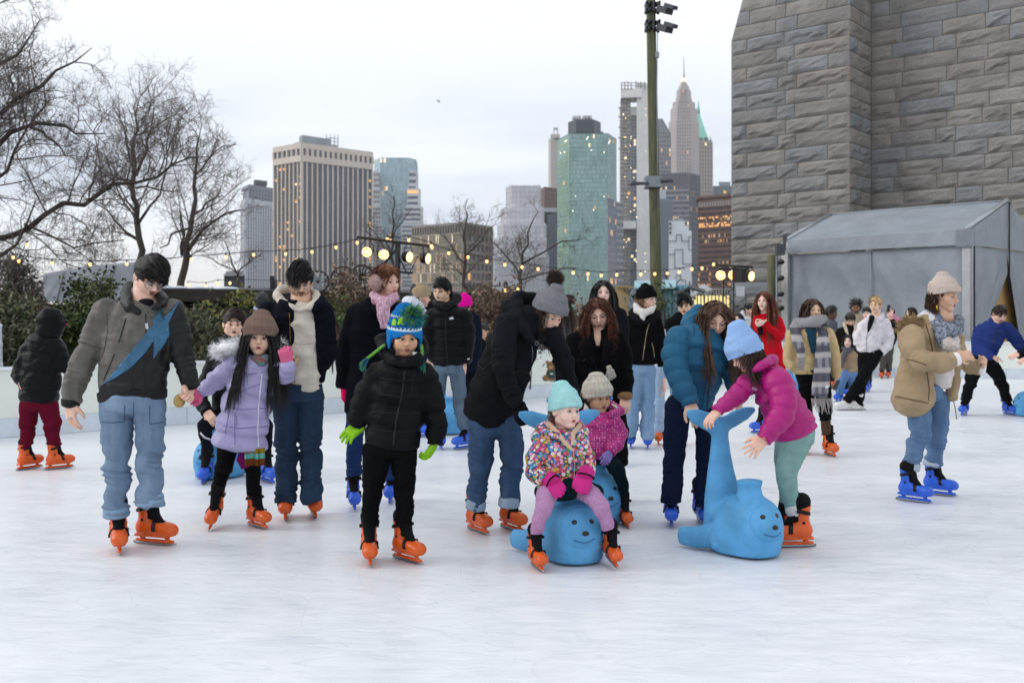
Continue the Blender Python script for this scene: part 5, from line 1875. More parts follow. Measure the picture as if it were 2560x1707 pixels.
for i,(x0,x1,top,dl)in enumerate(((1022,1046,428,795),(1018,1052,471,789),(1010,1058,516,783),(1004,1063,560,776))):
 q=[gp(x0,dl),gp(x1-6,dl),gp(x1,dl+10),gp(x1,dl+30),gp(x0,dl+25)]
 prism(T,'terrace',ST3,q,-0.1,zt(top,dl))
 facade(T,gp(x0,dl-0.4),gp(x1-6,dl-0.4),-2,zt(top+5,dl),1,22,[DKG2],ST3,pw=0.06,sp=0.5,rec=0.3,lit=0.12,rows=0.4,seed=30+i)
T=bldg('low wide brown office block with a dark ribbed top storey',1120,480)
BRN4=mat('block_brown','#8a8078',0.85,amt=0.08,scale=0.1)
BRL4=mat('block_beige','#aba395',0.85,amt=0.08,scale=0.1)
a,b,c,dd=quad(1030,500,1158,476,1232,500)
zt4=zt(556,478)
prism(T,'core',DKG2,(a,b,c,dd),-0.1,zt4-.3,0.09)
facade(T,a,b,-2,zt(584,478),26,9,[glassm('glass_taupe','#655f58'),glassm('glass_taupe2','#7a7266')],BRL4,pw=0.34,sp=0.12,rec=0.5,lit=0.16,rows=0.8,seed=40,litm=(LITD,LITW),litp=(0.8,0.2))
facade(T,b,c,-2,zt(584,478),7,9,[DKG,DKG2],BRN4,pw=0.22,sp=0.3,rec=0.8,lit=0.05,seed=41,piers='single')
facade(T,a,b,zt(582,478),zt(561,478),20,1,[mat('vent_dark','#4a443f',0.8)],BRN4,pw=0.35,sp=0.0,rec=0.9,lit=0,seed=42,piers='single')
facade(T,b,c,zt(582,478),zt(561,478),9,1,[mat('vent_dark','#4a443f',0.8)],BRN4,pw=0.30,sp=0.0,rec=0.9,lit=0,seed=43,piers='single')
prism(T,'parapet',BRN4,(a,b,c,dd),zt(562,478),zt4,-0.004)
T=bldg('stepped building wrapped in pale scaffold netting',1290,620)
NET=mat('netting_pale','#d2d2d8',0.9,amt=0.10,scale=0.12,stretch=(1,1,0.6))
SCAF=mat('scaffold_grey','#b8b8bf',0.8)
for i,(x0,x1,top,dl)in enumerate(((1265,1352,464,640),(1252,1360,520,632),(1244,1366,560,624),(1232,1368,598,616),(1222,1372,640,608))):
 q=[gp(x0,dl+14),gp(x0+14,dl),gp(x1-6,dl),gp(x1,dl+12),gp(x1-10,dl+36),gp(x0+6,dl+36)]
 prism(T,'netted_tier',NET,q,-0.1,zt(top,dl))
 nh=0 if i else 0
 for k,(s,e)in enumerate(((q[0],q[1]),(q[1],q[2]),(q[2],q[3]))):
  u=e-s;L_=np.linalg.norm(u);n_=max(2,int(L_/2.6))
  G=Geo()
  for j in range(n_+1):
   p=s+u*j/n_-unit(s)*0.5
   G.tube([A(*p,-0.1),A(*p,zt(top,dl)+1.0)],0.16,4)
  for z in np.arange(2,zt(top,dl)+1,3.4):
   G.tube([A(*(s-unit(s)*0.5),z),A(*(e-unit(s)*0.5),z)],0.14,4)
  tag(G.build('scaffold',SCAF,T),kind='stuff')
T=bldg('slim brown building behind the scaffolded one',1372,680)
BR6=mat('brick_brown_far','#715d58',0.85)
q=quad(1352,690,1362,680,1396,690)
prism(T,'core',BR6,q,-0.1,zt(468,682));facade(T,q[1]-unit(q[1])*.4,q[2]-unit(q[2])*.4,-2,zt(472,682),7,30,[DKG,DKG2],BR6,pw=0.35,sp=0.4,rec=0.3,lit=0.06,seed=50)
prism(T,'white_cornice',mat('cornice_white','#b9bdc4',0.7),[gp(1358,668),gp(1392,668),gp(1392,684),gp(1358,684)],zt(530,668),zt(520,668))
prism(T,'dark_annex',DKG2,[gp(1368,660),gp(1394,660),gp(1394,684),gp(1368,684)],-0.1,zt(536,660))
T=bldg('pale stone tower with a roof mast just left of the green glass tower',1385,950)
BE6=mat('stone_beige_far','#bdb7b1',0.85)
q=quad(1371,960,1378,950,1410,965)
prism(T,'core',BE6,q,-0.1,zt(345,952));facade(T,q[1]-unit(q[1])*.4,q[2]-unit(q[2])*.4,-2,zt(350,952),6,50,[glassm('glass_far','#6d7078')],BE6,pw=0.45,sp=0.4,rec=0.3,lit=0.02,seed=51)
prism(T,'crown',BE6,[gp(1376,952),gp(1400,952),gp(1400,966),gp(1376,966)],zt(345,952),zt(336,952))
G=Geo()
for x in(1385,1394):
 G.tube([W(x,340,956),W(x,318,956)],0.5,4)
G.box(W(1389,322,956),(4.5,2,2));G.build('roof_mast',SCAF,T)
T=bldg('green mirrored glass tower with a dark drum on its roof',1465,520)
GR=[glassm('glass_green','#9cbcb8',0.08),glassm('glass_green2','#a6c4bf',0.08),glassm('glass_green3','#90b2ae',0.08)]
GRY=[glassm('glass_green_reflection','#a3bd9f',0.08),glassm('glass_green_reflection2','#98b59b',0.08)]  # yellow reflection on the left facet is put into the glass colour
MG_=mat('mullion_green','#678f8b',0.4)
zt7=zt(336,520)
p=[gp(1393,540),gp(1423,520),gp(1520,520),gp(1541,536),gp(1541,570),gp(1393,570)]
prism(T,'core',MG_,p,-0.1,zt7-.2,0.015)
facade(T,p[0],p[1],-2,zt7,8,42,GRY+GR[:1],MG_,pw=0.07,sp=0.08,rec=0.12,lit=0.01,rows=0.3,seed=60,litm=(LITW,LITD),litp=(.5,.5))
facade(T,p[1],p[2],-2,zt7,26,42,GR,MG_,pw=0.07,sp=0.08,rec=0.12,lit=0.008,rows=0.35,seed=61,litm=(LITW,LITD),litp=(.5,.5))
facade(T,p[2],p[3],zt(498,524),zt7,7,22,GR,MG_,pw=0.07,sp=0.08,rec=0.12,lit=0.02,seed=62)
facade(T,p[2],p[3],-2,zt(498,524),7,20,[DKG,glassm('glass_navy','#494f64')],DKG2,pw=0.07,sp=0.12,rec=0.12,lit=0.10,rows=0.5,seed=63)
prism(T,'roof_drum',mat('drum_dark','#424952',0.5,amt=0.1),[gp(1420,532),gp(1440,524),gp(1485,524),gp(1502,532),gp(1500,556),gp(1420,556)],zt(332,525),zt(300,525))
prism(T,'drum_base',mat('drum_grey','#5a6065',0.6),[gp(1422,533),gp(1508,530),gp(1508,556),gp(1422,556)],zt7-1,zt(325,525))
G=Geo()
for x,h in((1436,10),(1447,14),(1460,11),(1468,14),(1475,12)):
 G.box(W(x,296,535),(2.2,2,h*.18));G.ball(W(x,293,535),1.0,nu=8,nv=6)
G.build('roof_vent',SCAF,T)
G=Geo()
for x,y in((1416,352),(1412,354),(1470,344),(1467,348),(1524,354),(1522,358),(1401,383),(1411,381),(1478,376),(1510,381),(1439,491),(1510,492),(1432,527),(1484,525)):
 G.ball(W(x,y,516),0.24,nu=8,nv=6)
tag(G.build('window_lamp',mat('lamp_pale',(1.0,0.93,0.72),emit=3.0),T),None)
T=bldg('unfinished pale concrete tower with an open hoist strip and work lights',1582,700)
CO8=mat('concrete_pale','#dedfde',0.9,amt=0.08,scale=0.2)
q=[gp(1568,700),gp(1620,700),gp(1626,716),gp(1560,720)]
prism(T,'core',CO8,[gp(1592,700),gp(1624,704),gp(1624,724),gp(1592,724)],-0.1,zt(208,702))
prism(T,'core',mat('concrete_grey','#cbcccd',0.9),[gp(1549,712),gp(1594,708),gp(1594,726),gp(1549,726)],-0.1,zt(270,712))
facade(T,gp(1552,704),gp(1576,704),-2,zt(250,704),3,62,[mat('open_floor','#dedbd8',0.9),mat('open_floor2','#c4c1be',0.9)],mat('scaffold_dark','#8d8986',0.8),pw=0.16,sp=0.22,rec=1.2,lit=0.035,rows=0.6,seed=70,litm=(LITW,LIT),litp=(.5,.5))
facade(T,gp(1577,703),gp(1591,703),-2,zt(290,704),2,60,[DKG2,mat('hoist_brown','#8a7468',0.9)],mat('hoist_steel','#8995a1',0.7),pw=0.14,sp=0.2,rec=0.8,lit=0.06,rows=0.8,seed=71,litm=(LITW,LIT),litp=(.6,.4))
prism(T,'top_frame',CO8,[gp(1552,700),gp(1604,698),gp(1604,716),gp(1552,716)],zt(245,700),zt(222,700))
G=Geo()
for x in(1554,1562,1570,1578,1590,1602,1612):
 G.tube([W(x,224,699),W(x,203+(x%5),699)],0.35,4)
for y in(207,214):
 G.tube([W(1552,y,699),W(1614,y+2,699)],0.3,4)
for y in(270,292,318,345,372):
 G.tube([W(1546,y,700),W(1564,y,700)],0.5,4)
G.build('scaffold',mat('scaffold_dark','#5a5654',0.8),T)
prism(T,'transfer_slab',CO8,[gp(1553,692),gp(1590,692),gp(1590,704),gp(1553,704)],zt(572,692),zt(553,692))
G=Geo()
rs=np.random.RandomState(4)
for k in range(30):
 x=rs.choice([1560,1566,1577,1584,1591,1613])+rs.uniform(-2,2);y=rs.uniform(268,700)
 G.ball(W(x,y,697),0.27,nu=6,nv=5)
G.build('work_lamp',mat('lamp_work',(1.0,0.76,0.40),emit=3.5),T)
T=bldg('small striped building between the green tower and the unfinished tower',1549,560)
q=quad(1539,566,1542,560,1558,566)
prism(T,'core',DKG2,q,-0.1,zt(506,562));facade(T,q[1]-unit(q[1])*.4,q[2]-unit(q[2])*.4,-2,zt(508,562),3,18,[DKG],mat('band_pale','#9ea1a6',0.8),pw=0.1,sp=0.45,rec=0.3,lit=0.1,seed=72)
T=bldg('dark tower with a sloping slate roof directly right of the pole',1655,1000)
SL9=mat('slate_dark','#5a606a',0.7);ST9=mat('stone_grey_far','#8b8a8e',0.85)
q=[gp(1622,1010),gp(1640,1000),gp(1677,1000),gp(1677,1030),gp(1622,1030)]
prism(T,'core',ST9,q,-0.1,zt(334,1002),0.06)
facade(T,q[1],q[2],-2,zt(340,1002),9,42,[DKG,DKG2],ST9,pw=0.35,sp=0.3,rec=0.5,lit=0.05,seed=80)
za,zb=zt(334,1002),zt(292,1002)
v=[A(*q[0],za),A(*q[1],za),A(*q[2],za),A(*q[3],za),A(*q[4],za),A(*gp(1634,1016),zb),A(*gp(1656,1012),zb)]
Geo().add(v,[(0,1,5,4),(1,2,6,5),(3,4,5,6)],[(2,3,6)]).build('roof',SL9,T,smooth=False)
T=bldg('tall brown art deco skyscraper with a lit stepped crown and spire',1709,1100)
AD=mat('deco_stone','#b1abaa',0.85,amt=0.08,scale=0.05)
ADW=[glassm('glass_brown','#7a7270'),glassm('glass_brown2','#857c79')]
for i,(x0,x1,top,bot,dl)in enumerate(((1673,1747,300,800,1100),(1677,1742,268,302,1102),(1682,1737,252,270,1104),(1690,1729,240,254,1106),(1692,1727,222,242,1107),(1696,1723,212,224,1108),(1701,1718,204,213,1109))):
 w=(x1-x0)/2
 q=[gp(x0,dl+10),gp(x0+w*.5,dl),gp(x1-w*.5,dl),gp(x1,dl+10),gp(x1-4,dl+26),gp(x0+4,dl+26)]
 prism(T,'tier',AD,q,-0.1 if bot==800 else zt(bot,dl),zt(top,dl))
 if i<5:
  for s,e,n in((q[0],q[1],4),(q[1],q[2],6),(q[2],q[3],4)):
   facade(T,s-unit(s)*.3,e-unit(e)*.3,zt(bot,dl)if bot!=800 else-2,zt(top+2,dl),n,max(2,int((bot-top)/8.5)),ADW,AD,pw=0.5,sp=0.3,rec=0.25,lit=0.02,seed=90+i)
prism(T,'lantern',mat('lantern_lit',(1.0,0.80,0.52),emit=0.9),[gp(1703,1109),gp(1716,1109),gp(1716,1117),gp(1703,1117)],zt(207,1110),zt(196,1110),0.1)
G=Geo().tube([W(1710,200,1112),W(1710,184,1112),W(1709,140,1112)],[1.6,0.8,0.2],6);G.build('spire',mat('spire_pale','#a9a49c',0.5),T)
T=bldg('stone tower with a green copper pyramid roof, beside the art deco spire',1760,1150)
ST11=mat('stone_tan_far','#a89e96',0.85)
q=[gp(1741,1156),gp(1748,1150),gp(1781,1152),gp(1781,1175),gp(1741,1175)]
prism(T,'core',ST11,q,-0.1,zt(352,1152));facade(T,q[1]-unit(q[1])*.3,q[2]-unit(q[2])*.3,-2,zt(358,1152),5,44,[glassm('glass_brown','#7a7270')],ST11,pw=0.4,sp=0.35,rec=0.25,lit=0.02,seed=100)
COP=mat('copper_green','#86cfbd',0.6,amt=0.12,scale=0.2)
za,zb=zt(344,1154),zt(283,1160)
b4=[gp(1738,1158),gp(1770,1154),gp(1772,1178),gp(1738,1180)]
v=[A(*p_,za)for p_ in b4]+[A(*gp(1744,1164),zb),A(*gp(1749,1164),zb),A(*gp(1749,1168),zb),A(*gp(1744,1168),zb)]
Geo().add(v,[(0,1,5,4),(1,2,6,5),(2,3,7,6),(3,0,4,7),(4,5,6,7)]).build('roof',COP,T,smooth=False)
Geo().tube([W(1746,285,1166),W(1746,268,1166),W(1746,250,1166)],[2.2,1.4,0.2],8).build('spire',COP,T)
for x in(1758,1776):
 Geo().tube([W(x,352,1152),W(x,340,1152)],[1.2,0.2],6).build('pinnacle',COP,T)
T=bldg('dark ribbed office tower with lit storeys in front of the art deco spire',1700,820)
DK12=mat('rib_dark','#666971',0.7)
q=[gp(1644,836),gp(1652,824),gp(1724,820),gp(1750,836),gp(1744,866),gp(1650,866)]
prism(T,'core',DKG2,q,-0.1,zt(436,824),0.09)
facade(T,q[1],q[2],zt(466,822),zt(436,822),24,1,[DKG],DK12,pw=0.4,sp=0.0,rec=0.8,lit=0.0,seed=110)
facade(T,q[2],q[3],zt(466,824),zt(436,824),9,1,[DKG],DK12,pw=0.4,sp=0.0,rec=0.8,lit=0.0,seed=111)
facade(T,q[1],q[2],-2,zt(466,822),24,26,[DKG2,glassm('glass_grey','#444a54')],mat('band_grey','#8f9298',0.8),pw=0.12,sp=0.4,rec=0.5,lit=0.09,rows=0.7,seed=112,litm=(LITW,LIT,LITD),litp=(.35,.35,.3))
facade(T,q[2],q[3],-2,zt(466,824),9,26,[DKG2],DK12,pw=0.3,sp=0.2,rec=0.5,lit=0.08,seed=113)
prism(T,'parapet',DK12,q,zt(437,824),zt(433,824),-0.003)
T=bldg('plain blue-grey slab building beside the pole',1660,620)
q=[gp(1625,626),gp(1641,620),gp(1681,624),gp(1681,650),gp(1625,650)]
prism(T,'core',mat('slab_blue','#7f8c9a',0.7,amt=0.06,scale=0.1),q,-0.1,zt(497,622));prism(T,'penthouse',mat('slab_white','#b5bac1',0.7),[gp(1640,628),gp(1665,628),gp(1665,645),gp(1640,645)],zt(498,628),zt(475,628))
facade(T,q[1]-unit(q[1])*.4,q[2]-unit(q[2])*.4,-2,zt(500,622),12,1,[mat('slab_blue2','#788593',0.6)],mat('slab_rib','#8d99a6',0.7),pw=0.12,sp=0.0,rec=0.25,lit=0.0,seed=120)
T=bldg('small white stepped building with dark pipe lines running over its wall',1700,460)
WH14=mat('wall_white','#d9dce0',0.8,amt=0.05,scale=0.2)
z0=-0.1
for x0,x1,top in((1672,1690,553),(1690,1712,553),(1712,1722,565),(1722,1729,577)):
 prism(T,'wall',WH14,[gp(x0,460),gp(x1,460),gp(x1,478),gp(x0,478)],z0,zt(top,460))
prism(T,'roof_plant',mat('mech_grey','#8a939b',0.6),[gp(1685,462),gp(1708,462),gp(1708,474),gp(1685,474)],zt(555,462),zt(545,462))
LN=mat('pipe_dark','#4a525d',0.7)
G=Geo()
def path(pts):
 for(xa,ya),(xb,yb)in zip(pts[:-1],pts[1:]):
  G.tube([W(xa,ya,459.4),W(xb,yb,459.4)],0.17,5)
path([(1673,603),(1691,603),(1691,587),(1704,587),(1704,603),(1722,603),(1722,592),(1728,592)])
path([(1673,636),(1687,636),(1687,670),(1712,670)]);path([(1687,636),(1687,624),(1707,624),(1707,660),(1728,660)])
path([(1673,702),(1680,702),(1680,712)]);path([(1690,714),(1690,688),(1702,688),(1702,700),(1714,700),(1714,714)]);path([(1722,603),(1722,625),(1728,625)])
G.build_split('pipe',LN,T)
for y in(560,571,582):
 Geo().box(W(1676,y,459.6),(1.0,0.3,1.3)).build('window',DKG,T,smooth=False)
T=bldg('brown office block with long amber lit storeys, at the left edge of the stone pier',1790,500)
BR15=mat('brown_red','#664840',0.8,amt=0.08)
q=[gp(1741,504),gp(1745,500),gp(1838,486),gp(1850,520),gp(1741,520)]
prism(T,'core',BR15,q,-0.1,zt(492,498),0.14)
facade(T,q[1],q[2],zt(520,498),zt(505,498),14,1,[mat('louvre','#8e8a88',0.7)],BR15,pw=0.12,sp=0.1,rec=0.3,lit=0.0,seed=131)
facade(T,q[1],q[2],-2,zt(520,498),34,21,[DKG,glassm('glass_brown','#7a7270'),DKG],BR15,pw=0.06,sp=0.48,rec=0.4,lit=0.18,rows=0.55,seed=130)
u,n_=unit(q[2]-q[1]),None
for yy in(545,560,566):
 G=Geo()
 rs=np.random.RandomState(yy)
 for k in range(40):
  if rs.rand()<0.6:
   p_=q[1]+(q[2]-q[1])*(k+.5)/40
   G.box((*(p_-unit(p_)*0.25),zt(yy,496)),(0.36,0.1,0.8))
 G.build('lit_window',LIT,T,smooth=False)
prism(T,'parapet',BR15,q,zt(496,498),zt(490,498),-0.004)
T=bldg('small dark glass block showing above the brown office block',1804,720)
q=[gp(1778,726),gp(1784,720),gp(1830,720),gp(1830,745),gp(1778,745)]
prism(T,'core',DKG2,q,-0.1,zt(466,722));facade(T,gp(1795,719),gp(1830,719),zt(520,719),zt(468,719),10,6,[glassm('glass_teal','#5d757a')],mat('mullion_grey','#7c8388',.6),pw=0.1,sp=0.2,rec=0.2,lit=0.03,seed=140)
prism(T,'roof_plant',mat('mech_pale','#8b959c',0.6),[gp(1797,724),gp(1826,724),gp(1826,738),gp(1797,738)],zt(466,722),zt(454,722))
T=thing('low_house',(W(580,786,120)[0],120,0),'low dark house far behind the bare trees at the left','house')
prism(T,'wall',mat('house_dark','#4a4a50',0.85),[gp(560,120),gp(612,120),gp(612,130),gp(560,130)],-0.05,zt(690,120))
v=[A(*gp(558,119.5),zt(690,119.5)),A(*gp(614,119.5),zt(690,119.5)),A(*gp(606,126),zt(678,126)),A(*gp(566,126),zt(678,126)),A(*gp(612,131),zt(690,131)),A(*gp(560,131),zt(690,131))]
Geo().add(v,[(0,1,2,3),(4,5,3,2)],[(1,4,2),(5,0,3)]).build('roof',mat('house_roof','#5a5a60',0.85),T,smooth=False)
T=thing('blue_kiosk',(W(1690,786,34)[0],34,0),'light blue painted kiosk between the tall pole and the stage light tower','kiosk')
KB=mat('kiosk_blue','#6aa3b5',0.7,amt=0.08,scale=2)
prism(T,'wall',KB,[gp(1590,35),gp(1722,33),gp(1722,37),gp(1590,38)],-0.05,zt(714,34))
v=[A(*gp(1586,34.6),zt(722,34.4)),A(*gp(1690,32.6),zt(722,33)),A(*gp(1690,38),zt(704,38)),A(*gp(1586,38.5),zt(706,38))]
G=Geo().add([*v,*[p_+A(0,0,0.08)for p_ in v]],[(3,2,1,0),(4,5,6,7),(0,1,5,4),(1,2,6,5),(2,3,7,6),(3,0,4,7)]);G.build('roof',mat('kiosk_roof','#8fb6c0',0.6),T,smooth=False)
for x in(1600,1625,1650,1675,1700,1718):
 Geo().box((*(gp(x,34.9-(x-1590)*0.0152)-A(0,.02)),1.2),(0.05,0.05,2.5)).build('batten',mat('kiosk_trim','#8dbccb',0.7),T,smooth=False)
T=thing('awning_roof',(W(1730,786,36)[0],36,0),'dark edged pitched awning in front of the blue kiosk','awning')
v=[W(1682,742,31.5),W(1722,722,31.5),W(1760,735,31.5),W(1690,735,34),W(1724,716,34),W(1766,730,34)]
Geo().add([*v,*[p_+A(0,0,0.07)for p_ in v]],[(0,1,4,3),(1,2,5,4),(9,10,7,6),(10,11,8,7),(0,6,7,1),(1,7,8,2)]).build('roof',mat('awning_dark','#4d5256',0.8),T,smooth=False)
Geo().box(W(1724,740,33.5),(0.05,0.05,1.0)).box(W(1686,765,32),(0.06,0.06,1.0)).build('post',GALV,T,smooth=False)
UM=mat('umbrella_white','#c3c6ca',0.8,amt=0.05)
for i,(x,y,r,d)in enumerate(((1692,714,24,40.0),(1760,709,26,41.0),(1720,722,20,43.0))):
 t=thing('market_umbrella',(W(x,786,d)[0],d,0),['white umbrella canopy left of the yellow-windowed terrace','white umbrella canopy nearest the stage light tower','low white umbrella canopy between the two larger ones'][i],'umbrella','white terrace umbrellas')
 c=W(x,y,d);R_=r*d/F
 a_=np.arange(9)*math.pi/4
 ring=[c+A(R_*math.cos(q_),R_*math.sin(q_),-0.30-0.05*math.cos(4*q_))for q_ in a_[:8]]
 low=[p_-A(0,0,0.14)for p_ in ring]
 Geo().add([c]+ring+low,[(1+k,9+k,9+(k+1)%8,1+(k+1)%8)for k in range(8)],[(0,1+k,1+(k+1)%8)for k in range(8)]).build('canopy',UM,t,smooth=False)
 Geo().tube([c,A(c[0],c[1],0)],0.03,6).build('pole',GALV,t)
T=thing('terrace_pavilion',(W(1765,786,46)[0],46,0),'long terrace pavilion with a row of yellow lit windows behind the umbrellas','pavilion')
prism(T,'wall',mat('pavilion_grey','#7a8088',0.8),[gp(1725,46),gp(1880,46),gp(1880,50),gp(1725,50)],-0.05,zt(735,46))
for k in range(11):
 x=1730+k*9
 Geo().box(W(x,756,45.9),(0.085,0.06,0.62)).build('window',mat('window_yellow',(1.0,0.82,0.36),emit=0.7),T,smooth=False)
G=Geo()
for k in range(16):
 G.tube([W(1728+k*7,738,45.7),W(1728+k*7,722,45.7)],0.02,4)
G.tube([W(1726,723,45.7),W(1836,723,45.7)],0.025,4);G.build('railing',mat('rail_white','#b9bdc2',0.6),T)
T=thing('beige_kiosk',(W(1563,786,33)[0],33,0),'beige kiosk wall lit warm, left of the tall pole','kiosk')
prism(T,'wall',mat('kiosk_beige','#c2a67c',0.8,amt=0.05),[gp(1538,33),gp(1572,33),gp(1572,36),gp(1538,36)],-0.05,zt(718,33))
prism(T,'side_wall',mat('kiosk_sign','#8f9aa6',0.7),[gp(1572,32.6),gp(1592,32.6),gp(1592,35),gp(1572,35)],-0.05,zt(722,33))
Geo().box(W(1563,717,32.9),(0.55,0.12,0.06)).build('cornice',mat('kiosk_cornice','#a98f66',0.8),T,smooth=False)
# thin winter haze over the river
hz_=bpy.data.materials.new('haze_air');hz_.use_nodes=True
hz_.node_tree.nodes.clear()
_o=hz_.node_tree.nodes.new('ShaderNodeOutputMaterial');_v=hz_.node_tree.nodes.new('ShaderNodeVolumePrincipled')
_v.inputs['Color'].default_value=(0.97,0.98,1.0,1);_v.inputs['Density'].default_value=0.00013
hz_.node_tree.links.new(_v.outputs[0],_o.inputs['Volume'])
hz=tag(Geo().box((0,1100,154),(3700,2700,310.2)).build('haze',hz_,smooth=False),kind='stuff')
# the blue seal skating aids
SEALBLUE=mat('seal_plastic','#559bcb',0.58,amt=0.14,scale=7,bump=0.002,bscale=90,spec=0.3)
SEALDARK=mat('seal_eye','#15171c',0.35)
_sd={}
def seal_meshes():
 if _sd:
  return _sd
 S=Sdf((-0.40,-0.36,0.0),(0.40,0.36,0.95),0.0105)
 S.tube([(0.02,0,-0.02),(0.02,0,0.10),(0.02,0,0.19),(0.04,0,0.275)],[0.200,0.200,0.175,0.120],0.0,side=(0,1,0),flat=1.12,endcap=0.5,kseg=0.04)
 S.ell((0.145,0,0.210),(0.150,0.155,0.148),0.04)
 S.tube([(0.17,0,-0.02),(0.19,0,0.11)],[0.135,0.125],0.06,side=(0,1,0),flat=0.75)
 S.ell((0.255,0,0.190),(0.075,0.078,0.058),0.045)
 for sy in(-1,1):
  S.ell((0.20,sy*0.070,0.150),(0.075,0.070,0.075),0.04)
 S.tube([(0.085,0,0.34),(0.085,0,0.395),(0.085,0,0.440)],[0.088,0.072,0.083],0.025,side=(0,1,0),flat=0.85,endcap=0.15)
 zs=np.linspace(0.12,0.735,16)
 S.tube(np.stack([np.interp(zs,[0.12,0.3,0.45,0.6,0.735],[-0.12,-0.183,-0.205,-0.212,-0.215]),0*zs,zs],1),0.056+0.125*np.clip((0.735-zs)/0.615,0,1)**1.5,0.035,side=(0,1,0),flat=0.62,endcap=0.8)
 for sy in(-1,1):
  S.tube([(-0.215,0,0.735),(-0.215,sy*0.10,0.780),(-0.21,sy*0.19,0.815),(-0.20,sy*0.255,0.842)],[0.064,0.058,0.048,0.020],0.03,side=(0.2,sy*0.6,0.75),flat=0.52,endcap=0.7)
  S.tube([(0.02,sy*0.165,0.13),(-0.12,sy*0.235,0.075),(-0.22,sy*0.275,0.068)],[0.075,0.070,0.062],0.02,side=(0.2,0,1),flat=0.62,endcap=0.8)
  S.tube([(0.02,sy*0.188,0.19),(0.00,sy*0.212,0.10),(0.03,sy*0.214,0.05)],[0.018,0.022,0.016],0.012)
 a=np.linspace(0.2,math.pi*2+0.2,25)
 mth=np.linspace(-1,1,11)
 S.plane((0,0,0.012),(0,0,-1),0.02)
 P,Q=S.mesh()
 _sd['body']=Geo().add(P,Q)
 return _sd
def seal(px,d,yaw,label,group='blue seal skating aids',lift=0.0,size=1.0):
 """placed by where it stands on the ice; yaw 0 looks at the camera, + to the right"""
 x0=(px-CX)/F*d
 root=thing('seal_skating_aid',(x0,d,lift),label,'skating aid',group)
 y=rad(yaw-math.degrees(math.atan2(px-CX,F)))
 X=A(math.sin(y),-math.cos(y),0);Y=A(math.cos(y),math.sin(y),0);Z=A(0,0,1)
 R=np.stack([X,Y,Z],1)*size
 M=np.eye(4);M[:3,:3]=R
 if 'mesh' not in _sd:
  g=seal_meshes()['body']
  b=bvh_of(g)
  o=g.build('body',SEALBLUE)
  _sd['mesh']=o.data
  bpy.data.objects.remove(o)
  def at(yy,zz,out=0.0):
   l,n,*_=b.ray_cast(Vector((1.0,yy,zz)),Vector((-1,0,0)))
   return np.array(l)+np.array(n)*out,np.array(n)
  parts=[]
  for nm,pts in(('eye',[(-0.052,0.262),(0.052,0.262)]),('nose',[(0.0,0.205)])):
   for yy,zz in pts:
    c,n=at(yy,zz)
    u=unit(np.cross(A(0,0,1),n));v=np.cross(n,u)
    gg=Geo().ball(c,(0.0165 if nm=='eye' else 0.021,0.0145,0.006 if nm=='eye' else 0.012),nu=14,nv=8,R=np.stack([u,v,n],1))
    parts.append((nm,gg,SEALDARK))
  gg=Geo()
  t=np.linspace(-1,1,13)
  pts=np.array([at(0.062*u,0.150+0.018*abs(u)**1.6*1.0,0.0005)[0]for u in t])
  gg.tube(pts,0.0032,5)
  parts.append(('mouth',gg,mat('seal_mouth','#1f5a86',0.6)))
  gg=Geo()
  a=np.linspace(0,2*math.pi,33)
  pts=np.array([at(0.118*math.cos(u),0.222+0.108*math.sin(u),-0.001)[0]for u in a])
  gg.tube(pts,0.0045,5,cap=False)
  parts.append(('face_ring',gg,SEALBLUE))
  _sd['parts']=[]
  for nm,gg,m in parts:
   o=gg.build(nm,m)
   _sd['parts'].append((nm,o.data))
   bpy.data.objects.remove(o)
 for nm,data in[('body',_sd['mesh'])]+_sd['parts']:
  o=bpy.data.objects.new(nm,data)
  SC.collection.objects.link(o)
  o.parent=root
  o.matrix_local=Matrix(M.tolist())
 return root
seal(1852,6.12,37,'blue plastic seal with nobody on it, its tail handle held by the woman in teal')
seal(1422,5.98,17,'blue plastic seal carrying the toddler in the flowered jacket')
seal(1478,7.05,24,'blue plastic seal behind, carrying the toddler in the pink dotted jacket')
seal(555,8.95,-34,'blue plastic seal half hidden behind the lilac coat, ridden by a young man')
seal(1958,17.2,100,'blue seal under the seated woman in the beige coat with grey scarf',size=1.1)
seal(2075,22.2,-95,'blue seal far back at the boards beside the grey trousers')
seal(2590,14.2,-60,'blue seal cut by the right edge of the picture beside the man in blue fleece')
seal(1118,12.2,30,'blue seal mostly hidden behind the man in the black puffer jacket')
# the skaters
R1=(0,600,640/1224);R2=(440,600,700/1276);R3=(1040,650,600/1176);R4=(1560,680,600/1271);R5=(1900,660,660/1568)
Z1=(1840,720,400/1568);Z2=(2260,720,300/1307);Z3=(1000,640,300/1470);Z4=(1380,660,400/2091);Z5=(460,680,300/871);Z6=(0,560,320/1254);Z7=(720,560,400/2091)
def M_cloth(col,rough=0.85,**k):
 k=dict(dict(amt=0.12,scale=14,bump=0.010,bscale=20,bstr=(1,1,1.6),sheen=0.0,spec=0.06),**k)
 return mat('cloth_'+col+str(int(rough*100)),col,rough,**k)
def M_nylon(col,rough=0.45,**k):
 k=dict(dict(amt=0.10,scale=9,bump=0.012,bscale=17,bstr=(1,1,1.7),spec=0.10 if int(col[1:3],16)<40 else 0.35),**k)
 return mat('nylon_'+col+str(int(rough*100)),col,rough,**k)
def M_denim(col,col2,**k):
 a,b=np.array(lin(col)),np.array(lin(col2))
 k=dict(dict(amt=0.05,scale=6,bump=0.014,bscale=15,bstr=(0.8,0.8,2.0),stretch=(1.6,1.6,0.4),spec=0.1,col2=tuple(a*.35+b*.65)),**k)
 return mat('denim_'+col,tuple(a*.72+b*.28),0.9,**k)
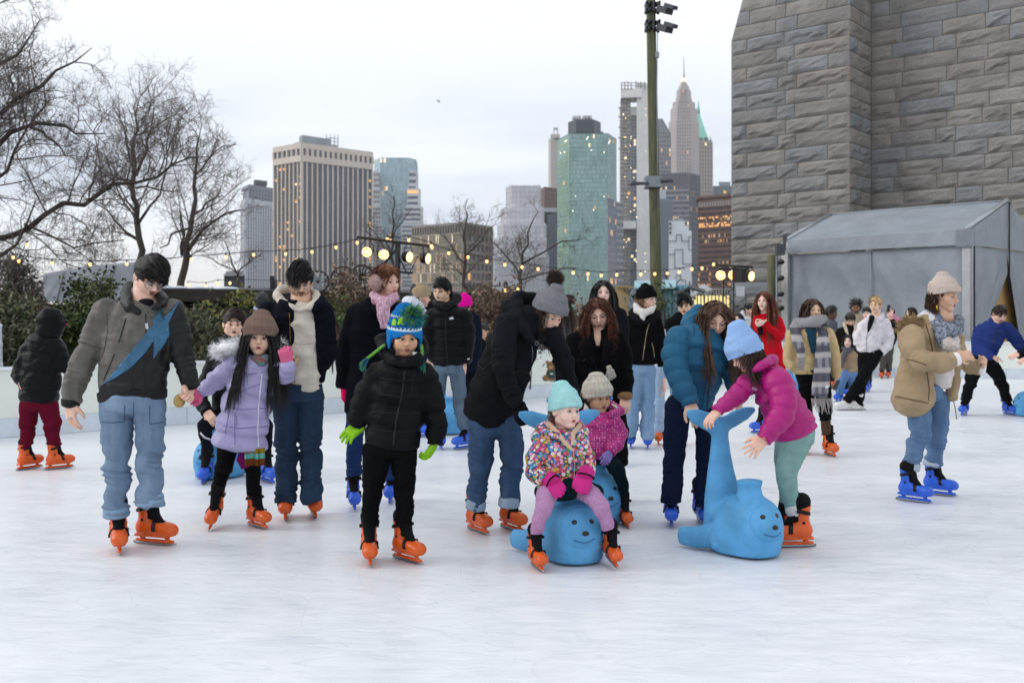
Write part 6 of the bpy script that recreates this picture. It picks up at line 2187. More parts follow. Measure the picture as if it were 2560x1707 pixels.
def M_knit(col,**k):
 k=dict(dict(amt=0.15,scale=120,bump=0.004,bscale=220,spec=0.1),**k)
 return mat('knit_'+col,col,0.95,**k)
def M_fur(col):
 return mat('fur_'+col,col,0.85,island=0.3,amt=0.15,spec=0.1)
def skate(P,col,x,dy=0.0,yaw=0.0,lift=0.0,pitch=0.0,roll=0.0,size=1.0):
 n=P.n(x,0)[0]
 d=P.d+dy
 return put_skate(P.root,col,A((n-CX)/F*d,d,lift),yaw-math.degrees(math.atan2(n-CX,F)),pitch,roll,size)
def legs(P,m,pelvis,ll,fold=0.0075,pitch=0.08,name='trousers',yaw=0,fl=0.72,cuff=None,k=0.02,seed=1.0,mid=0.5,end=1.4,label=None,wob=(0.004,22,3)):
 """pelvis: list of (x, y, r); ll: two (or one) leg polylines"""
 t=[]
 if pelvis:
  t.append((pelvis,dict(fl=fl,yaw=yaw)))
 for i,l in enumerate(ll):
  t.append((l,dict(mod=folds(pitch,fold,seed+2.1*i,end,mid)if fold else None,k=0.018,slim=0.9)))
 o=P.cloth(name,m,t,k=k,wob=wob,label=label)
 if cuff:
  for l in ll:
   x,y,r=l[-1][:3]
   dyy=l[-1][3]if len(l[-1])>3 else 0
   x0,y0=l[-2][:2]
   ln=math.hypot(x-x0,y-y0)
   ux,uy=(x-x0)/ln,(y-y0)/ln
   h=cuff[1]
   P.cloth('cuff',cuff[0],[([(x-ux*h,y-uy*h,r*1.06,dyy),(x,y,r*1.10,dyy)],dict(fl=0.98))],limb=False,col=False,parent=o)
 return o
def collar_ring(P,name,m,pts,fur=None,n=0,ln=0.05,h=None,mod=None,seed=4,label=None,wob=None,droop=0.15):
 o=P.cloth(name,m,[(pts,dict(mod=mod))],limb=False,h=h,col=True,label=label,wob=wob)
 if fur:
  V,Q,_=P.G[name].arrays()
  a=V[Q]
  nr=np.cross(a[:,2]-a[:,0],a[:,3]-a[:,1])
  nr/=np.linalg.norm(nr,axis=1)[:,None]+1e-12
  P.tuft(a.mean(1),nr,ln,fur,n,droop=droop,seed=seed,name='fur',parent=o,mats=M_fur(fur))
 return o
BLACKP=M_nylon('#0d0e12',0.5)
DENIM=M_denim('#24466f','#5b86b4')
NAVYJ=M_denim('#192638','#324760')
GREEN_GLOVE=M_knit('#84bb2b')
PINK_GLOVE=M_knit('#d9688f')
HOTPINK=M_knit('#d3145c')
MAGENTA=M_nylon('#c4177f',0.6)
# --- man in the two-tone leather jacket, front left
P=Person('man in grey and black leather jacket with blue lightning bolt and glasses, bowing his head',R1,6.1,(635,1470))
P.head(716,178,180,yaw=24,pitch=33,roll=2,kind='man',skin='light',neck=(685,310,58,0.02),lids=0.85,beard=0.0)
P.hair('#15100f','short',length=0.07,top=0.040,fringe=0.040,comb=(-0.5,0.65,-0.1),n=2200,zmin=-0.045,cap=0.012,seed=3)
P.glasses(z=-0.004)
P.body.tube(P.tr([(-0.024,0.088,-0.053),(-0.012,0.0955,-0.048),(0.012,0.0955,-0.048),(0.024,0.088,-0.053)]),0.0022,6,m=P.slot(mat('moustache','#2a1b15',0.8)))
_l=lambda c:((c[:,0]/c[:,1]*F+CX-P.c[0])/P.c[2],(HY-(c[:,2]-HC)/c[:,1]*F-P.c[1])/P.c[2])
def zjack(c):
 x,y=_l(c)
 return np.where((y>690-(x-490)*1.096)&(x>470),1,0)
GREYL=mat('leather_grey','#57544f',0.55,amt=0.22,scale=9,bump=0.012,bscale=14,bstr=(1,1,1.8),spec=0.4)
BLKL=mat('leather_black','#0f1013',0.45,amt=0.25,scale=9,bump=0.012,bscale=14,bstr=(1,1,1.8),spec=0.3)
P.cloth('jacket',[GREYL,BLKL],[([(690,318,118),(672,380,168),(655,480,180),(640,600,174),(632,690,168),(634,738,160)],dict(fl=0.62,ks=0.03)),([(505,338,62),(455,440,66),(405,560,66),(365,660,58),(345,730,52),(338,772,47)],dict(mod=folds(0.075,0.007,0.5,0.8,0.45))),([(822,335,56),(852,440,60),(875,560,56),(900,650,48),(912,700,42)],dict(mod=folds(0.07,0.007,2.2,0.8,0.5)))],k=0.02,h=0.0085,wob=(0.007,17,11),zone=zjack)
jk=P.last
P.patch('jacket','lightning_bolt',mat('leather_blue','#2a5f80',0.5,amt=0.25,scale=14,bump=0.003,bscale=40),[(490,694),(560,655),(640,598),(697,535),(735,480),(733,570),(790,492),(812,452),(806,400),(856,292),(815,342),(777,380),(765,328),(728,385),(734,402),(690,455),(620,540),(560,615)],parent=jk,step=9,thick=0.007)
P.trace('jacket','zip',mat('zip_dark','#24262a',0.35,metal=0.6),[[(697,350),(699,470),(692,600),(686,735)]],r=0.0035,parent=jk)
P.patch('jacket','zip_pull',mat('pull_white','#c9cdd2',0.4),[(694,398),(706,398),(711,425),(697,425)],parent=jk,step=6)
P.trace('jacket','pocket',mat('pocket_dark','#17171a',0.5),[[(603,372),(585,430),(568,488)],[(548,545),(520,610),(497,668)]],r=0.0045,parent=jk)
P.trace('jacket','seam',mat('seam_dark','#35322f',0.7),[[(372,478),(430,500),(500,520)],[(510,350),(516,430),(500,520),(470,600)],[(815,330),(808,420),(806,520),(812,600)]],r=0.0022,parent=jk)
o=P.patch('jacket','badge',mat('badge_dark','#123446',0.6),[(763,422),(812,415),(814,438),(765,446)],parent=jk,step=8,thick=0.006)
P.trace('jacket','badge_lettering',mat('badge_letters','#7fb0c8',0.5),[[(768+7*i,441-i),(768+7*i,426-i),(772+7*i,427-i),(772+7*i,434-i)]for i in range(6)],r=0.0012,parent=jk,lift=5.0,step=4)
P.cloth('collar',BLKL,[([(612,205,18,0.10),(602,240,26,0.03),(604,295,32,-0.06),(618,332,20,-0.11)],dict(fl=0.42,yaw=-35)),([(612,205,14,0.10),(690,235,24,0.13),(760,250,24,0.06),(778,285,30,-0.03),(765,318,18,-0.09)],dict(fl=0.42,yaw=30)),([(622,318,18,-0.10),(660,345,16,-0.11)],{}),([(765,310,16,-0.09),(735,322,14,-0.11)],{})],limb=False)
P.cloth('shirt',M_cloth('#17181b'),[([(690,300,44,-0.02),(694,350,40,-0.06),(696,385,26,-0.07)],dict(fl=0.75))],limb=False)
P.cloth('waistband',mat('ribbed_black','#0b0b0d',0.9,bump=0.003,bscale=120),[([(632,726,166),(634,758,163)],dict(fl=0.62))],limb=False,h=0.0085)
P.cloth('sleeve_cuff',MATS['ribbed_black'],[([(340,764,46),(337,790,42)],dict(fl=0.98)),([(909,690,40),(914,708,36)],dict(fl=0.98))],limb=False,h=0.0085)
legs(P,M_denim('#4c647f','#8ea3b9',scale=5),[(634,745,160),(632,800,162)],[[(555,800,84),(562,930,84),(560,1060,70),(562,1170,64),(553,1225,60),(556,1315,56)],[(716,800,82),(716,930,76),(712,1060,66),(716,1160,64),(714,1215,66),(716,1255,62)]],fold=0.011,pitch=0.08,seed=1.4,cuff=(M_denim('#6d8aa8','#97b0c8'),34))
P.trace('trousers','pocket_seam',mat('denim_seam','#2c4a70',0.9),[[(478,870),(540,873),(595,868),(597,790)],[(716,790),(716,880),(795,866)],[(640,775),(637,880)]],r=0.0025)
skate(P,'orange',566,0.03,yaw=2)
skate(P,'orange',712,0.18,yaw=52)
P.hand((334,778),(344,880,-0.02),normal=(0.5,0.8,0),curl=0.30,spread=0.08,thumb=0.3,mirror=True,size=1.05)
P.hand((906,700),(878,775,-0.08),normal=(0.7,-0.6,0.1),curl=0.9,thumb=0.6,size=1.0,mirror=True)
P.body.tube([P.p(312,846,-0.035),P.p(328,852,-0.045),P.p(342,856,-0.04)],0.005,6,m=P.slot(mat('ring_silver','#b8bcc2',0.25,metal=1)))
P.finish()
g=Geo().ball(P.p(858,768,-0.06),(0.036,0.012,0.042),R=frame(30,0,0),nu=18,nv=10)
tag(g.build('watch',mat('brass','#a88b55',0.35,metal=0.8)),'round gold coloured disc between the clasped hands of the man in leather and the girl','charm')
# --- girl in the lilac coat
P=Person('girl in lilac quilted coat with white fur hood, brown hat and long dark hair',R2,6.7,(300,1300))
P.head(382,445,152,yaw=-3,pitch=2,roll=4,kind='child',skin='light',neck=(384,540,30,0.03),lids=0.25,mouth=0.004,brow='#2a1c16')
LIL=M_nylon('#a39cc4',0.42,scale=7)
ku=quilt(0.135,0.022,0.6)
P.cloth('coat',LIL,[([(372,545,78),(352,600,102),(335,680,108),(312,770,116),(300,860,126),(290,930,134)],dict(fl=0.75,mod=ku,ks=0.03)),([(275,555,50),(220,610,50),(160,660,42),(112,690,32)],dict(mod=quilt(0.075,0.016))),([(448,570,42),(500,615,42,-0.02),(512,580,36,-0.12),(503,545,30,-0.14)],dict(mod=quilt(0.07,0.015)))],k=0.02,h=0.008,wob=(0.006,18,5))
ct=P.last
P.trace('coat','zip',mat('zip_white','#d8d8e2',0.4),[[(392,610),(384,680),(376,760),(372,860),(376,945)]],r=0.0045,parent=ct)
P.trace('coat','seam',mat('lilac_seam','#7d72a8',0.7),[[(268,660),(252,720),(225,880)],[(268,740),(268,930)],[(275,800),(278,845)]],r=0.003,parent=ct)
P.trace('coat','quilt_seam',mat('lilac_seam','#7d72a8',0.7),[[(258,668),(300,690),(345,668),(385,655)],[(235,760),(300,772),(370,768)],[(380,768),(420,766)],[(212,845),(290,858),(365,852)],[(378,852),(424,848)],[(270,590),(330,610),(370,606)]],r=0.0035,parent=ct)
P.trace('coat','button',mat('button_pearl','#cfcbe0',0.3),[[(268,777),(270,779)]],r=0.009,parent=ct,n=8)
collar_ring(P,'hood',LIL,[(205,520,30,0.02),(250,500,42,0.08),(320,500,44,0.14),(410,500,40,0.16),(455,505,30,0.10)],fur='#d9d6e0',n=0)
V=[]
for x,y,dy in((185,505,-0.02),(205,490,0.0),(235,480,0.02),(265,475,0.04),(295,470,0.06),(250,515,-0.03),(215,520,-0.04),(290,500,0.0),(448,480,0.06),(452,505,0.02)):
 V.append(P.p(x,y,dy))
V=np.array(V)
nrm=np.array([unit(v-P.p(330,545,0.08))*A(1,1.6,1)for v in V])
P.cloth('fur_base',M_fur('#f3f1f7'),[([(182,512,18,-0.02),(215,495,24,-0.01),(260,488,24,0.02),(300,482,18,0.05)],{}),([(446,478,12,0.06),(453,508,12,0.02)],{})],limb=False,col=False)
P.tuft(np.repeat(V,6,0)+np.random.RandomState(2).normal(size=(60,3))*0.012,np.repeat(nrm,6,0),0.06,'#e8e5ee',1800,r=0.0014,droop=0.12,name='fur_trim',jitter=0.75,mats=M_fur('#f3f1f7'))
P.cloth('neck_scarf',mat('scarf_multi','#c2431f',0.9,amt=0.5,scale=30,col2='#3f8f96',bump=0.003),[([(360,545,24,-0.05),(388,552,27,-0.07),(408,540,22,-0.05)],{})],limb=False)
P.hair('#130c0b','long',length=0.50,n=2800,cap=0.004,wave=0.004,stiff=0.1,zmin=-0.05,r=0.0017,steps=10,seed=4)
P.beanie(M_knit('#7b675c'),top=0.168,low=0.026,cuff=0.062,rib=34,ribamp=0.0028,fat=0.018,point=0.25,puff=0.008)
legs(P,M_cloth('#0a0a0c',0.8),[(285,900,95),(285,950,88)],[[(235,950,52),(222,1020,44),(205,1080,36,0.05),(190,1130,31,0.1)],[(345,950,48),(350,1040,40),(352,1110,34),(354,1170,31)]],fold=0.004,name='leggings')
skate(P,'orange',176,0.12,yaw=-14,lift=0.035,pitch=14,roll=8,size=0.86)
skate(P,'orange',360,0.10,yaw=30,size=0.86)
P.hand((110,690),(62,745,-0.03),normal=(0.3,-0.8,0.2),curl=0.75,glove=PINK_GLOVE,size=0.82)
P.hand((507,555,-0.14),(492,505,-0.16),normal=(-0.3,0.9,0.1),curl=0.95,glove=PINK_GLOVE,size=0.82)
sc=thing('scarf',P.p(355,990,0),'striped scarf end in olive, mint and brown hanging below the lilac coat','scarf')
for i,(c,y0,y1)in enumerate((('#8f7d1c',950,972),('#6fb3ad',972,996),('#6b3f1c',996,1028))):
 g=Geo()
 x=np.linspace(312,402,13)
 for j in range(12):
  for s_ in(0,):
   a0=P.p(x[j],y0+2*math.sin(j),-0.10-0.012*math.sin(j*1.9));a1=P.p(x[j+1],y0+2*math.sin(j+1),-0.10-0.012*math.sin((j+1)*1.9))
   b0=P.p(x[j],y1+2*math.sin(j),-0.10-0.012*math.sin(j*1.9));b1=P.p(x[j+1],y1+2*math.sin(j+1),-0.10-0.012*math.sin((j+1)*1.9))
   t=A(0,0.018,0)
   g.add([a0,a1,b1,b0,a0+t,a1+t,b1+t,b0+t],[(0,3,2,1),(4,5,6,7),(0,1,5,4),(3,7,6,2)])
 g.build('stripe',M_knit(c),sc)
g=Geo()
g.tube([P.p(310,955,-0.06),P.p(303,1000,-0.06),P.p(318,1038,-0.06)],[0.03,0.042,0.03],8)
g.build('lining',M_knit('#6a1156'),sc)
P.finish()
# --- young man in the navy jacket
P=Person('young man in open navy jacket over cream hoodie, round glasses and short beard',R2,7.0,(565,1280))
P.head(567,190,150,yaw=6,pitch=20,roll=1,kind='man',skin='olive',neck=(572,270,46,0.02),lids=0.8,beard=0.45,brow='#120c0a')
P.hair('#0d0a0a','short',length=0.07,top=0.046,fringe=0.036,comb=(0.4,0.75,-0.15),n=2200,zmin=-0.04,cap=0.010,seed=8)
P.glasses(mat('frame_gold','#a79a8c',0.25,metal=0.8),z=-0.004)
P.body.tube(P.tr([(-0.030,0.080,-0.060),(-0.022,0.090,-0.051),(0,0.0985,-0.0475),(0.022,0.090,-0.051),(0.030,0.080,-0.060)]),0.0026,6,m=P.slot(mat('moustache_black','#1c130f',0.85)))
CREAM=M_cloth('#c9c0b4',0.9)
P.cloth('hoodie',CREAM,[([(572,300,84),(572,380,105),(574,520,104),(578,620,96),(580,682,90)],dict(fl=0.9,ks=0.03,mod=folds(0.2,0.006,2)))],wob=(0.008,20,2))
P.trace('hoodie','seam',mat('hoodie_seam','#a89f93',0.9),[[(535,470),(580,476),(625,470)],[(535,655),(580,662),(628,655)]],r=0.002)
collar_ring(P,'hood',CREAM,[(548,222,14,0.14),(480,225,20,0.10),(458,250,21,0.03),(486,285,20,-0.05),(530,310,15,-0.11),(568,322,11,-0.12),(606,306,15,-0.11),(640,275,18,-0.04),(640,248,17,0.04),(600,222,14,0.12)],wob=(0.006,30,2))
NAVY=M_cloth('#0c0f18',0.8)
def cutf(S):
 Pc,Rc,_=P.tube_w([(562,260,46,-0.24),(566,350,50,-0.24),(574,500,52,-0.24),(588,700,54,-0.24)])
 S.tube(Pc,Rc,0.01,'s',side=(1,0,0),flat=3.6)
P.cloth('jacket',NAVY,[([(555,295,108),(552,350,142),(566,450,140),(578,560,124),(578,640,108)],dict(fl=0.68,ks=0.03)),([(425,325,48),(408,420,50),(425,510,44),(478,556,34,-0.14)],dict(mod=folds(0.10,0.008,1,0.5,0.5))),([(676,325,46),(690,420,46),(692,510,42),(668,580,36,-0.02)],dict(mod=folds(0.10,0.008,2,0.5,0.6)))],k=0.02,cuts=[cutf],wob=(0.008,18,9))
jk=P.last
P.cloth('collar',NAVY,[([(470,272,20,0.0),(500,300,22,-0.09),(524,325,12,-0.13)],{}),([(660,272,20,0.0),(645,300,22,-0.08),(628,325,12,-0.12)],{})],limb=False)
P.trace('jacket','zip',mat('zip_brass','#8a6d2e',0.35,metal=0.8),[[(612,320),(614,420),(618,520),(632,620),(640,664)],[(516,320),(520,420),(524,520),(532,640)]],r=0.0025,parent=jk)
legs(P,NAVYJ,[(562,655,112),(560,720,120)],[[(502,725,70),(503,880,60),(502,1010,55),(503,1120,54),(502,1195,54)],[(614,725,66),(611,880,58),(614,1010,54),(617,1120,53),(618,1190,53)]],fold=0.009,pitch=0.085,seed=3)
skate(P,'orange',503,0.12,yaw=-3,size=1.0)
skate(P,'orange',622,0.20,yaw=8,size=1.0)
P.hand((480,580,-0.16),(505,520,-0.20),normal=(0.6,0.7,0.0),curl=0.85,thumb=0.7,size=0.98)
P.finish()
# --- woman with the earmuffs
P=Person('woman in long navy wool coat with fluffy pink earmuffs, pink scarf and magenta gloves',R2,7.4,(880,1250))
P.head(957,190,140,yaw=44,pitch=4,roll=-3,kind='woman',skin='rosy',neck=(945,270,34,0.0),lids=0.35,brow='#7a4a2c',lips='#a85a58')
P.hair('#6b3a1c','curly',length=0.045,n=1500,cap=0.010,wave=0.007,wfreq=14,zmin=-0.055,fringe=0.022,top=0.012,r=0.0015,col2='#8f5a30')
MUFF=M_fur('#d2b3ae')
em=None
for i,(loc,rr)in enumerate((((0.088,-0.010,-0.004),0.060),((-0.088,-0.010,-0.004),0.055))):
 c=P.tr(loc)
 g=Geo().ball(c,rr*0.88,nu=18,nv=12)
 rs=np.random.RandomState(i)
 q=rs.normal(size=(1400,3));q/=np.linalg.norm(q,axis=1)[:,None]
 P.tuft(c+q*rr*0.85,q,0.014,'#c2a09c',1500,r=0.0016,droop=0.02,jitter=0.25,G=g,build=False)
 em=g.build('earmuff',MUFF,P.root)
th=np.linspace(-0.1,math.pi+0.1,19)
P.cloth('headband',M_cloth('#1e1633',0.7),[],limb=False)if False else None
g=Geo()
for dy in(-0.028,-0.018,-0.008):
 g.tube(P.tr(np.stack([0.094*np.cos(th),dy+0*th,0.012+0.122*np.sin(th)],1)),0.0075,6)
g.build('headband',M_cloth('#1e1633',0.7),P.root)
CN=M_cloth('#0c0d15',0.9,bump=0.004)
P.cloth('coat',CN,[([(930,285,70),(915,330,108),(905,420,122),(900,530,110),(890,650,116),(884,782,124)],dict(fl=0.72,ks=0.03,yaw=15)),([(825,335,48),(790,440,50),(768,560,44),(764,672,36)],dict(mod=folds(0.13,0.005,1))),([(1000,340,46),(1030,460,44),(1030,600,40)],{})],k=0.02,wob=(0.006,18,4))
ct=P.last
P.cloth('collar',CN,[([(845,290,20,-0.02),(900,285,24,-0.06),(930,330,26,-0.15),(945,400,18,-0.18)],dict(fl=0.5)),([(1010,290,20,-0.05),(990,330,24,-0.14),(965,400,16,-0.17)],dict(fl=0.5))],limb=False)
PS=mat('scarf_pink','#b77e98',0.8,amt=0.3,scale=40,stretch=(2,2,0.4),col2='#d4b3c2',bump=0.004,bscale=30)
P.cloth('scarf',PS,[([(905,250,24,0.02),(920,275,28,-0.08),(960,285,26,-0.12),(995,262,22,-0.08),(985,245,20,0.02)],dict(mod=folds(0.05,0.008,1))),([(945,290,34,-0.14),(945,340,30,-0.17),(952,400,22,-0.18)],dict(fl=0.5,mod=folds(0.035,0.006,2)))],limb=False,h=0.0065)
legs(P,M_denim('#14264a','#24406e'),None,[[(820,770,50),(814,900,45),(812,1000,40),(810,1075,38)],[(975,770,48,0.2),(978,900,42,0.25),(978,1085,37,0.3)]],fold=0.006)
skate(P,'blue',808,0.06,yaw=4,size=0.94)
skate(P,'blue',982,0.34,yaw=-6,size=0.94)
P.hand((764,670),(768,755,-0.02),normal=(0.9,0.3,0),curl=0.35,glove=HOTPINK,size=0.95,mirror=True)
P.finish()
# --- boy in the peruvian hat
P=Person('boy in black padded jacket with blue patterned tassel hat and lime green gloves',R2,5.75,(980,1440))
P.head(1042,442,167,yaw=12,pitch=9,roll=1,kind='child',skin='tan',neck=(1040,530,38,0.03),lids=0.3,brow='#1c120e')
P.hair('#16100e','short',length=0.02,n=200,cap=0.004,fringe=0.03,zmin=-0.04)
C,R,scl=P.heads
S=Sdf((-0.13,-0.15,-0.10),(0.13,0.145,0.23),0.0048)
S.tube([(0,-0.012,0.036),(0,-0.014,0.07),(0,-0.02,0.12),(0,-0.026,0.172)],[0.105,0.103,0.088,0.058],0,side=(1,0,0),flat=1.12,kseg=0.02,endcap=0.8)
for sx in(-1,1):
 S.tube([(sx*0.094,-0.012,0.04),(sx*0.098,-0.004,-0.02),(sx*0.094,0.0,-0.075)],[0.050,0.040,0.016],0.01,side=(0,1,0),flat=0.36)
S.ell((0,-0.016,0.0),(0.082,0.11,0.10),0.004,'s')
S.ell((0,0.11,-0.05),(0.070,0.07,0.090),0.01,'s')
S.wobble(0.002,60,3)
V,Q=S.mesh()
c=V[Q].mean(1)
az=np.arctan2(c[:,0],c[:,1]+0.012)
zz=c[:,2]
tri=np.abs(((az*30/math.pi)%2)-1)
mi=np.zeros(len(c),int)
mi[zz<0.038]=1
mi[(zz>0.050)&(zz<0.060+0.014*tri)]=2
mi[(zz>=0.060+0.014*tri)&(zz<0.066+0.014*tri)]=3
mi[(zz>0.086)&(zz<0.091)]=1
mi[(zz>0.112)&(zz<0.116)]=1
mi[(zz>0.122)&(zz<0.126+0.012*tri)]=3
mi[(zz>0.126+0.012*tri)&(zz<0.132+0.012*tri)]=2
rim=(zz<0.050)&(np.linalg.norm((c-A(0,-0.016,0.0))/A(0.082,0.11,0.10),axis=1)>1.10)
mi[rim&(zz<0.05)]=4
hm=[M_knit('#1667a6'),M_knit('#0a0b10'),M_knit('#c4d6e4'),M_knit('#0f2a5c'),M_knit('#1b74b8')]
gh=Geo().add(C+(V*scl)@R.T,Q,m=mi)
P.G['hat']=gh
hat=gh.build('hat',hm,P.root)
LIME=M_knit('#8ec42a')
P.patch('hat','dinosaur_motif',LIME,[(1010,385),(1016,360),(1030,352),(1036,365),(1030,372),(1040,385),(1030,388),(1022,378),(1016,388)],parent=hat,step=4,thick=0.003)
P.patch('hat','dinosaur_motif',LIME,[(984,388),(988,362),(998,358),(1004,372),(1002,390)],parent=hat,step=4,thick=0.003)
YB,YG,YN='#2a7f84','#6aa043','#1f4f80'
rs=np.random.RandomState(1)
for i,(col,n)in enumerate(((YB,240),(YG,240),(YN,130))):
 q=rs.normal(size=(60,3));q/=np.linalg.norm(q,axis=1)[:,None]
 c0=P.p(1080,345,-0.08)
 P.tuft(c0+q*0.01,q,0.078,col,int(n*1.5),r=0.0032,droop=0.10,seed=i,name='pompom',jitter=0.3,mats=M_fur(col),parent=hat)
for(x0,y0,x1,y1,dy)in((950,478,872,540,-0.03),(1120,480,1122,545,-0.06)):
 g=Geo()
 k=22
 t=np.linspace(0,1,k)
 for ph in(0,2.09,4.19):
  pts=np.array([P.p(x0+(x1-x0)*u+4*math.sin(22*u+ph),y0+(y1-y0)*u+3*math.cos(22*u+ph),dy+0.006*math.cos(22*u+ph))for u in t])
  g.tube(pts,0.006,5)
 g.build('braid',M_fur(YG),hat)
 for i,col in enumerate((YB,YG,YN)):
  dirv=unit(A(x1-x0,0,-(y1-y0))*A(1,0,1))
  P.tuft(np.array([P.p(x1,y1,dy)]),np.array([dirv]),0.075,col,60,r=0.0024,droop=0.35,seed=i,name='tassel',jitter=0.22,mats=M_fur(col),parent=hat)
BJ=M_nylon('#0b0c11',0.55)
P.cloth('jacket',BJ,[([(1035,545,88),(1028,600,128),(1015,700,140),(1000,810,138),(985,925,132)],dict(fl=0.78,ks=0.03,mod=quilt(0.13,0.02))),([(925,605,56),(872,700,60),(836,790,54),(818,850,42)],dict(mod=quilt(0.085,0.018,0.3))),([(1135,605,52),(1172,720,58),(1188,830,54),(1178,930,42)],dict(mod=quilt(0.085,0.018,0.9)))],k=0.02,h=0.0085,wob=(0.008,17,6))
jk=P.last
P.cloth('hood',BJ,[([(1122,470,24,0.10),(1132,520,24,0.02),(1100,552,26,-0.08),(1042,562,27,-0.11),(985,550,26,-0.08),(945,510,26,0.02),(940,460,28,0.10)],{}),([(940,455,32,0.12),(1030,470,50,0.17),(1122,475,28,0.10)],{})],limb=False,wob=(0.008,25,1))
P.trace('jacket','quilt_seam',mat('seam_black','#040405',0.9),[[(920,700),(1010,712),(1100,706)],[(900,780),(1000,790),(1110,786)],[(880,860),(990,872),(1105,866)],[(930,630),(1020,640),(1120,634)],[(1090,560),(1080,640),(1075,700)]],r=0.004,parent=jk)
P.trace('jacket','zip',mat('zip_black','#1c1d22',0.35,metal=0.5),[[(1043,590),(1030,700),(1002,830),(990,935)]],r=0.0045,parent=jk)
legs(P,M_cloth('#0a0a0d',0.85),[(985,905,122),(980,960,122)],[[(912,965,72),(905,1080,60),(892,1180,48),(884,1282,40)],[(1038,965,66),(1042,1090,58),(1042,1200,48),(1040,1300,42)]],fold=0.005,pitch=0.07)
skate(P,'orange',880,0.10,yaw=2,size=0.90)
skate(P,'orange',1036,0.12,yaw=38,size=0.90)
P.hand((842,842),(770,898,-0.05),normal=(-0.2,0.6,-0.9),curl=0.30,spread=0.12,glove=GREEN_GLOVE,size=0.86)
P.hand((1176,935),(1140,990,-0.03),normal=(-0.6,0.4,0.4),curl=0.5,glove=GREEN_GLOVE,size=0.72,mirror=True)
P.finish()
# --- man in black puffer, looking left
P=Person('man in big black puffer jacket with small white chest emblem, black hair, looking left',Z3,10.7,(560,2360))
P.head(512,432,264,yaw=-30,pitch=4,roll=-2,kind='man',skin='asian',neck=(560,590,70,0.02),lids=0.45,brow='#120d0b')
P.hair('#0b0a0b','short',length=0.06,top=0.032,fringe=0.030,comb=(-0.6,0.4,0.3),n=1900,zmin=-0.04)
BP=M_nylon('#0c0d11',0.5)
P.cloth('jacket',BP,[([(585,600,140),(590,700,215),(590,850,226),(592,1050,220),(592,1200,214),(592,1350,200)],dict(fl=0.72,ks=0.04,mod=quilt(0.135,0.022))),([(395,740,105),(345,900,105),(345,1050,98),(390,1190,84),(432,1280,62)],dict(mod=quilt(0.11,0.022,0.5))),([(790,740,105),(822,900,106),(828,1060,100),(812,1220,86),(795,1330,66)],dict(mod=quilt(0.11,0.022,1.1)))],k=0.022,h=0.010,wob=(0.006,14,3))
jk=P.last
P.cloth('collar',BP,[([(440,560,44,0.03),(470,600,52,-0.08),(560,625,58,-0.13),(640,590,56,-0.06),(690,520,70,0.06),(640,500,70,0.14)],{})],limb=False,h=0.010)
WE=mat('emblem_white','#d5d8dc',0.6)
P.patch('jacket','emblem',WE,[(602,772),(606,757),(622,757),(628,745),(646,748),(655,760),(654,776),(630,776),(612,778)],parent=jk,step=6,thick=0.006)
P.patch('jacket','sleeve_emblem',WE,[(822,1258),(852,1250),(852,1262),(824,1268)],parent=jk,step=6,thick=0.006)
P.trace('jacket','quilt_seam',mat('seam_black','#040405',0.9),[[(400,y_),(520,y_+8),(640,y_+8),(760,y_)]for y_ in(780,900,1015,1130,1245)],r=0.005,parent=jk)
P.trace('jacket','zip',mat('zip_black','#1c1d22',0.35,metal=0.5),[[(565,640),(560,800),(562,1000),(575,1200),(580,1370)]],r=0.005,parent=jk)
GJ=M_denim('#3c4d60','#6d8093')
legs(P,GJ,[(600,1330,200),(600,1420,196)],[[(490,1420,105),(470,1650,96),(465,1900,84),(478,2140,72)],[(700,1420,112),(725,1650,100),(745,1900,90),(800,2130,78)]],fold=0.009,pitch=0.10)
skate(P,'blue',490,0.1,yaw=5,size=0.98)
skate(P,'blue',815,0.05,yaw=-48,size=0.98)
P.hand((438,1270),(540,1365,-0.05),normal=(-0.3,0.8,-0.4),curl=0.35,thumb=0.2,size=1.0)
P.hand((790,1345),(772,1465,-0.02),normal=(-0.9,0.4,0),curl=0.45,thumb=0.3,size=1.0)
P.finish()
# --- woman in dark parka bending over the toddler
P=Person('woman in long charcoal parka and grey pompom beanie bending forward to push a seal',R3,6.5,(370,1350))
P.head(652,258,172,yaw=42,pitch=32,roll=6,kind='woman',skin='light',neck=(590,300,48,0.06),lids=0.75,brow='#3a2419',mouth=0.002)
P.hair('#2e1d15','long',length=0.30,n=1300,cap=0.004,wave=0.004,stiff=0.1,zmin=-0.05,colliders=False,r=0.0018,ymax=-0.02,opn=1.15)
GK=M_knit('#77787c')
P.beanie(GK,top=0.185,low=0.042,cuff=0.058,rib=38,ribamp=0.0028,fat=0.016,point=0.55,knit=0.002)
rs=np.random.RandomState(4)
q=rs.normal(size=(500,3));q/=np.linalg.norm(q,axis=1)[:,None]
pc=P.p(683,92,0.02)
g=Geo().ball(pc,0.034,nu=14,nv=10)
P.tuft(pc+q*0.03,q,0.040,'#3a2f2b',2200,r=0.0012,droop=0.05,jitter=0.35,G=g,build=False)
g.build('pompom',M_fur('#4a3e3a'),P.root)
PK=M_cloth('#16171c',0.75)
P.cloth('parka',PK,[([(585,270,70),(525,320,110),(470,420,132),(430,540,138),(395,650,140),(350,740,128),(322,790,108)],dict(fl=0.78,ks=0.04)),([(445,320,66,-0.14),(430,420,66,-0.20),(430,530,60,-0.22),(462,640,50,-0.22),(505,720,40,-0.22)],dict(mod=folds(0.08,0.008,1,0.6,0.5))),([(660,360,58,0.0),(708,450,54,0.05),(742,560,46,0.10),(768,660,36,0.14)],dict(mod=folds(0.08,0.006,2,0.6,0.5)))],k=0.022,h=0.009,wob=(0.008,14,8))
jk=P.last
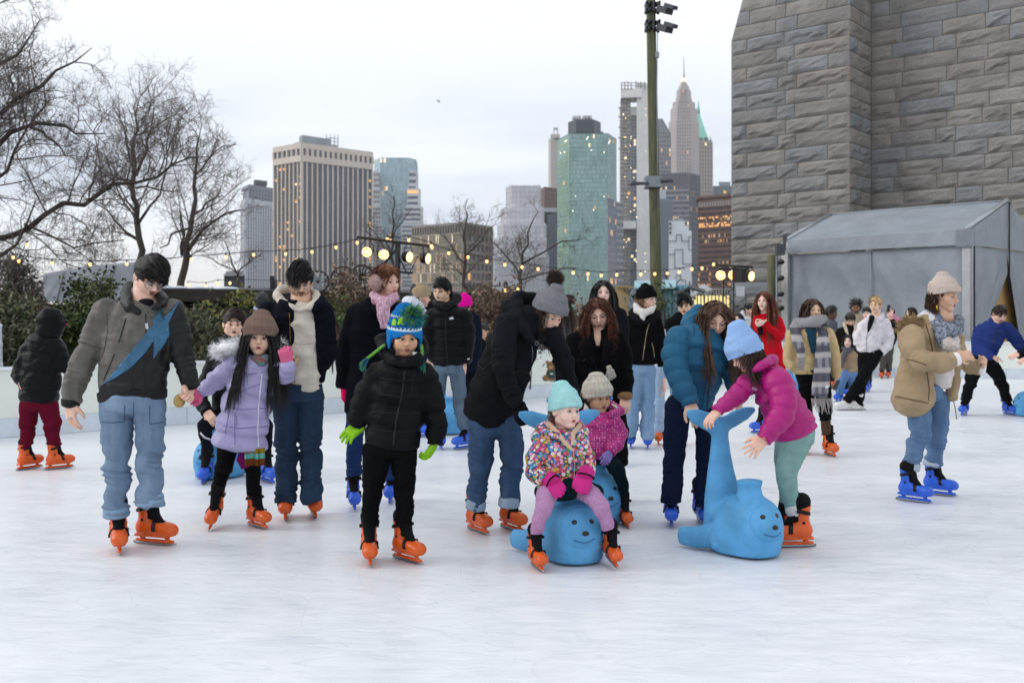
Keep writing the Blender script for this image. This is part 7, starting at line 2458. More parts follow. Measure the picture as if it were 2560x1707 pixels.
P.cloth('hood',PK,[([(505,190,40,0.10),(470,240,52,0.02),(495,300,44,-0.10),(545,370,30,-0.16),(580,410,18,-0.19)],{}),([(505,190,40,0.10),(560,200,44,0.16),(640,290,30,0.12),(640,370,22,0.0),(590,410,16,-0.17)],{})],limb=False,wob=(0.010,20,2))
P.trace('parka','pocket',mat('parka_seam','#08090b',0.8),[[(258,470),(330,535),(400,480)],[(470,550),(520,545),(575,555)],[(380,330),(372,430),(380,540)]],r=0.004,parent=jk)
P.trace('parka','zip',mat('zip_steel','#7d8086',0.3,metal=0.9),[[(568,420),(572,455),(568,500)]],r=0.003,parent=jk)
g=Geo()
a=np.linspace(0,2*math.pi,17)
c0=P.p(592,408,-0.26)
g.tube(c0+np.stack([0.011*np.cos(a),0*a,0.011*np.sin(a)],1),0.0022,5,cap=False)
g.build('ring_pull',MATS['zip_steel'],jk)
legs(P,M_denim('#273952','#4c6685'),[(345,770,108),(365,850,104)],[[(330,800,76),(318,920,74),(306,1060,58),(292,1215,46)],[(445,800,74),(470,920,66),(462,1060,56),(455,1200,49)]],fold=0.009,pitch=0.085,yaw=20,cuff=(M_denim('#7f92a8','#a9b7c7'),34),seed=2)
skate(P,'orange',290,0.16,yaw=30,size=0.92)
skate(P,'orange',455,0.22,yaw=34,size=0.92)
MIT=M_knit('#101015')
P.hand((500,705,-0.22),(548,845,-0.30),normal=(0.6,0.5,-0.6),curl=0.75,thumb=0.5,glove=MIT,mitten=True,size=1.0)
P.hand((766,650,0.14),(808,715,0.05),normal=(-0.6,0.5,-0.6),curl=0.75,glove=MIT,mitten=True,size=0.95,mirror=True)
P.finish()
# --- toddler in the flowered jacket
P=Person('toddler in flowered jacket, pale aqua beanie and magenta mittens sitting astride the front seal',R3,5.85,(745,1500))
P.head(733,740,164,yaw=40,pitch=-2,roll=5,kind='toddler',skin='pale',neck=(722,830,36,0.02),lids=0.15,brow='#8a6a50',mouth=0.003,lips='#c06a64',wide=1.04)
P.hair('#5a4030','long',length=0.06,n=400,cap=0.004,zmin=-0.05,colliders=False,ymax=-0.02)
P.beanie(M_cloth('#9dcfcf',0.9,bump=0.003,bscale=160),top=0.188,low=0.034,cuff=0.070,rib=0,fat=0.014,point=0.30,slouch=(0.02,-0.03),puff=0.004)
if 'floral' not in MATS:
 m=mat('floral','#23304e',0.7,amt=0.2)
 t=m.node_tree
 b=t.nodes['Principled BSDF']
 co=t.nodes.new('ShaderNodeTexCoord')
 vo=t.nodes.new('ShaderNodeTexVoronoi');vo.inputs['Scale'].default_value=56;vo.inputs['Randomness'].default_value=0.9
 t.links.new(co.outputs['Object'],vo.inputs['Vector'])
 cr=t.nodes.new('ShaderNodeValToRGB');cr.color_ramp.interpolation='CONSTANT'
 cols=['#b8486e','#cba53a','#d8d4d6','#3c7fb8','#b54a3e','#e08fb0','#4f8f45','#e5d9c9','#c43f74','#4d9ec4']
 e=cr.color_ramp.elements
 e[0].position=0;e[0].color=(*lin(cols[0]),1);e[1].position=0.1;e[1].color=(*lin(cols[1]),1)
 for i,c in enumerate(cols[2:]):
  k=e.new((i+2)/10);k.color=(*lin(c),1)
 sp=t.nodes.new('ShaderNodeSeparateColor');t.links.new(vo.outputs['Color'],sp.inputs[0]);t.links.new(sp.outputs[0],cr.inputs[0])
 rg=t.nodes.new('ShaderNodeMapRange');rg.inputs[1].default_value=0.60;rg.inputs[2].default_value=0.70
 t.links.new(vo.outputs['Distance'],rg.inputs[0])
 mx=t.nodes.new('ShaderNodeMixRGB');mx.inputs[2].default_value=(*lin('#22355c'),1)
 t.links.new(rg.outputs[0],mx.inputs[0]);t.links.new(cr.outputs[0],mx.inputs[1])
 r2=t.nodes.new('ShaderNodeMapRange');r2 .inputs[1].default_value=0.17;r2 .inputs[2].default_value=0.13
 t.links.new(vo.outputs['Distance'],r2 .inputs[0])
 m2=t.nodes.new('ShaderNodeMixRGB');m2 .inputs[2].default_value=(*lin('#e6c84a'),1)
 t.links.new(r2 .outputs[0],m2 .inputs[0]);t.links.new(mx.outputs[0],m2 .inputs[1])
 t.links.new(m2 .outputs[0],b.inputs['Base Color'])
FL=MATS['floral']
P.cloth('jacket',FL,[([(715,835,62),(712,890,105),(705,980,112),(700,1060,112),(695,1125,108)],dict(fl=0.85,ks=0.03)),([(630,880,52),(590,960,52),(585,1040,48,-0.06),(640,1080,40,-0.16)],dict(mod=folds(0.06,0.006,1,0.4,0.5))),([(800,880,48),(835,960,46),(845,1025,42,-0.06),(830,1055,36,-0.14)],dict(mod=folds(0.06,0.006,2,0.4,0.5)))],k=0.025,h=0.007,wob=(0.008,20,3))
jk=P.last
LIN=M_cloth('#c9ac92',0.95)
P.cloth('hood',[FL],[([(660,800,26,0.06),(615,830,30,0.06),(590,870,30,0.02),(640,850,26,-0.04),(690,860,18,-0.12)],{}),([(790,800,22,0.06),(825,840,24,0.03),(800,850,20,-0.04)],{})],limb=False,h=0.007)
P.cloth('lining',LIN,[([(650,805,16,0.0),(690,845,13,-0.10),(740,905,9,-0.17),(765,930,6,-0.175)],{}),([(800,812,14,0.0),(770,850,12,-0.10),(768,900,8,-0.165)],{})],limb=False,h=0.006)
P.cloth('skirt',M_cloth('#0d2529',0.85),[([(620,1135,44,0.02),(740,1110,50,-0.08),(880,1135,40,-0.02)],dict(mod=folds(0.06,0.005,2))),([(700,1110,96),(700,1150,100)],dict(fl=0.85))],limb=False)
P.trace('jacket','zip',mat('zip_pale','#bcae9e',0.4),[[(770,935),(778,1000),(772,1100)]],r=0.003,parent=jk)
TI=M_knit('#b186ad')
legs(P,TI,None,[[(665,1120,58,0.0),(640,1150,58,-0.18),(632,1200,50,-0.22),(605,1270,40,-0.20),(592,1330,36,-0.16)],[(800,1120,56,0.0),(865,1155,54,-0.16),(905,1210,46,-0.20),(930,1270,39,-0.18),(942,1312,36,-0.16)]],fold=0.003,pitch=0.05,name='tights',wob=(0.003,25,1))
skate(P,'orange',585,-0.14,yaw=18,size=0.74)
skate(P,'orange',950,-0.08,yaw=18,size=0.74,pitch=6,lift=0.02)
MM=M_cloth('#c0307f',0.8,bump=0.004)
P.hand((650,1085,-0.16),(735,1145,-0.25),normal=(0.2,0.3,-1),curl=0.25,thumb=0.2,glove=MM,mitten=True,size=0.66,fat=1.5,name='mitten')
P.hand((828,1050,-0.15),(792,1150,-0.25),normal=(-0.2,0.3,-1),curl=0.25,thumb=0.2,glove=MM,mitten=True,size=0.66,fat=1.5,mirror=True,name='mitten')
P.cloth('mitten_cuff',MM,[([(645,1068,42,-0.15),(672,1096,40,-0.18)],dict(fl=0.98)),([(838,1030,40,-0.13),(826,1066,40,-0.16)],dict(fl=0.98))],limb=False,h=0.006)
for a_,b_,r_ in(((668,1090,-0.182),(690,1106,-0.20),0.050),((832,1058,-0.16),(826,1080,-0.17),0.049)):
 a_,b_=P.p(*a_),P.p(*b_)
 x_=unit(b_-a_);y_=unit(np.cross(x_,A(0,1,0)));z_=np.cross(x_,y_)
 th=np.linspace(0,2*math.pi,21)
 Geo().tube(a_+r_*(np.cos(th)[:,None]*y_+np.sin(th)[:,None]*z_),0.005,5,cap=False).build('wrist_strap',M_cloth('#14141a'),P.root)
P.finish()
# --- toddler in pink dotted jacket
P=Person('toddler in pink dotted jacket and cream knitted hat with ears, sitting on the rear seal',R3,6.95,(930,1290))
P.head(892,672,144,yaw=32,pitch=6,roll=-2,kind='toddler',skin='tan',neck=(885,745,30,0.02),lids=0.3,brow='#17100d',lips='#8a4a44')
P.hair('#150f0e','curly',length=0.08,n=700,cap=0.004,wave=0.012,zmin=-0.06,colliders=False,ymax=0.0)
CK=M_knit('#c9c2b4')
P.beanie(CK,top=0.165,low=0.026,cuff=0.045,rib=22,ribamp=0.004,fat=0.018,point=0.15,knit=0.003,puff=0.006)
g=Geo()
for lx in(-0.062,0.062):
 Geo().ball(P.tr((lx,-0.02,0.142)),(0.024,0.016,0.024),R=P.heads[1],nu=12,nv=8).build('hat_ear',CK,P.root)
if 'pink_dots' not in MATS:
 m=mat('pink_dots','#b3267c',0.6,amt=0.1)
 t=m.node_tree;b=t.nodes['Principled BSDF']
 src=b.inputs['Base Color'].links[0].from_socket
 co=t.nodes.new('ShaderNodeTexCoord')
 vo=t.nodes.new('ShaderNodeTexVoronoi');vo.inputs['Scale'].default_value=55;vo.inputs['Randomness'].default_value=0.35
 t.links.new(co.outputs['Object'],vo.inputs['Vector'])
 rg=t.nodes.new('ShaderNodeMapRange');rg.inputs[1].default_value=0.27;rg.inputs[2].default_value=0.22
 t.links.new(vo.outputs['Distance'],rg.inputs[0])
 mx=t.nodes.new('ShaderNodeMixRGB');mx.inputs[2].default_value=(*lin('#e3a6c8'),1)
 t.links.new(rg.outputs[0],mx.inputs[0]);t.links.new(src,mx.inputs[1]);t.links.new(mx.outputs[0],b.inputs['Base Color'])
P.cloth('jacket',MATS['pink_dots'],[([(885,750,52),(892,800,88),(900,870,92),(892,935,84),(890,960,78)],dict(fl=0.85,ks=0.03)),([(965,790,44),(998,850,42),(985,905,38,-0.08),(948,945,32,-0.14)],dict(mod=folds(0.06,0.006,1,0.4,0.5))),([(825,790,42),(810,860,40),(840,930,36,-0.10)],{})],k=0.025,wob=(0.007,20,4))
P.cloth('hood',MATS['pink_dots'],[([(830,715,22,0.06),(808,750,24,0.03),(840,765,20,-0.06)],{}),([(950,705,22,0.06),(1000,740,24,0.03),(955,755,20,-0.05)],{})],limb=False)
P.cloth('hood_fleece',M_fur('#cfc6bd'),[([(818,705,14,0.0),(835,728,14,-0.05)],{}),([(962,708,9,0.03),(982,722,9,-0.01)],{})],limb=False)
legs(P,M_cloth('#0c1a22',0.85),[(900,950,80),(905,985,76)],[[(950,975,44,-0.04),(985,1020,42,-0.18),(1008,1080,34,-0.16),(1022,1135,30,-0.12)],[(850,975,44,-0.02),(800,1030,42,-0.15),(780,1130,30,-0.10)]],fold=0.003,pitch=0.05)
skate(P,'orange',1020,-0.10,yaw=14,size=0.72)
skate(P,'orange',775,-0.08,yaw=10,size=0.72)
P.hand((948,945,-0.14),(922,1010,-0.2),normal=(-0.4,0.5,-0.6),curl=0.4,glove=M_knit('#8f7cba'),size=0.62)
P.finish()
# --- woman in the black coat with curly auburn hair
P=Person('woman in black double-breasted coat with loose curly auburn hair',R3,7.65,(960,1260))
P.head(893,268,146,yaw=2,pitch=14,roll=-7,kind='woman',skin='light',neck=(890,350,36,0.03),lids=0.6,brow='#3a2117',mouth=0.003,lips='#b06a62')
P.hair('#3b1c10','curly',length=0.34,gdir=(0,-0.12,-1),opn=1.18,n=2300,cap=0.012,wave=0.016,wfreq=17,vol=0.010,zmin=-0.05,stiff=0.25,fringe=0.016,col2='#6a3418',r=0.0017,seed=5)
BC=M_cloth('#0b0b0f',0.9)
def vneck(S):
 a,r,_=P.tube_w([(884,320,44,-0.10),(889,375,32,-0.13),(893,440,12,-0.15)])
 S.tube(a,r,0.008,'s')
P.cloth('coat',BC,[([(888,345,66),(885,400,118),(888,490,138),(895,600,132),(905,720,130),(925,850,124),(955,1010,92)],dict(fl=0.72,ks=0.04)),([(985,395,58),(1012,490,56),(1022,580,50,-0.04),(1024,660,41,-0.10)],dict(mod=folds(0.09,0.007,1,0.5,0.5))),([(785,400,54),(765,500,52),(768,590,46,-0.05),(792,660,40,-0.12)],dict(mod=folds(0.09,0.007,2,0.5,0.5)))],k=0.022,wob=(0.008,15,12),cuts=[vneck])
jk=P.last
P.body.tube([P.p(888,340,0.0),P.p(890,390,-0.05),P.p(893,430,-0.085)],[0.05,0.05,0.04],12,m=P.slot(skin_mat('light')))
P.cloth('lapel',BC,[([(845,350,20,-0.06),(838,420,30,-0.17),(860,500,24,-0.20),(885,560,10,-0.20)],dict(fl=0.35)),([(935,350,20,-0.06),(942,420,28,-0.17),(925,500,20,-0.20),(900,560,10,-0.2)],dict(fl=0.35))],limb=False)
P.trace('coat','button',mat('button_black','#22222a',0.3),[[(825,492),(826,494)],[(850,540),(851,542)],[(938,535),(939,537)]],r=0.012,parent=jk,n=10,step=1)
P.cloth('sleeve_lining',M_cloth('#8a6a4a',0.8),[([(1024,655,38,-0.105),(1024,676,37,-0.11)],dict(fl=0.98)),([(792,655,37,-0.12),(797,676,36,-0.13)],dict(fl=0.98))],limb=False)
P.hand((1026,672,-0.11),(1018,735,-0.17),normal=(-0.3,0.6,-0.7),curl=0.7,thumb=0.6,size=0.95,mirror=True)
P.hand((796,672,-0.13),(806,730,-0.17),normal=(0.3,0.6,-0.7),curl=0.7,thumb=0.6,size=0.95)
P.hand((950,540,-0.20),(968,590,-0.18),normal=(0,1,0),curl=0.6,glove=M_cloth('#b9b2a8',0.9),size=0.62,name='glove')
legs(P,M_cloth('#0a0b0f',0.85),None,[[(890,880,50),(885,1050,42),(880,1180,36)],[(960,880,50),(965,1050,42),(968,1170,36)]],fold=0.003)
skate(P,'orange',880,0.05,yaw=0,size=0.9)
skate(P,'orange',965,0.08,yaw=5,size=0.9)
P.finish()
# --- tall woman half hidden behind her
P=Person('woman with straight black hair in dark coat, half hidden behind the curly haired woman',Z4,9.6,(720,2400))
P.head(668,372,300,yaw=4,pitch=2,kind='woman',skin='pale',neck=(690,520,75,0.03),lids=0.35,brow='#120d0c')
P.hair('#0c0a0b','long',length=0.52,n=1700,cap=0.008,wave=0.004,stiff=0.1,zmin=-0.05,r=0.0018,fringe=0.016)
P.cloth('coat',M_cloth('#12131a',0.8),[([(710,540,120),(730,640,210),(745,850,220),(750,1100,205),(750,1400,210),(750,1900,215)],dict(fl=0.7,ks=0.04)),([(900,660,90),(935,850,88),(930,1100,78),(900,1300,60)],dict(mod=folds(0.1,0.006,1)))],k=0.03)
legs(P,M_cloth('#0e0f16',0.8),None,[[(660,1850,90),(660,2150,70)],[(820,1850,90),(820,2150,70)]],fold=0.003)
skate(P,'blue',660,0,yaw=0,size=0.95)
skate(P,'blue',820,0,yaw=0,size=0.95)
P.finish()
# --- woman in black shearling jacket
P=Person('woman in black shearling jacket with black beanie, clear glasses, white scarf and wide pale jeans',Z4,10.7,(1200,2450))
P.head(1238,462,272,yaw=62,pitch=4,kind='woman',skin='light',neck=(1200,610,66,0.02),lids=0.3,brow='#6b4a30',lips='#a8564f')
P.hair('#8a6a48','long',length=0.15,n=900,cap=0.004,wave=0.006,zmin=-0.06,colliders=False,r=0.0015,ymax=0.01)
P.beanie(M_knit('#0a0a0c'),top=0.180,low=0.034,cuff=0.05,rib=30,fat=0.014,point=0.75,ribamp=0.002)
P.glasses(mat('frame_clear','#b9b4b2',0.15))
P.cloth('scarf',M_knit('#cfccc8'),[([(1110,540,52,0.02),(1120,610,56,-0.06),(1200,640,50,-0.14),(1290,610,46,-0.10),(1330,550,34,0.0)],dict(mod=folds(0.05,0.006,1))),([(1180,640,50,-0.13),(1185,720,30,-0.16)],{})],limb=False,h=0.010)
SH=M_cloth('#09090c',0.92,bump=0.005)
P.cloth('jacket',SH,[([(1185,620,130),(1190,720,215),(1195,900,215),(1190,1100,200),(1190,1290,196)],dict(fl=0.72,ks=0.04)),([(1355,750,92),(1395,930,90),(1425,1120,80),(1440,1340,64)],dict(mod=folds(0.10,0.006,1))),([(1020,750,92),(985,930,86),(985,1120,78),(1000,1320,60)],dict(mod=folds(0.10,0.006,2)))],k=0.022,h=0.011)
jk=P.last
P.cloth('fur_collar',M_fur('#0c0c10'),[([(1060,640,60,0.02),(1090,700,62,-0.08),(1170,745,40,-0.16)],{}),([(1330,640,56,0.02),(1380,665,52,-0.06),(1300,720,40,-0.14),(1240,760,26,-0.17)],{})],limb=False,wob=(0.012,45,2),h=0.011)
P.trace('jacket','zip',mat('zip_gold','#a99a78',0.3,metal=0.9),[[(1270,780),(1246,850),(1225,960),(1205,1100),(1185,1255)],[(1305,1030),(1325,1110),(1338,1220)]],r=0.004,parent=jk)
P.c=R4
LJ=M_denim('#5a7b9f','#8faac6')
legs(P,LJ,[(100,495,72),(98,530,72)],[[(66,530,44),(56,640,40),(44,760,38),(32,872,36)],[(128,530,45),(128,640,42),(126,760,41),(122,884,42)]],fold=0.007,pitch=0.10,seed=4)
skate(P,'blue',126,0.12,yaw=0,size=0.95)
skate(P,'blue',36,0.20,yaw=0,size=0.95)
P.hand((212,590),(214,640),normal=(-1,0,0),curl=0.4,size=0.9,mirror=True)
P.hand((0,600),(-4,650),normal=(1,0,0),curl=0.4,size=0.9)
P.finish()
# --- young man behind her
P=Person('young man with tousled black hair in black coat standing behind the teal puffer woman',Z4,11.1,(1640,2350))
P.head(1738,545,262,yaw=-8,pitch=3,kind='man',skin='asian',neck=(1735,680,66,0.03),lids=0.4,brow='#0e0b0a')
P.hair('#0a090a','short',length=0.06,top=0.030,fringe=0.018,comb=(0.2,0.7,-0.1),n=1900,zmin=-0.04,wave=0.006)
P.cloth('coat',M_cloth('#0d0d11',0.8),[([(1725,650,110),(1700,760,190),(1680,950,200),(1670,1150,190),(1670,1380,190)],dict(fl=0.7,ks=0.04)),([(1550,780,80),(1510,950,80),(1500,1150,72),(1500,1330,60)],dict(mod=folds(0.1,0.006,1)))],k=0.022,h=0.012)
P.trace('coat','reflective_piping',mat('piping','#c9cdd2',0.4),[[(1478,850),(1492,960),(1505,1060)]],r=0.006)
P.c=R4
legs(P,M_denim('#86a4c4','#b3c8dd'),None,[[(190,520,34),(188,640,32),(186,760,31),(184,872,29)],[(260,520,34),(280,700,31),(300,870,29)]],fold=0.007,pitch=0.10)
skate(P,'orange',182,0.05,yaw=0,size=0.98)
skate(P,'orange',300,0.05,yaw=10,size=0.98)
P.finish()
# --- woman in teal puffer
P=Person('woman in teal puffer jacket with long brown hair leaning both hands on the seal tail',R4,6.8,(330,1340))
P.head(480,252,180,yaw=15,pitch=20,roll=8,kind='woman',skin='light',neck=(440,350,50,0.08),lids=0.85,brow='#4a3020',lips='#b46a62',mouth=0.002)
P.hair('#38241a','long',length=0.46,gdir=(0.1,-0.3,-1),opn=1.12,colliders=False,n=2000,cap=0.008,wave=0.007,wfreq=10,stiff=0.1,zmin=-0.05,fringe=0.020,col2='#6b4730',r=0.0017,seed=6)
TEAL=M_nylon('#265a78',0.5,scale=8)
P.cloth('jacket',TEAL,[([(425,300,95),(405,380,150),(390,480,152),(385,570,138),(372,650,122),(360,700,112)],dict(fl=0.8,ks=0.04,mod=quilt(0.15,0.014))),([(285,350,72,-0.06),(268,440,74,-0.12),(280,540,70,-0.18),(315,630,62,-0.26),(352,700,44,-0.30)],dict(mod=quilt(0.095,0.013,0.4))),([(530,430,60,0.02),(568,530,56,0.05),(590,610,48,0.0),(592,650,38,-0.06)],dict(mod=quilt(0.095,0.012)))],k=0.022,h=0.009,wob=(0.008,15,7))
jk=P.last
P.cloth('hood',TEAL,[([(400,215,36,0.14),(360,250,48,0.10),(345,305,44,0.02),(362,345,30,-0.08)],{}),([(400,215,38,0.14),(470,300,40,0.16),(545,350,30,0.10)],{})],limb=False,wob=(0.012,20,2))
P.trace('jacket','seam',mat('teal_seam','#0c3247',0.7),[[(450,420),(440,500),(430,600),(415,720)],[(470,430),(462,520),(450,620),(440,720)]],r=0.004,parent=jk)
P.trace('jacket','snap',mat('snap_dark','#0f2c3c',0.3),[[(445,632),(446,633)],[(335,352),(336,353)]],r=0.011,parent=jk,n=10,step=1)
NV=M_denim('#0b1428','#15233f')
legs(P,NV,[(345,660,112),(350,730,116)],[[(285,720,78),(272,850,72),(264,1000,62),(256,1140,60),(252,1222,62)],[(420,730,62),(428,870,55),(424,1000,48),(415,1120,44),(408,1236,42)]],fold=0.004,pitch=0.09)
skate(P,'blue',248,0.10,yaw=2,size=0.92)
skate(P,'blue',402,0.16,yaw=12,size=0.92)
P.hand((350,700,-0.30),(396,810,-0.40),normal=(0.2,0.7,-0.7),curl=0.35,spread=0.04,thumb=0.2,size=0.98)
P.hand((594,650,-0.06),(600,700,-0.14),normal=(-0.4,0.6,-0.6),curl=0.6,size=0.95,mirror=True)
P.body.tube([P.p(405,288,-0.02),P.p(408,292,-0.02)],0.004,6,m=P.slot(mat('gold','#b99a4e',0.25,metal=1)))
P.finish()
# --- girl in magenta puffer
P=Person('girl in magenta puffer jacket, light blue beanie and sage leggings reaching for the seal tail',R4,6.2,(880,1440))
P.head(640,432,172,yaw=-72,pitch=34,roll=-4,kind='child',skin='light',neck=(720,500,50,0.03),lids=0.6,brow='#5a4030')
P.hair('#3a281f','long',length=0.24,n=1300,cap=0.006,wave=0.006,stiff=0.15,zmin=-0.06,colliders=False,r=0.0018,seed=9,ymax=0.0)
LB=mat('knit_lightblue','#8fb0dc',0.9,amt=0.08,scale=100,bump=0.003,bscale=200,spec=0.1)
P.beanie(LB,top=0.215,low=0.020,cuff=0.062,rib=0,fat=0.020,point=0.30,slouch=(-0.02,-0.045),puff=0.006)
MG=M_nylon('#a3116e',0.42,scale=8)
P.cloth('jacket',MG,[([(722,490,68),(752,550,105),(800,640,118),(850,730,122),(900,820,126),(912,850,124)],dict(fl=0.85,ks=0.04,mod=quilt(0.075,0.014))),([(660,590,64,-0.02),(610,640,56,-0.04),(550,690,48,-0.06),(495,740,36,-0.08)],dict(mod=quilt(0.062,0.011,0.3))),([(815,580,78,-0.12),(845,670,76,-0.17),(830,760,70,-0.20),(780,840,58,-0.24),(742,890,44,-0.26)],dict(mod=quilt(0.068,0.012,0.8)))],k=0.025,h=0.008,wob=(0.006,18,7))
jk=P.last
P.cloth('hood',MG,[([(690,520,18,-0.11),(735,490,26,-0.12),(785,470,30,-0.03),(790,462,28,0.08),(700,490,24,0.12)],dict(mod=quilt(0.07,0.010)))],limb=False)
P.patch('jacket','emblem',mat('emblem_pink','#d9a3c6',0.6),[(676,612),(690,604),(702,614),(706,624),(692,628),(680,622)],parent=jk,step=5,thick=0.005)
P.trace('jacket','sleeve_mark',mat('mark_orange','#c98a5a',0.5),[[(735,874),(750,884)]],r=0.005,parent=jk)
SG=M_cloth('#789a96',0.7,bump=0.001)
legs(P,SG,[(905,830,108),(900,890,104)],[[(905,890,100,0.0),(885,980,76,-0.02),(862,1050,64,-0.03),(868,1120,56,-0.02),(880,1190,50,0.0),(892,1245,40,0.0)],[(880,890,90,0.10),(850,1000,62,0.16),(856,1100,50,0.2),(868,1250,40,0.22)]],fold=0.002,pitch=0.08,name='leggings',wob=(0.003,18,1),yaw=-30)
P.cloth('sock',M_knit('#c9c9c4'),[([(892,1235,40),(896,1262,42)],{})],limb=False)
skate(P,'orange',925,0.0,yaw=-68,size=0.98)
skate(P,'orange',868,0.22,yaw=-55,size=0.98)
P.hand((492,742,-0.08),(440,795,-0.14),normal=(0.4,0.5,-0.7),curl=0.45,thumb=0.4,size=0.82)
P.hand((738,885,-0.26),(655,968,-0.34),normal=(-0.5,0.6,-0.6),curl=0.12,spread=0.22,thumb=0.1,size=0.92)
P.finish()
# --- woman in red coat
P=Person('woman in red coat with very long straight red hair, hand at her chest',Z1,12.2,(260,1400))
P.head(276,130,182,yaw=-20,pitch=-2,kind='woman',skin='pale',neck=(285,235,44,0.02),lids=0.3,brow='#8a5a3a',lips='#b0605c',wide=0.93)
P.hair('#4f2716','long',length=0.55,n=1700,cap=0.007,wave=0.005,stiff=0.1,zmin=-0.05,fringe=0.020,col2='#7d4526',r=0.0017,seed=2)
RC=M_cloth('#b3101f',0.85)
P.cloth('coat',RC,[([(288,250,66),(300,300,108),(325,400,108),(350,500,92),(368,620,96),(385,800,112)],dict(fl=0.72,ks=0.03)),([(205,300,44),(200,380,42),(215,420,36,-0.08),(235,370,30,-0.16)],{}),([(410,320,52),(440,400,50),(430,470,46,-0.06),(340,400,40,-0.18),(282,335,32,-0.22)],dict(mod=folds(0.08,0.006,1)))],k=0.025,wob=(0.006,16,3))
P.cloth('blouse',M_cloth('#101114'),[([(235,390,28,-0.16),(245,440,26,-0.14)],{})],limb=False)
P.hand((270,335,-0.22),(222,355,-0.24),normal=(0,0.6,0.5),curl=0.9,size=0.85)
legs(P,M_cloth('#0d1526',0.85),None,[[(300,780,60),(290,1000,50),(255,1220,38)],[(400,780,60),(420,1000,50),(420,1220,38)]],fold=0.004)
skate(P,'blue',262,0,yaw=-50,size=0.95)
skate(P,'blue',425,0.1,yaw=-20,size=0.95)
P.finish()
# --- woman with the big plaid scarf
P=Person('woman in cream wool jacket wrapped in a big grey plaid scarf with fringes',Z1,10.2,(830,1640))
P.head(752,218,214,yaw=24,pitch=0,roll=4,kind='woman',skin='asian',neck=(745,340,55,0.03),lids=0.9,brow='#2a1a14',lips='#b06a60')
P.hair('#2c1913','long',length=0.30,opn=1.12,n=1500,cap=0.008,wave=0.010,wfreq=9,stiff=0.25,zmin=-0.05,col2='#4f2c1c',r=0.0018,seed=12)
CW=M_cloth('#b8a27a',0.95,bump=0.005)
P.cloth('jacket',CW,[([(745,380,110),(735,460,185),(728,600,180),(722,720,172),(716,835,168)],dict(fl=0.7,ks=0.04)),([(555,460,68),(525,600,66),(515,720,58),(560,800,46,-0.06)],dict(mod=folds(0.1,0.006,1))),([(900,450,70),(945,580,68),(970,720,62),(985,880,48)],dict(mod=folds(0.1,0.006,2)))],k=0.022)
jk=P.last
P.cloth('sweater',M_knit('#1b3a4c'),[([(735,400,60,-0.10),(748,520,40,-0.13),(760,640,22,-0.145)],dict(fl=0.7))],limb=False)
P.trace('jacket','edge',mat('jacket_edge','#8f7b55',0.9),[[(690,430),(730,560),(770,700),(776,845)]],r=0.006,parent=jk)
if 'plaid' not in MATS:
 m=mat('plaid','#8d8a90',0.95,amt=0.12,scale=80,bump=0.004,bscale=120,spec=0.1)
 t=m.node_tree;b=t.nodes['Principled BSDF']
 src=b.inputs['Base Color'].links[0].from_socket
 co=t.nodes.new('ShaderNodeTexCoord')
 last=src
 for ax,sc_,thr,col in(('Z',9.0,0.45,'#3a3c45'),('X',30.0,0.55,'#4d4f59'),('Z',13.0,0.72,'#bdb6b4')):
  wv=t.nodes.new('ShaderNodeTexWave');wv.bands_direction=ax;wv.inputs['Scale'].default_value=sc_/20;wv.inputs['Distortion'].default_value=2.5
  mpn=t.nodes.new('ShaderNodeMapping');mpn.inputs['Scale'].default_value=(3,3,3)
  t.links.new(co.outputs['Object'],mpn.inputs[0]);t.links.new(mpn.outputs[0],wv.inputs['Vector'])
  rg=t.nodes.new('ShaderNodeMapRange');rg.inputs[1].default_value=thr-0.15;rg.inputs[2].default_value=thr+0.15
  t.links.new(wv.outputs[1],rg.inputs[0])
  ml=t.nodes.new('ShaderNodeMath');ml.operation='MULTIPLY';ml.inputs[1].default_value=0.75
  t.links.new(rg.outputs[0],ml.inputs[0])
  mx=t.nodes.new('ShaderNodeMixRGB');mx.inputs[2].default_value=(*lin(col),1)
  t.links.new(ml.outputs[0],mx.inputs[0]);t.links.new(last,mx.inputs[1]);last=mx.outputs[0]
 t.links.new(last,b.inputs['Base Color'])
PL=MATS['plaid']
P.cloth('scarf',[PL,M_knit('#8f8c90')],[([(640,330,50,0.06),(690,345,56,-0.06),(765,330,62,-0.14),(835,310,52,-0.08),(850,290,40,0.04)],dict(mod=folds(0.06,0.008,1))),([(620,320,62,0.06),(575,400,56,-0.06),(600,500,58,-0.14),(630,600,46,-0.17),(640,690,40,-0.18)],dict(fl=0.5,mod=folds(0.09,0.006,3))),([(840,380,52,-0.06),(850,520,70,-0.15),(850,700,84,-0.17),(838,880,88,-0.18),(815,1060,84,-0.17)],dict(fl=0.35,mod=folds(0.12,0.008,2)))],limb=False,k=0.02,zone=lambda c:(c[:,2]>P.p(0,385)[2]).astype(int))
sf=P.last
rs=np.random.RandomState(3)
g=Geo()
for x in np.linspace(608,672,9):
 g.tube([P.p(x,690,-0.19),P.p(x-6,750,-0.19),P.p(x-4+rs.normal()*5,805,-0.19)],[0.006,0.005,0.003],4)
for x in np.linspace(740,930,20):
 g.tube([P.p(x,1080,-0.18),P.p(x+14+rs.normal()*6,1150,-0.19),P.p(x+26+rs.normal()*12,1215+rs.normal()*20,-0.19)],[0.006,0.005,0.003],4)
g.build('fringe',M_knit('#a19a98'),sf)
P.patch('scarf','care_label',mat('label_white','#d2d6dd',0.6),[(873,955),(928,950),(930,978),(875,982)],parent=sf,step=12,thick=0.008)
legs(P,M_cloth('#0b0b0e',0.85),[(720,800,165),(745,900,150)],[[(840,920,98),(862,1080,84),(875,1200,72),(878,1300,62)],[(700,920,98,0.1),(690,1100,80,0.16),(690,1300,62,0.2)]],fold=0.005)
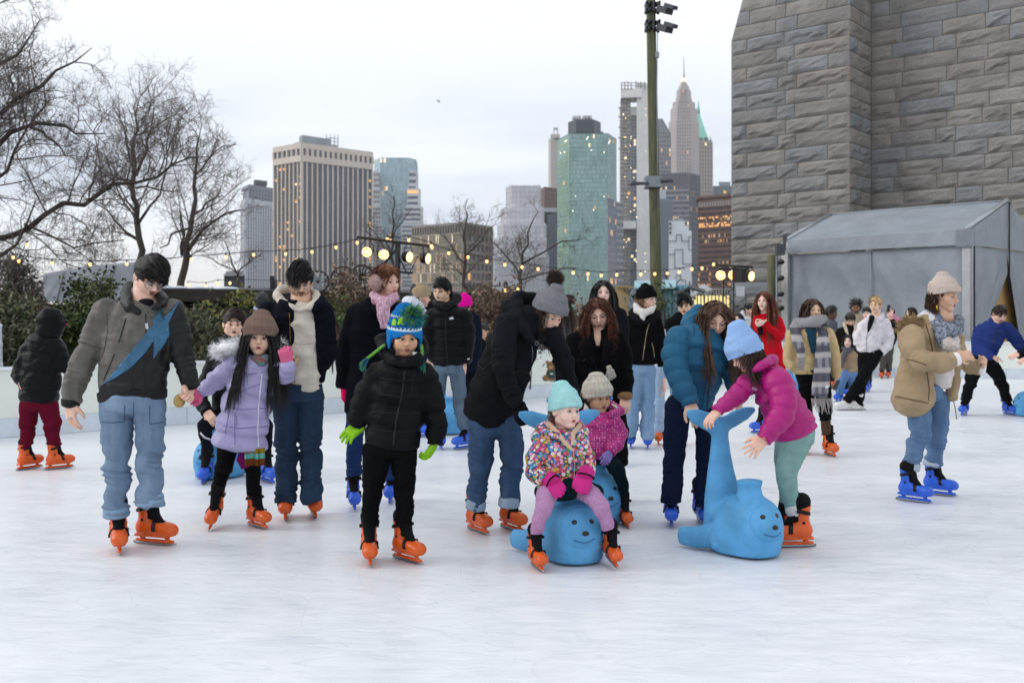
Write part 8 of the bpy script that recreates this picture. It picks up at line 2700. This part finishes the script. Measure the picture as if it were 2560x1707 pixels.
P.cloth('stocking',M_knit('#4b3a2e'),[([(878,1290,50),(884,1400,46)],{}),([(690,1290,50,0.2),(690,1420,46,0.2)],{})],limb=False)
skate(P,'orange',905,0.05,yaw=24,size=0.95)
skate(P,'orange',690,0.22,yaw=0,size=0.95)
P.hand((985,880),(975,955,-0.03),normal=(-0.8,0.4,0),curl=0.6,size=0.9,mirror=True)
P.finish()
tag(Geo().box(P.p(985,950,-0.06),(0.035,0.012,0.11),rot=frame(10,0,25)).box(P.p(985,950,-0.066),(0.028,0.004,0.10),m=1,rot=frame(10,0,25)).build('phone',[mat('phone_black','#121215',0.2),mat('phone_glass','#2a2d33',0.08)],smooth=False),'dark phone held low by the woman in the plaid scarf','phone')
# --- blonde in white fleece jacket
P=Person('blonde woman in white fleece jacket and black flared trousers gliding on white figure skates',Z1,15.1,(1180,1200))
P.head(1370,168,148,yaw=-22,pitch=2,kind='woman',skin='asian',neck=(1370,262,40,0.02),lids=0.35,brow='#6a4a30',lips='#b06a62')
P.hair('#8d7048','short',length=0.09,n=1300,cap=0.010,top=0.012,comb=(0.7,-0.5,0.1),wave=0.008,zmin=-0.05,fringe=0.012,col2='#b0956a',r=0.0017)
WF=M_cloth('#cfcacd',0.98,bump=0.004,bscale=60)
P.cloth('jacket',WF,[([(1365,285,74),(1350,350,124),(1325,450,134),(1300,550,122),(1285,625,104)],dict(fl=0.75,ks=0.03)),([(1250,370,54),(1195,470,54),(1200,560,46)],dict(mod=folds(0.1,0.008,1))),([(1455,360,66),(1490,470,66),(1480,560,60),(1415,632,46,-0.06)],dict(mod=folds(0.1,0.008,2)))],k=0.022,h=0.013,wob=(0.010,22,2))
jk=P.last
P.cloth('collar',WF,[([(1310,262,22,0.03),(1300,300,26,-0.08),(1325,340,18,-0.13)],{}),([(1430,262,26,0.04),(1420,300,28,-0.06),(1370,330,16,-0.14)],{})],limb=False)
P.trace('jacket','zip',mat('zip_grey','#8c8a8e',0.4),[[(1310,350),(1290,420),(1280,500),(1276,620)]],r=0.006,parent=jk)
P.cloth('top',M_cloth('#0f1013'),[([(1330,290,30,-0.10),(1308,380,22,-0.17),(1296,430,10,-0.19)],{})],limb=False)
BT=M_cloth('#0b0c10',0.8)
legs(P,BT,[(1290,620,106),(1310,680,112)],[[(1360,690,66,-0.05),(1270,830,60,-0.08),(1180,960,52,-0.08),(1085,1120,50,-0.05)],[(1250,690,66,0.05),(1245,850,52,0.06),(1225,1000,50,0.05),(1195,1150,58,0.0)]],fold=0.004)
skate(P,'white',1082,-0.05,yaw=-60,size=0.92)
skate(P,'white',1205,0.0,yaw=-70,size=0.92)
P.cloth('sleeve_cuff',M_cloth('#0b0c10'),[([(1405,635,40,-0.06),(1385,665,36,-0.07)],{})],limb=False)
P.hand((1385,660,-0.07),(1340,695,-0.1),normal=(0,0.7,-0.6),curl=0.6,size=0.85)
P.finish()
# --- seated woman in beige coat
P=Person('woman in beige coat and grey scarf sitting low on a blue seal, dark hair',Z1,16.7,(1030,1110))
P.head(1098,522,128,yaw=-6,pitch=-2,kind='woman',skin='pale',neck=(1095,600,36,0.02),lids=0.3,brow='#17100e',lips='#b0574f')
P.hair('#120d0d','curly',length=0.14,n=900,cap=0.008,wave=0.01,zmin=-0.05,r=0.0018,fringe=0.018)
P.cloth('coat',M_cloth('#98826a',0.9),[([(1100,610,60),(1105,670,96),(1108,760,96),(1105,830,90)],dict(fl=0.8,ks=0.03)),([(1030,680,46),(1005,770,44),(1040,820,38,-0.15)],{}),([(1170,680,44),(1180,780,42),(1120,830,36,-0.15)],{})],k=0.022)
P.cloth('scarf',M_knit('#55565c'),[([(1060,590,30,0.0),(1098,612,30,-0.08),(1140,590,28,0.0)],{}),([(1075,620,26,-0.10),(1050,690,26,-0.14),(1030,760,22,-0.16)],{})],limb=False)
legs(P,M_denim('#3c5f8c','#6f92b8'),None,[[(1085,830,60),(1050,870,58,-0.25),(1020,960,48,-0.3),(1012,1040,38,-0.25)],[(1130,830,56),(1150,880,54,-0.2),(1140,1000,42,-0.2)]],fold=0.004)
skate(P,'blue',1015,-0.2,yaw=-20,size=0.95)
skate(P,'blue',1140,-0.1,yaw=10,size=0.95)
P.finish()
def extra(label,crop,d,foot,headat,hpx,yaw,pitch,kind,skin,haircol,hairkind,coat,torso,arms=(),trousers=None,legpts=None,skatecol=None,hat=None,hl=0.05,top=0.02,hairkw=None,neckr=0.22,beard=0.0,brow='#17100e',fl=0.72,face=True):
 P=Person(label,crop,d,foot)
 hx,hy=headat
 P.head(hx,hy,hpx,yaw=yaw,pitch=pitch,kind=kind,skin=skin,neck=(torso[0][0]*.5+hx*.5,hy+hpx*0.62,hpx*neckr,0.02),brow=brow,beard=beard,lids=0.4,face=face)
 if haircol:
  P.hair(haircol,hairkind,length=hl,top=top,n=900,zmin=-0.05,**(hairkw or{}))
 if hat:
  P.beanie(hat,top=0.16,low=0.03,fat=0.014,point=0.4)
 P.cloth('jacket',coat,[(torso,dict(fl=fl,ks=0.04))]+[(a,dict(mod=folds(0.1,0.006,i)))for i,a in enumerate(arms)],k=0.022)
 if legpts:
  legs(P,trousers,None,legpts,fold=0.005,pitch=0.09)
  if skatecol:
   for l in legpts:
    skate(P,skatecol,l[-1][0],l[-1][3]if len(l[-1])>3 else 0.0,yaw=-10,size=0.95)
 return P
DK=M_cloth('#101116',0.85)
P=extra('man in navy baseball cap and white hooded jacket standing before the stone pier',Z1,20.5,(110,900),(130,212),112,55,4,'man','light','#1c1512','short',M_cloth('#c9cbd0',0.9),[(112,285,40),(100,320,76),(100,420,80),(100,560,76)],[[(50,330,32),(35,430,30),(45,540,26)]],M_cloth('#20242c'),[[(80,560,40),(80,860,32)],[(130,560,40),(130,860,32)]],'orange',beard=0.4)
C,R,sc_=P.heads
S=Sdf((-0.12,-0.14,0.0),(0.12,0.22,0.15),0.008)
S.ell((0,-0.015,0.045),(0.088,0.108,0.085))
S.tube([(0,0.06,0.045),(0,0.15,0.030)],[0.075,0.055],0.01,side=(1,0,0),flat=0.12)
S.plane((0,0,0.035),(0,0,-1))
V,Q=S.mesh()
cp=Geo().add(C+(V*sc_)@R.T,Q).build('cap',M_cloth('#10182c',0.8),P.root)
g=Geo()
mk=lambda v:C+(np.asarray(v,float)*sc_)@R.T
for a,b in(((-0.022,0.096,0.060),(-0.022,0.094,0.095)),((0.0,0.100,0.060),(0.0,0.098,0.095)),((-0.022,0.094,0.095),(0.0,0.100,0.060)),((0.012,0.096,0.062),(0.030,0.088,0.095)),((0.030,0.088,0.062),(0.012,0.094,0.095))):
 g.tube([mk(a),mk(b)],0.005,4)
g.build('cap_monogram',mat('emblem_white','#d5d8dc',0.6),cp)
P.cloth('hood',M_cloth('#c9cbd0',0.9),[([(70,240,26,0.05),(50,270,28,0.0),(90,300,22,-0.1),(130,300,18,-0.1)],{})],limb=False)
P.finish()
P=extra('dark haired person half hidden beside the man in the navy cap',Z1,20.0,(30,900),(22,300),105,-20,0,'woman','light','#15100f','long',DK,[(25,375,34),(25,410,60),(25,520,62),(25,640,60)],hl=0.2,top=0.0)
P.finish()
P=extra('man with short curly black hair in a dark patterned sweater, seen from the side',Z1,19.6,(930,950),(938,246),118,68,2,'man','dark','#0c0908','afro',mat('sweater_fairisle','#34363e',0.95,amt=0.6,scale=60,stretch=(0.4,0.4,3),col2='#6d6f78'),[(930,310,40),(932,345,66),(932,430,70),(935,520,66)],[[(905,360,34),(890,440,32),(900,520,28)]],DK,[[(915,520,38),(915,820,30)],[(950,520,38),(950,820,30)]],'orange',hl=0.03,hairkw=dict(r=0.0016))
P.finish()
P=extra('man with big black afro hair and beard in beige jacket',Z1,19.0,(1190,950),(1176,190),118,-6,0,'man','brown','#0b0909','afro',M_cloth('#a89a86',0.9),[(1180,255,42),(1190,300,74),(1190,420,78),(1190,560,74)],[[(1250,320,34),(1260,420,30)]],DK,[[(1165,560,40),(1165,860,32)],[(1215,560,40),(1215,860,32)]],'orange',hl=0.075,hairkw=dict(r=0.0016,fringe=0.026),beard=0.75)
P.finish()
P=extra('man in dark brown jacket with cream lining bending forward and smiling',Z1,17.6,(1080,1050),(1118,312),126,10,28,'man','light','#1b1413','short',M_cloth('#16110f',0.8),[(1115,370,56),(1105,430,108),(1085,520,104),(1060,620,90)],[[(1020,430,46),(1000,540,44),(1010,620,38)],[(1190,420,46),(1200,500,42)]],DK,[[(1040,640,48),(1040,940,36)],[(1090,640,48),(1090,940,36)]],'blue')
P.cloth('fleece_collar',M_fur('#b9ac98'),[([(1058,350,20,-0.02),(1080,410,18,-0.12),(1100,460,12,-0.15)],{}),([(1172,340,20,-0.02),(1170,400,16,-0.12),(1150,440,10,-0.15)],{})],limb=False)
P.finish()
P=extra('dark haired skater behind the blonde woman, only forehead and eyes showing',Z1,18.6,(1300,1020),(1282,252),112,-8,0,'woman','light','#15100f','short',DK,[(1290,320,40),(1295,360,74),(1300,480,76),(1300,620,72)],(),M_cloth('#15161d'),[[(1275,620,42),(1278,780,36),(1280,920,30)],[(1310,620,42),(1305,780,36),(1302,920,30,0.2)]],'blue',hl=0.04)
P.finish()
P=extra('person in black jacket and grey trousers with orange skates leaning at the far boards',Z1,22.6,(1470,870),(1516,252),100,-12,0,'man','light','#15100f','short',DK,[(1520,312,36),(1530,350,66),(1530,440,68),(1500,540,62)],[[(1580,360,32),(1585,450,30)]],M_cloth('#4b4845',0.9),[[(1470,540,40),(1450,680,36),(1432,815,32)],[(1515,540,40),(1505,680,36),(1495,815,32,0.1)]],'orange',hl=0.04)
P.finish()
P=extra('woman with dark hair in pink top holding a phone up to take a picture',Z2,20.6,(90,1000),(75,268),112,-62,0,'woman','pale','#17100f','long',M_cloth('#c77f98',0.9),[(88,335,40),(95,375,74),(95,480,76),(95,640,72)],[[(45,385,30),(-30,375,28,-0.1),(-95,320,24,-0.15),(-135,285,18,-0.15)]],DK,[[(70,640,40),(70,960,30)],[(120,640,40),(120,960,30)]],'blue',hl=0.2,top=0.0)
P.hand((-135,285,-0.15),(-160,230,-0.15),normal=(0.8,0.4,0),curl=0.6,size=0.9)
P.finish()
tag(Geo().box(P.p(-168,222,-0.17),(0.075,0.010,0.145),rot=frame(20,0,12)).box(P.p(-172,236,-0.18),(0.02,0.006,0.02),m=1).build('phone',[mat('phone_black','#121215',0.2),mat('phone_glass','#2a2d33',0.08)],smooth=False),'dark phone held up before the grey tent to take a picture','phone')
# --- woman in tan parka, right foreground
P=Person('woman in open tan parka with fur trim, cream beanie and blue skates',R5,7.75,(980,1420))
P.head(1096,190,170,yaw=66,pitch=8,roll=0,kind='woman',skin='olive',neck=(1085,300,52,0.03),lids=0.55,brow='#3a271c',lips='#9a4f45')
P.hair('#2f1e16','long',length=0.18,n=1300,cap=0.004,wave=0.012,wfreq=11,stiff=0.2,zmin=-0.06,colliders=False,r=0.0018,col2='#543625',ymax=-0.015)
P.beanie(M_knit('#bfb0a6'),top=0.190,low=0.046,cuff=0.060,rib=46,ribamp=0.0022,fat=0.016,point=0.65,slouch=(0.0,-0.03))
P.body.tube([P.p(1052,245,-0.10),P.p(1050,262,-0.105),P.p(1056,275,-0.10)],0.006,6,m=P.slot(mat('gold','#b99a4e',0.25,metal=1)))
SW=M_fur('#d8d0ca')
P.cloth('sweater',M_cloth('#cdc4c2',0.95),[([(1085,370,80),(1085,450,100),(1075,560,92),(1070,650,80),(1068,725,70)],dict(fl=0.85,ks=0.03))])
TAN=M_cloth('#a08c70',0.8,scale=8)
P.cloth('parka',TAN,[([(1010,370,90,0.02),(965,440,122,0.02),(950,540,112,0.0),(925,600,88,-0.02),(915,690,110,-0.03),(912,795,122,-0.05),(920,822,118,-0.05)],dict(fl=1.0,ks=0.04,mod=folds(0.12,0.006,2))),([(905,420,72,-0.16),(905,510,74,-0.22),(960,580,70,-0.28),(1070,590,62,-0.30),(1160,565,54,-0.30)],dict(mod=folds(0.09,0.009,1,0.5,0.5),ks=0.03)),([(1160,440,50,0.16),(1165,560,40,0.14),(1152,690,34,0.08),(1140,800,32,0.04)],dict(fl=1.6)),([(1165,470,55,0.16),(1200,570,54,0.14),(1250,610,52,0.05),(1318,622,46,-0.02)],dict(mod=folds(0.09,0.007,2)))],k=0.022,h=0.0085,wob=(0.010,15,21))
jk=P.last
P.trace('parka','seam',mat('tan_seam','#57462f',0.9),[[(868,565),(920,575),(990,600)],[(800,785),(880,800),(1000,825)],[(985,360),(1010,440),(1025,520)],[(990,640),(1005,740),(1000,810)]],r=0.004,parent=jk)
P.trace('parka','snap',mat('snap_brass','#8c7a58',0.3,metal=0.8),[[(967,372),(968,373)],[(1010,455),(1011,456)],[(1000,690),(1001,691)]],r=0.010,parent=jk,n=10,step=1)
P.cloth('hood',TAN,[([(900,360,44,0.10),(870,420,52,0.06),(860,480,40,-0.02)],{}),([(900,360,44,0.10),(980,330,36,0.16),(1030,340,26,0.1)],{})],limb=False)
fb=[(845,385),(845,355),(870,340),(900,335),(930,338),(960,350)]
V=np.array([P.p(x,y,-0.02-0.01*i)for i,(x,y)in enumerate(fb)])
P.cloth('fur_base',M_fur('#a58c69'),[([(x,y,18,-0.02-0.01*i)for i,(x,y)in enumerate(fb)],{})],limb=False,col=False)
nr=np.array([unit(v-P.p(905,400,0.05))for v in V])
P.tuft(np.repeat(V,5,0)+np.random.RandomState(3).normal(size=(30,3))*0.016,np.repeat(nr,5,0),0.055,'#b39a76',1500,r=0.0014,droop=0.1,name='fur_trim',jitter=0.7,mats=M_fur('#b39a76'))
P.cloth('inner_hood',M_cloth('#c9c8cc',0.9),[([(960,320,30,0.08),(1000,300,34,0.04),(1025,340,26,-0.06)],{})],limb=False)
SC_=mat('scarf_boucle','#3d4453',0.95,amt=0.5,scale=45,bump=0.008,bscale=60,col2='#97a0ae',spec=0.1)
P.cloth('scarf',[SC_],[([(1035,300,36,0.05),(1055,370,44,-0.08),(1110,400,50,-0.14),(1165,380,44,-0.06),(1180,330,32,0.05)],dict(mod=folds(0.06,0.010,1))),([(1060,380,40,-0.13),(1075,440,36,-0.17),(1095,500,26,-0.18)],dict(fl=0.6,mod=folds(0.05,0.006,1)))],limb=False,h=0.008)
P.cloth('scarf_end',M_fur('#cfc6bf'),[([(1095,450,36,-0.17),(1125,490,44,-0.19),(1165,500,26,-0.18)],dict(fl=0.7))],limb=False)
V,Q,_=P.G['scarf_end'].arrays()
cc=V[Q].mean(1)
P.tuft(cc,np.tile(A(0.2,-1,-0.1),(len(cc),1)),0.04,'#d8d0ca',900,r=0.0013,droop=0.3,name='fringe',jitter=0.6,mats=M_fur('#d8d0ca'))
legs(P,M_denim('#3f587b','#7490b0'),[(985,730,116),(985,790,118)],[[(925,830,88,0.0),(950,920,76,-0.03),(950,1010,62,-0.04),(915,1110,54,-0.04),(895,1215,48,0.0)],[(1062,800,66,0.08),(1062,920,62,0.10),(1050,1020,60,0.12),(1035,1120,54,0.16),(1022,1190,50,0.2)]],fold=0.010,pitch=0.07,seed=5,cuff=(M_denim('#9aa9ba','#c3ccd6'),36),yaw=30)
skate(P,'blue',885,-0.02,yaw=66,size=0.92)
skate(P,'blue',1032,0.26,yaw=70,size=0.92)
P.cloth('sleeve_lining',M_fur('#d8d6d8'),[([(1155,567,44,-0.30),(1176,562,40,-0.30)],dict(fl=0.98)),([(1312,622,38,-0.02),(1330,626,36,-0.03)],dict(fl=0.98))],limb=False)
P.hand((1172,545,-0.30),(1252,540,-0.30),normal=(0.1,0.9,-0.3),curl=0.4,spread=0.08,thumb=0.5,size=0.92)
P.hand((1328,622,-0.03),(1335,575,-0.08),normal=(-0.7,0.5,0.2),curl=0.85,thumb=0.6,size=0.85)
P.body.tube([P.p(1160,840,-0.1),P.p(1166,905,-0.1)],0.001,4,m=P.slot(skin_mat('olive')))if False else None
g=Geo().tube([P.p(1150,815,0.0),P.p(1160,860,0.0),P.p(1168,922,0.0)],0.0035,5)
g.build('drawcord',mat('cord_brown','#4a3c2c',0.8),jk)
P.finish()
# --- man in blue fleece
P=Person('man in royal blue fleece pullover and black trousers skating bent forward',Z2,14.3,(860,1390))
P.head(1038,288,176,yaw=34,pitch=22,roll=6,kind='man',skin='light',neck=(1000,390,56,0.04),lids=0.6,brow='#2a1a14',mouth=0.003)
P.hair('#2a1b14','short',length=0.05,top=0.024,fringe=0.020,comb=(0.4,0.6,0.0),n=1400,zmin=-0.04,wave=0.006)
BF=M_cloth('#26366f',0.98,bump=0.006,bscale=50)
P.cloth('fleece',BF,[([(985,400,110),(960,470,160),(910,590,160),(870,690,140),(855,750,128)],dict(fl=0.8,ks=0.04)),([(840,480,84),(815,600,86),(860,700,74,-0.1),(970,745,52,-0.2)],dict(mod=folds(0.1,0.008,1))),([(1110,440,84),(1190,530,80),(1260,620,68,-0.05),(1330,680,55,-0.08)],dict(mod=folds(0.1,0.008,2)))],k=0.022,h=0.012,wob=(0.010,18,4))
jk=P.last
P.cloth('collar',BF,[([(945,350,30,0.06),(950,410,34,-0.06),(1000,430,26,-0.14),(1060,400,28,-0.06)],{})],limb=False)
P.trace('fleece','zip',mat('zip_navy','#0b1022',0.5),[[(998,430),(985,520),(968,620)],[(1015,490),(1085,488)]],r=0.006,parent=jk)
legs(P,M_cloth('#0d0d10',0.8),[(855,730,126),(850,800,130)],[[(790,830,92),(740,980,78),(695,1120,60),(672,1262,46)],[(940,830,98),(1040,970,78),(1085,1090,64),(1130,1240,48)]],fold=0.010,pitch=0.085)
skate(P,'blue',664,0.06,yaw=-16,size=0.98)
skate(P,'blue',1140,0.10,yaw=40,roll=-12,size=0.98)
P.hand((965,745,-0.2),(1105,795,-0.24),normal=(0,0.4,-0.9),curl=0.2,spread=0.1,thumb=0.2,size=0.95)
P.finish()
P=extra('person mostly outside the right edge, black sleeve and hands on the seal tail',Z2,13.9,(1500,1450),(1560,330),176,-30,10,'man','light','#1b1413','short',DK,[(1550,450,90),(1540,540,160),(1510,700,160),(1490,850,140)],[[(1420,560,80),(1370,690,74,-0.1),(1280,728,56,-0.2),(1240,722,46,-0.22)],[(1640,560,80),(1560,750,70,-0.2),(1340,765,46,-0.3)]],DK,[[(1440,860,90),(1400,1270,50)],[(1570,860,90),(1600,1270,50)]],'blue')
P.hand((1245,722,-0.22),(1165,742,-0.24),normal=(0.1,0.6,-0.6),curl=0.6,thumb=0.6,size=0.95)
P.hand((1340,765,-0.3),(1245,800,-0.3),normal=(0,0.3,-0.9),curl=0.6,size=0.95)
P.finish()
# --- left and middle background
P=Person('child in shiny black hooded jacket and maroon trousers seen from behind at the left boards',R1,9.3,(190,1090))
P.head(248,400,110,yaw=125,pitch=10,kind='child',skin='rosy',neck=(235,460,36,0.03))
SB=M_nylon('#0b0c0f',0.32,scale=10,bump=0.012,bscale=22)
P.cloth('jacket',SB,[([(232,450,62),(222,490,92),(205,580,102),(192,680,104),(186,765,98)],dict(fl=0.72,ks=0.03,mod=quilt(0.09,0.012))),([(150,500,42),(115,580,42),(88,640,34),(96,680,26,-0.06)],dict(mod=quilt(0.08,0.012))),([(268,510,44),(300,580,40),(340,625,32)],dict(mod=quilt(0.08,0.012)))],k=0.022,h=0.010,wob=(0.008,20,2))
P.cloth('hood',SB,[([(236,430,60),(240,385,62),(250,365,40)],dict(ks=0.02)),([(300,370,14,0.06),(312,395,14,0.08),(290,430,16,0.06)],{})],limb=False,wob=(0.010,30,4),cuts=[])
P.cloth('scarf',M_cloth('#b8334e'),[([(308,400,7,0.06),(322,405,6,0.06)],{})],limb=False)
legs(P,M_cloth('#5a0c22',0.9),[(188,755,92),(186,800,92)],[[(140,800,50),(134,860,44),(130,920,38),(130,985,32)],[(232,800,50),(250,870,44),(252,920,38),(255,978,33)]],fold=0.009,pitch=0.07)
skate(P,'orange',122,0.0,yaw=125,size=0.88)
skate(P,'orange',262,0.02,yaw=108,size=0.88)
P.hand((96,678,-0.06),(104,705,-0.06),normal=(1,0,0),curl=0.6,size=0.7)
P.finish()
P=Person('brown haired young man in black jacket riding a seal behind the lilac coat',Z5,8.9,(360,1480))
P.head(356,380,186,yaw=8,pitch=3,roll=3,kind='man',skin='light',neck=(385,490,52,0.03),lids=0.3,brow='#2a1a13',mouth=0.002)
P.hair('#2b1a14','short',length=0.055,top=0.028,fringe=0.014,comb=(-0.7,0.3,0.1),n=1500,zmin=-0.035,seed=6)
P.cloth('jacket',M_nylon('#0f1115',0.4),[([(375,470,90),(360,540,140),(345,700,150),(335,850,140),(330,1000,135)],dict(fl=0.75,ks=0.04)),([(245,520,56),(205,680,58),(110,920,60,-0.15),(170,1020,48,-0.3)],dict(mod=quilt(0.10,0.012))),([(480,540,56),(540,700,58),(600,950,60,-0.15),(570,1040,48,-0.3)],dict(mod=quilt(0.10,0.012)))],k=0.022)
legs(P,M_cloth('#0f121b',0.8),[(335,990,130),(335,1050,130)],[[(260,1040,70),(150,1120,64,-0.3),(160,1200,54,-0.32),(168,1275,46,-0.28)],[(420,1040,70),(590,1120,64,-0.3),(592,1220,54,-0.32),(590,1310,46,-0.28)]],fold=0.006)
P.trace('trousers','side_stripe',mat('stripe_white','#c9ccd2',0.7),[[(120,1165),(150,1200),(190,1215)]],r=0.008)
skate(P,'blue',165,-0.28,yaw=-14,size=0.95)
skate(P,'blue',592,-0.28,yaw=24,size=0.95)
P.hand((165,1015,-0.3),(200,1060,-0.34),normal=(0.5,0.3,-0.7),curl=0.5,size=0.95)
P.hand((570,1040,-0.3),(545,1080,-0.34),normal=(-0.5,0.3,-0.7),curl=0.5,size=0.95)
P.finish()
P=extra('dark haired person in pale blue hood, turned away behind the navy jacket',Z5,12.3,(560,1250),(566,222),130,160,0,'man','light','#121014','short',M_cloth('#10131d',0.8),[(560,290,60),(545,350,110),(545,500,112),(545,650,105)],[[(470,370,46),(455,520,42),(460,640,34)]],DK,[[(510,660,56),(510,950,40)],[(585,660,56),(585,950,40)]],'blue',hl=0.02)
P.cloth('hood',M_cloth('#8fa3bd',0.9),[([(520,262,18,0.0),(545,275,20,-0.06),(590,275,20,-0.04)],{})],limb=False)
P.finish()
P=Person('person in white jacket with grey hood and tan beanie, seen in profile',Z3,11.8,(190,2250))
P.head(262,505,225,yaw=92,pitch=6,kind='man',skin='rosy',neck=(220,640,60,0.03),beard=0.4)
P.beanie(M_knit('#9c8a70'),top=0.165,low=0.03,fat=0.018,point=0.4)
P.cloth('hood',M_cloth('#3a3d3f',0.9),[([(200,600,86),(195,500,84),(215,410,64)],dict(ks=0.03)),([(180,380,36),(150,400,30)],{})],limb=False)
WJ=M_nylon('#c9ced8',0.6)
P.cloth('jacket',WJ,[([(200,590,100),(185,680,165),(175,850,180),(165,1050,175),(160,1330,165)],dict(fl=0.8,ks=0.04)),([(260,740,90),(270,950,84),(300,1150,70),(345,1270,52)],dict(mod=folds(0.1,0.006,1)))],k=0.022)
P.cloth('white_hood',WJ,[([(90,560,70,0.0),(160,560,70,-0.08),(250,620,50,-0.1)],{})],limb=False)
P.hand((345,1265),(375,1330),normal=(-0.6,0.5,0),curl=0.5,size=0.95)
legs(P,DENIM,None,[[(120,1330,100),(130,1700,90),(170,2080,72)],[(220,1330,100),(260,1700,90),(330,2080,72)]],fold=0.006)
skate(P,'blue',190,0,yaw=60,size=0.98)
skate(P,'blue',340,0.1,yaw=20,size=0.98)
P.finish()
P=extra('person in magenta beanie and dark navy jacket turned away behind the puffer man',Z3,13.2,(860,2000),(795,600),200,170,0,'woman','light','#1a1413','short',M_cloth('#0f1424',0.85),[(810,700,90),(850,790,150),(860,950,160),(860,1200,150),(860,1400,150)],[[(930,800,66),(950,1000,62)]],DK,[[(800,1380,80),(800,1850,50)],[(910,1380,80),(910,1850,50)]],'blue',hat=M_knit('#d60a8f'),hl=0.03)
P.finish()
P=extra('smiling girl with dark hair pulled back, low behind the puffer man',Z3,14.2,(970,1700),(1012,918),172,-24,6,'child','tan','#120d0c','short',DK,[(990,1010,56),(970,1070,110),(960,1200,115),(960,1350,110)],[[(890,1090,50),(880,1250,46)]],DK,[[(920,1350,60),(920,1700,40)],[(1000,1350,60),(1000,1700,40)]],'orange',hl=0.03,top=0.0)
P.finish()
P=extra('person in light grey coat hidden behind the grey pompom beanie',Z4,8.6,(190,2500),(100,560),300,170,0,'woman','light','#3a271c','long',M_cloth('#6d737e',0.9),[(120,720,90),(130,800,130),(140,950,130),(140,1300,125)],(),DK,[[(100,1300,70),(100,2200,60)],[(180,1300,70),(180,2200,60)]],'blue',hl=0.3,top=0.0)
P.finish()
P=extra('person in white coat cut by the left edge of the picture, behind the boards',R1,12.6,(-60,900),(-75,300),90,0,0,'woman','light','#2a1b14','long',M_cloth('#c9ccd6',0.9),[(-68,370,42),(-66,410,76),(-66,500,78),(-66,600,80),(-66,700,84)],(),DK,[[(-90,700,40),(-90,900,30)],[(-45,700,40),(-45,900,30)]],None,hl=0.3,top=0.0)
P.finish()
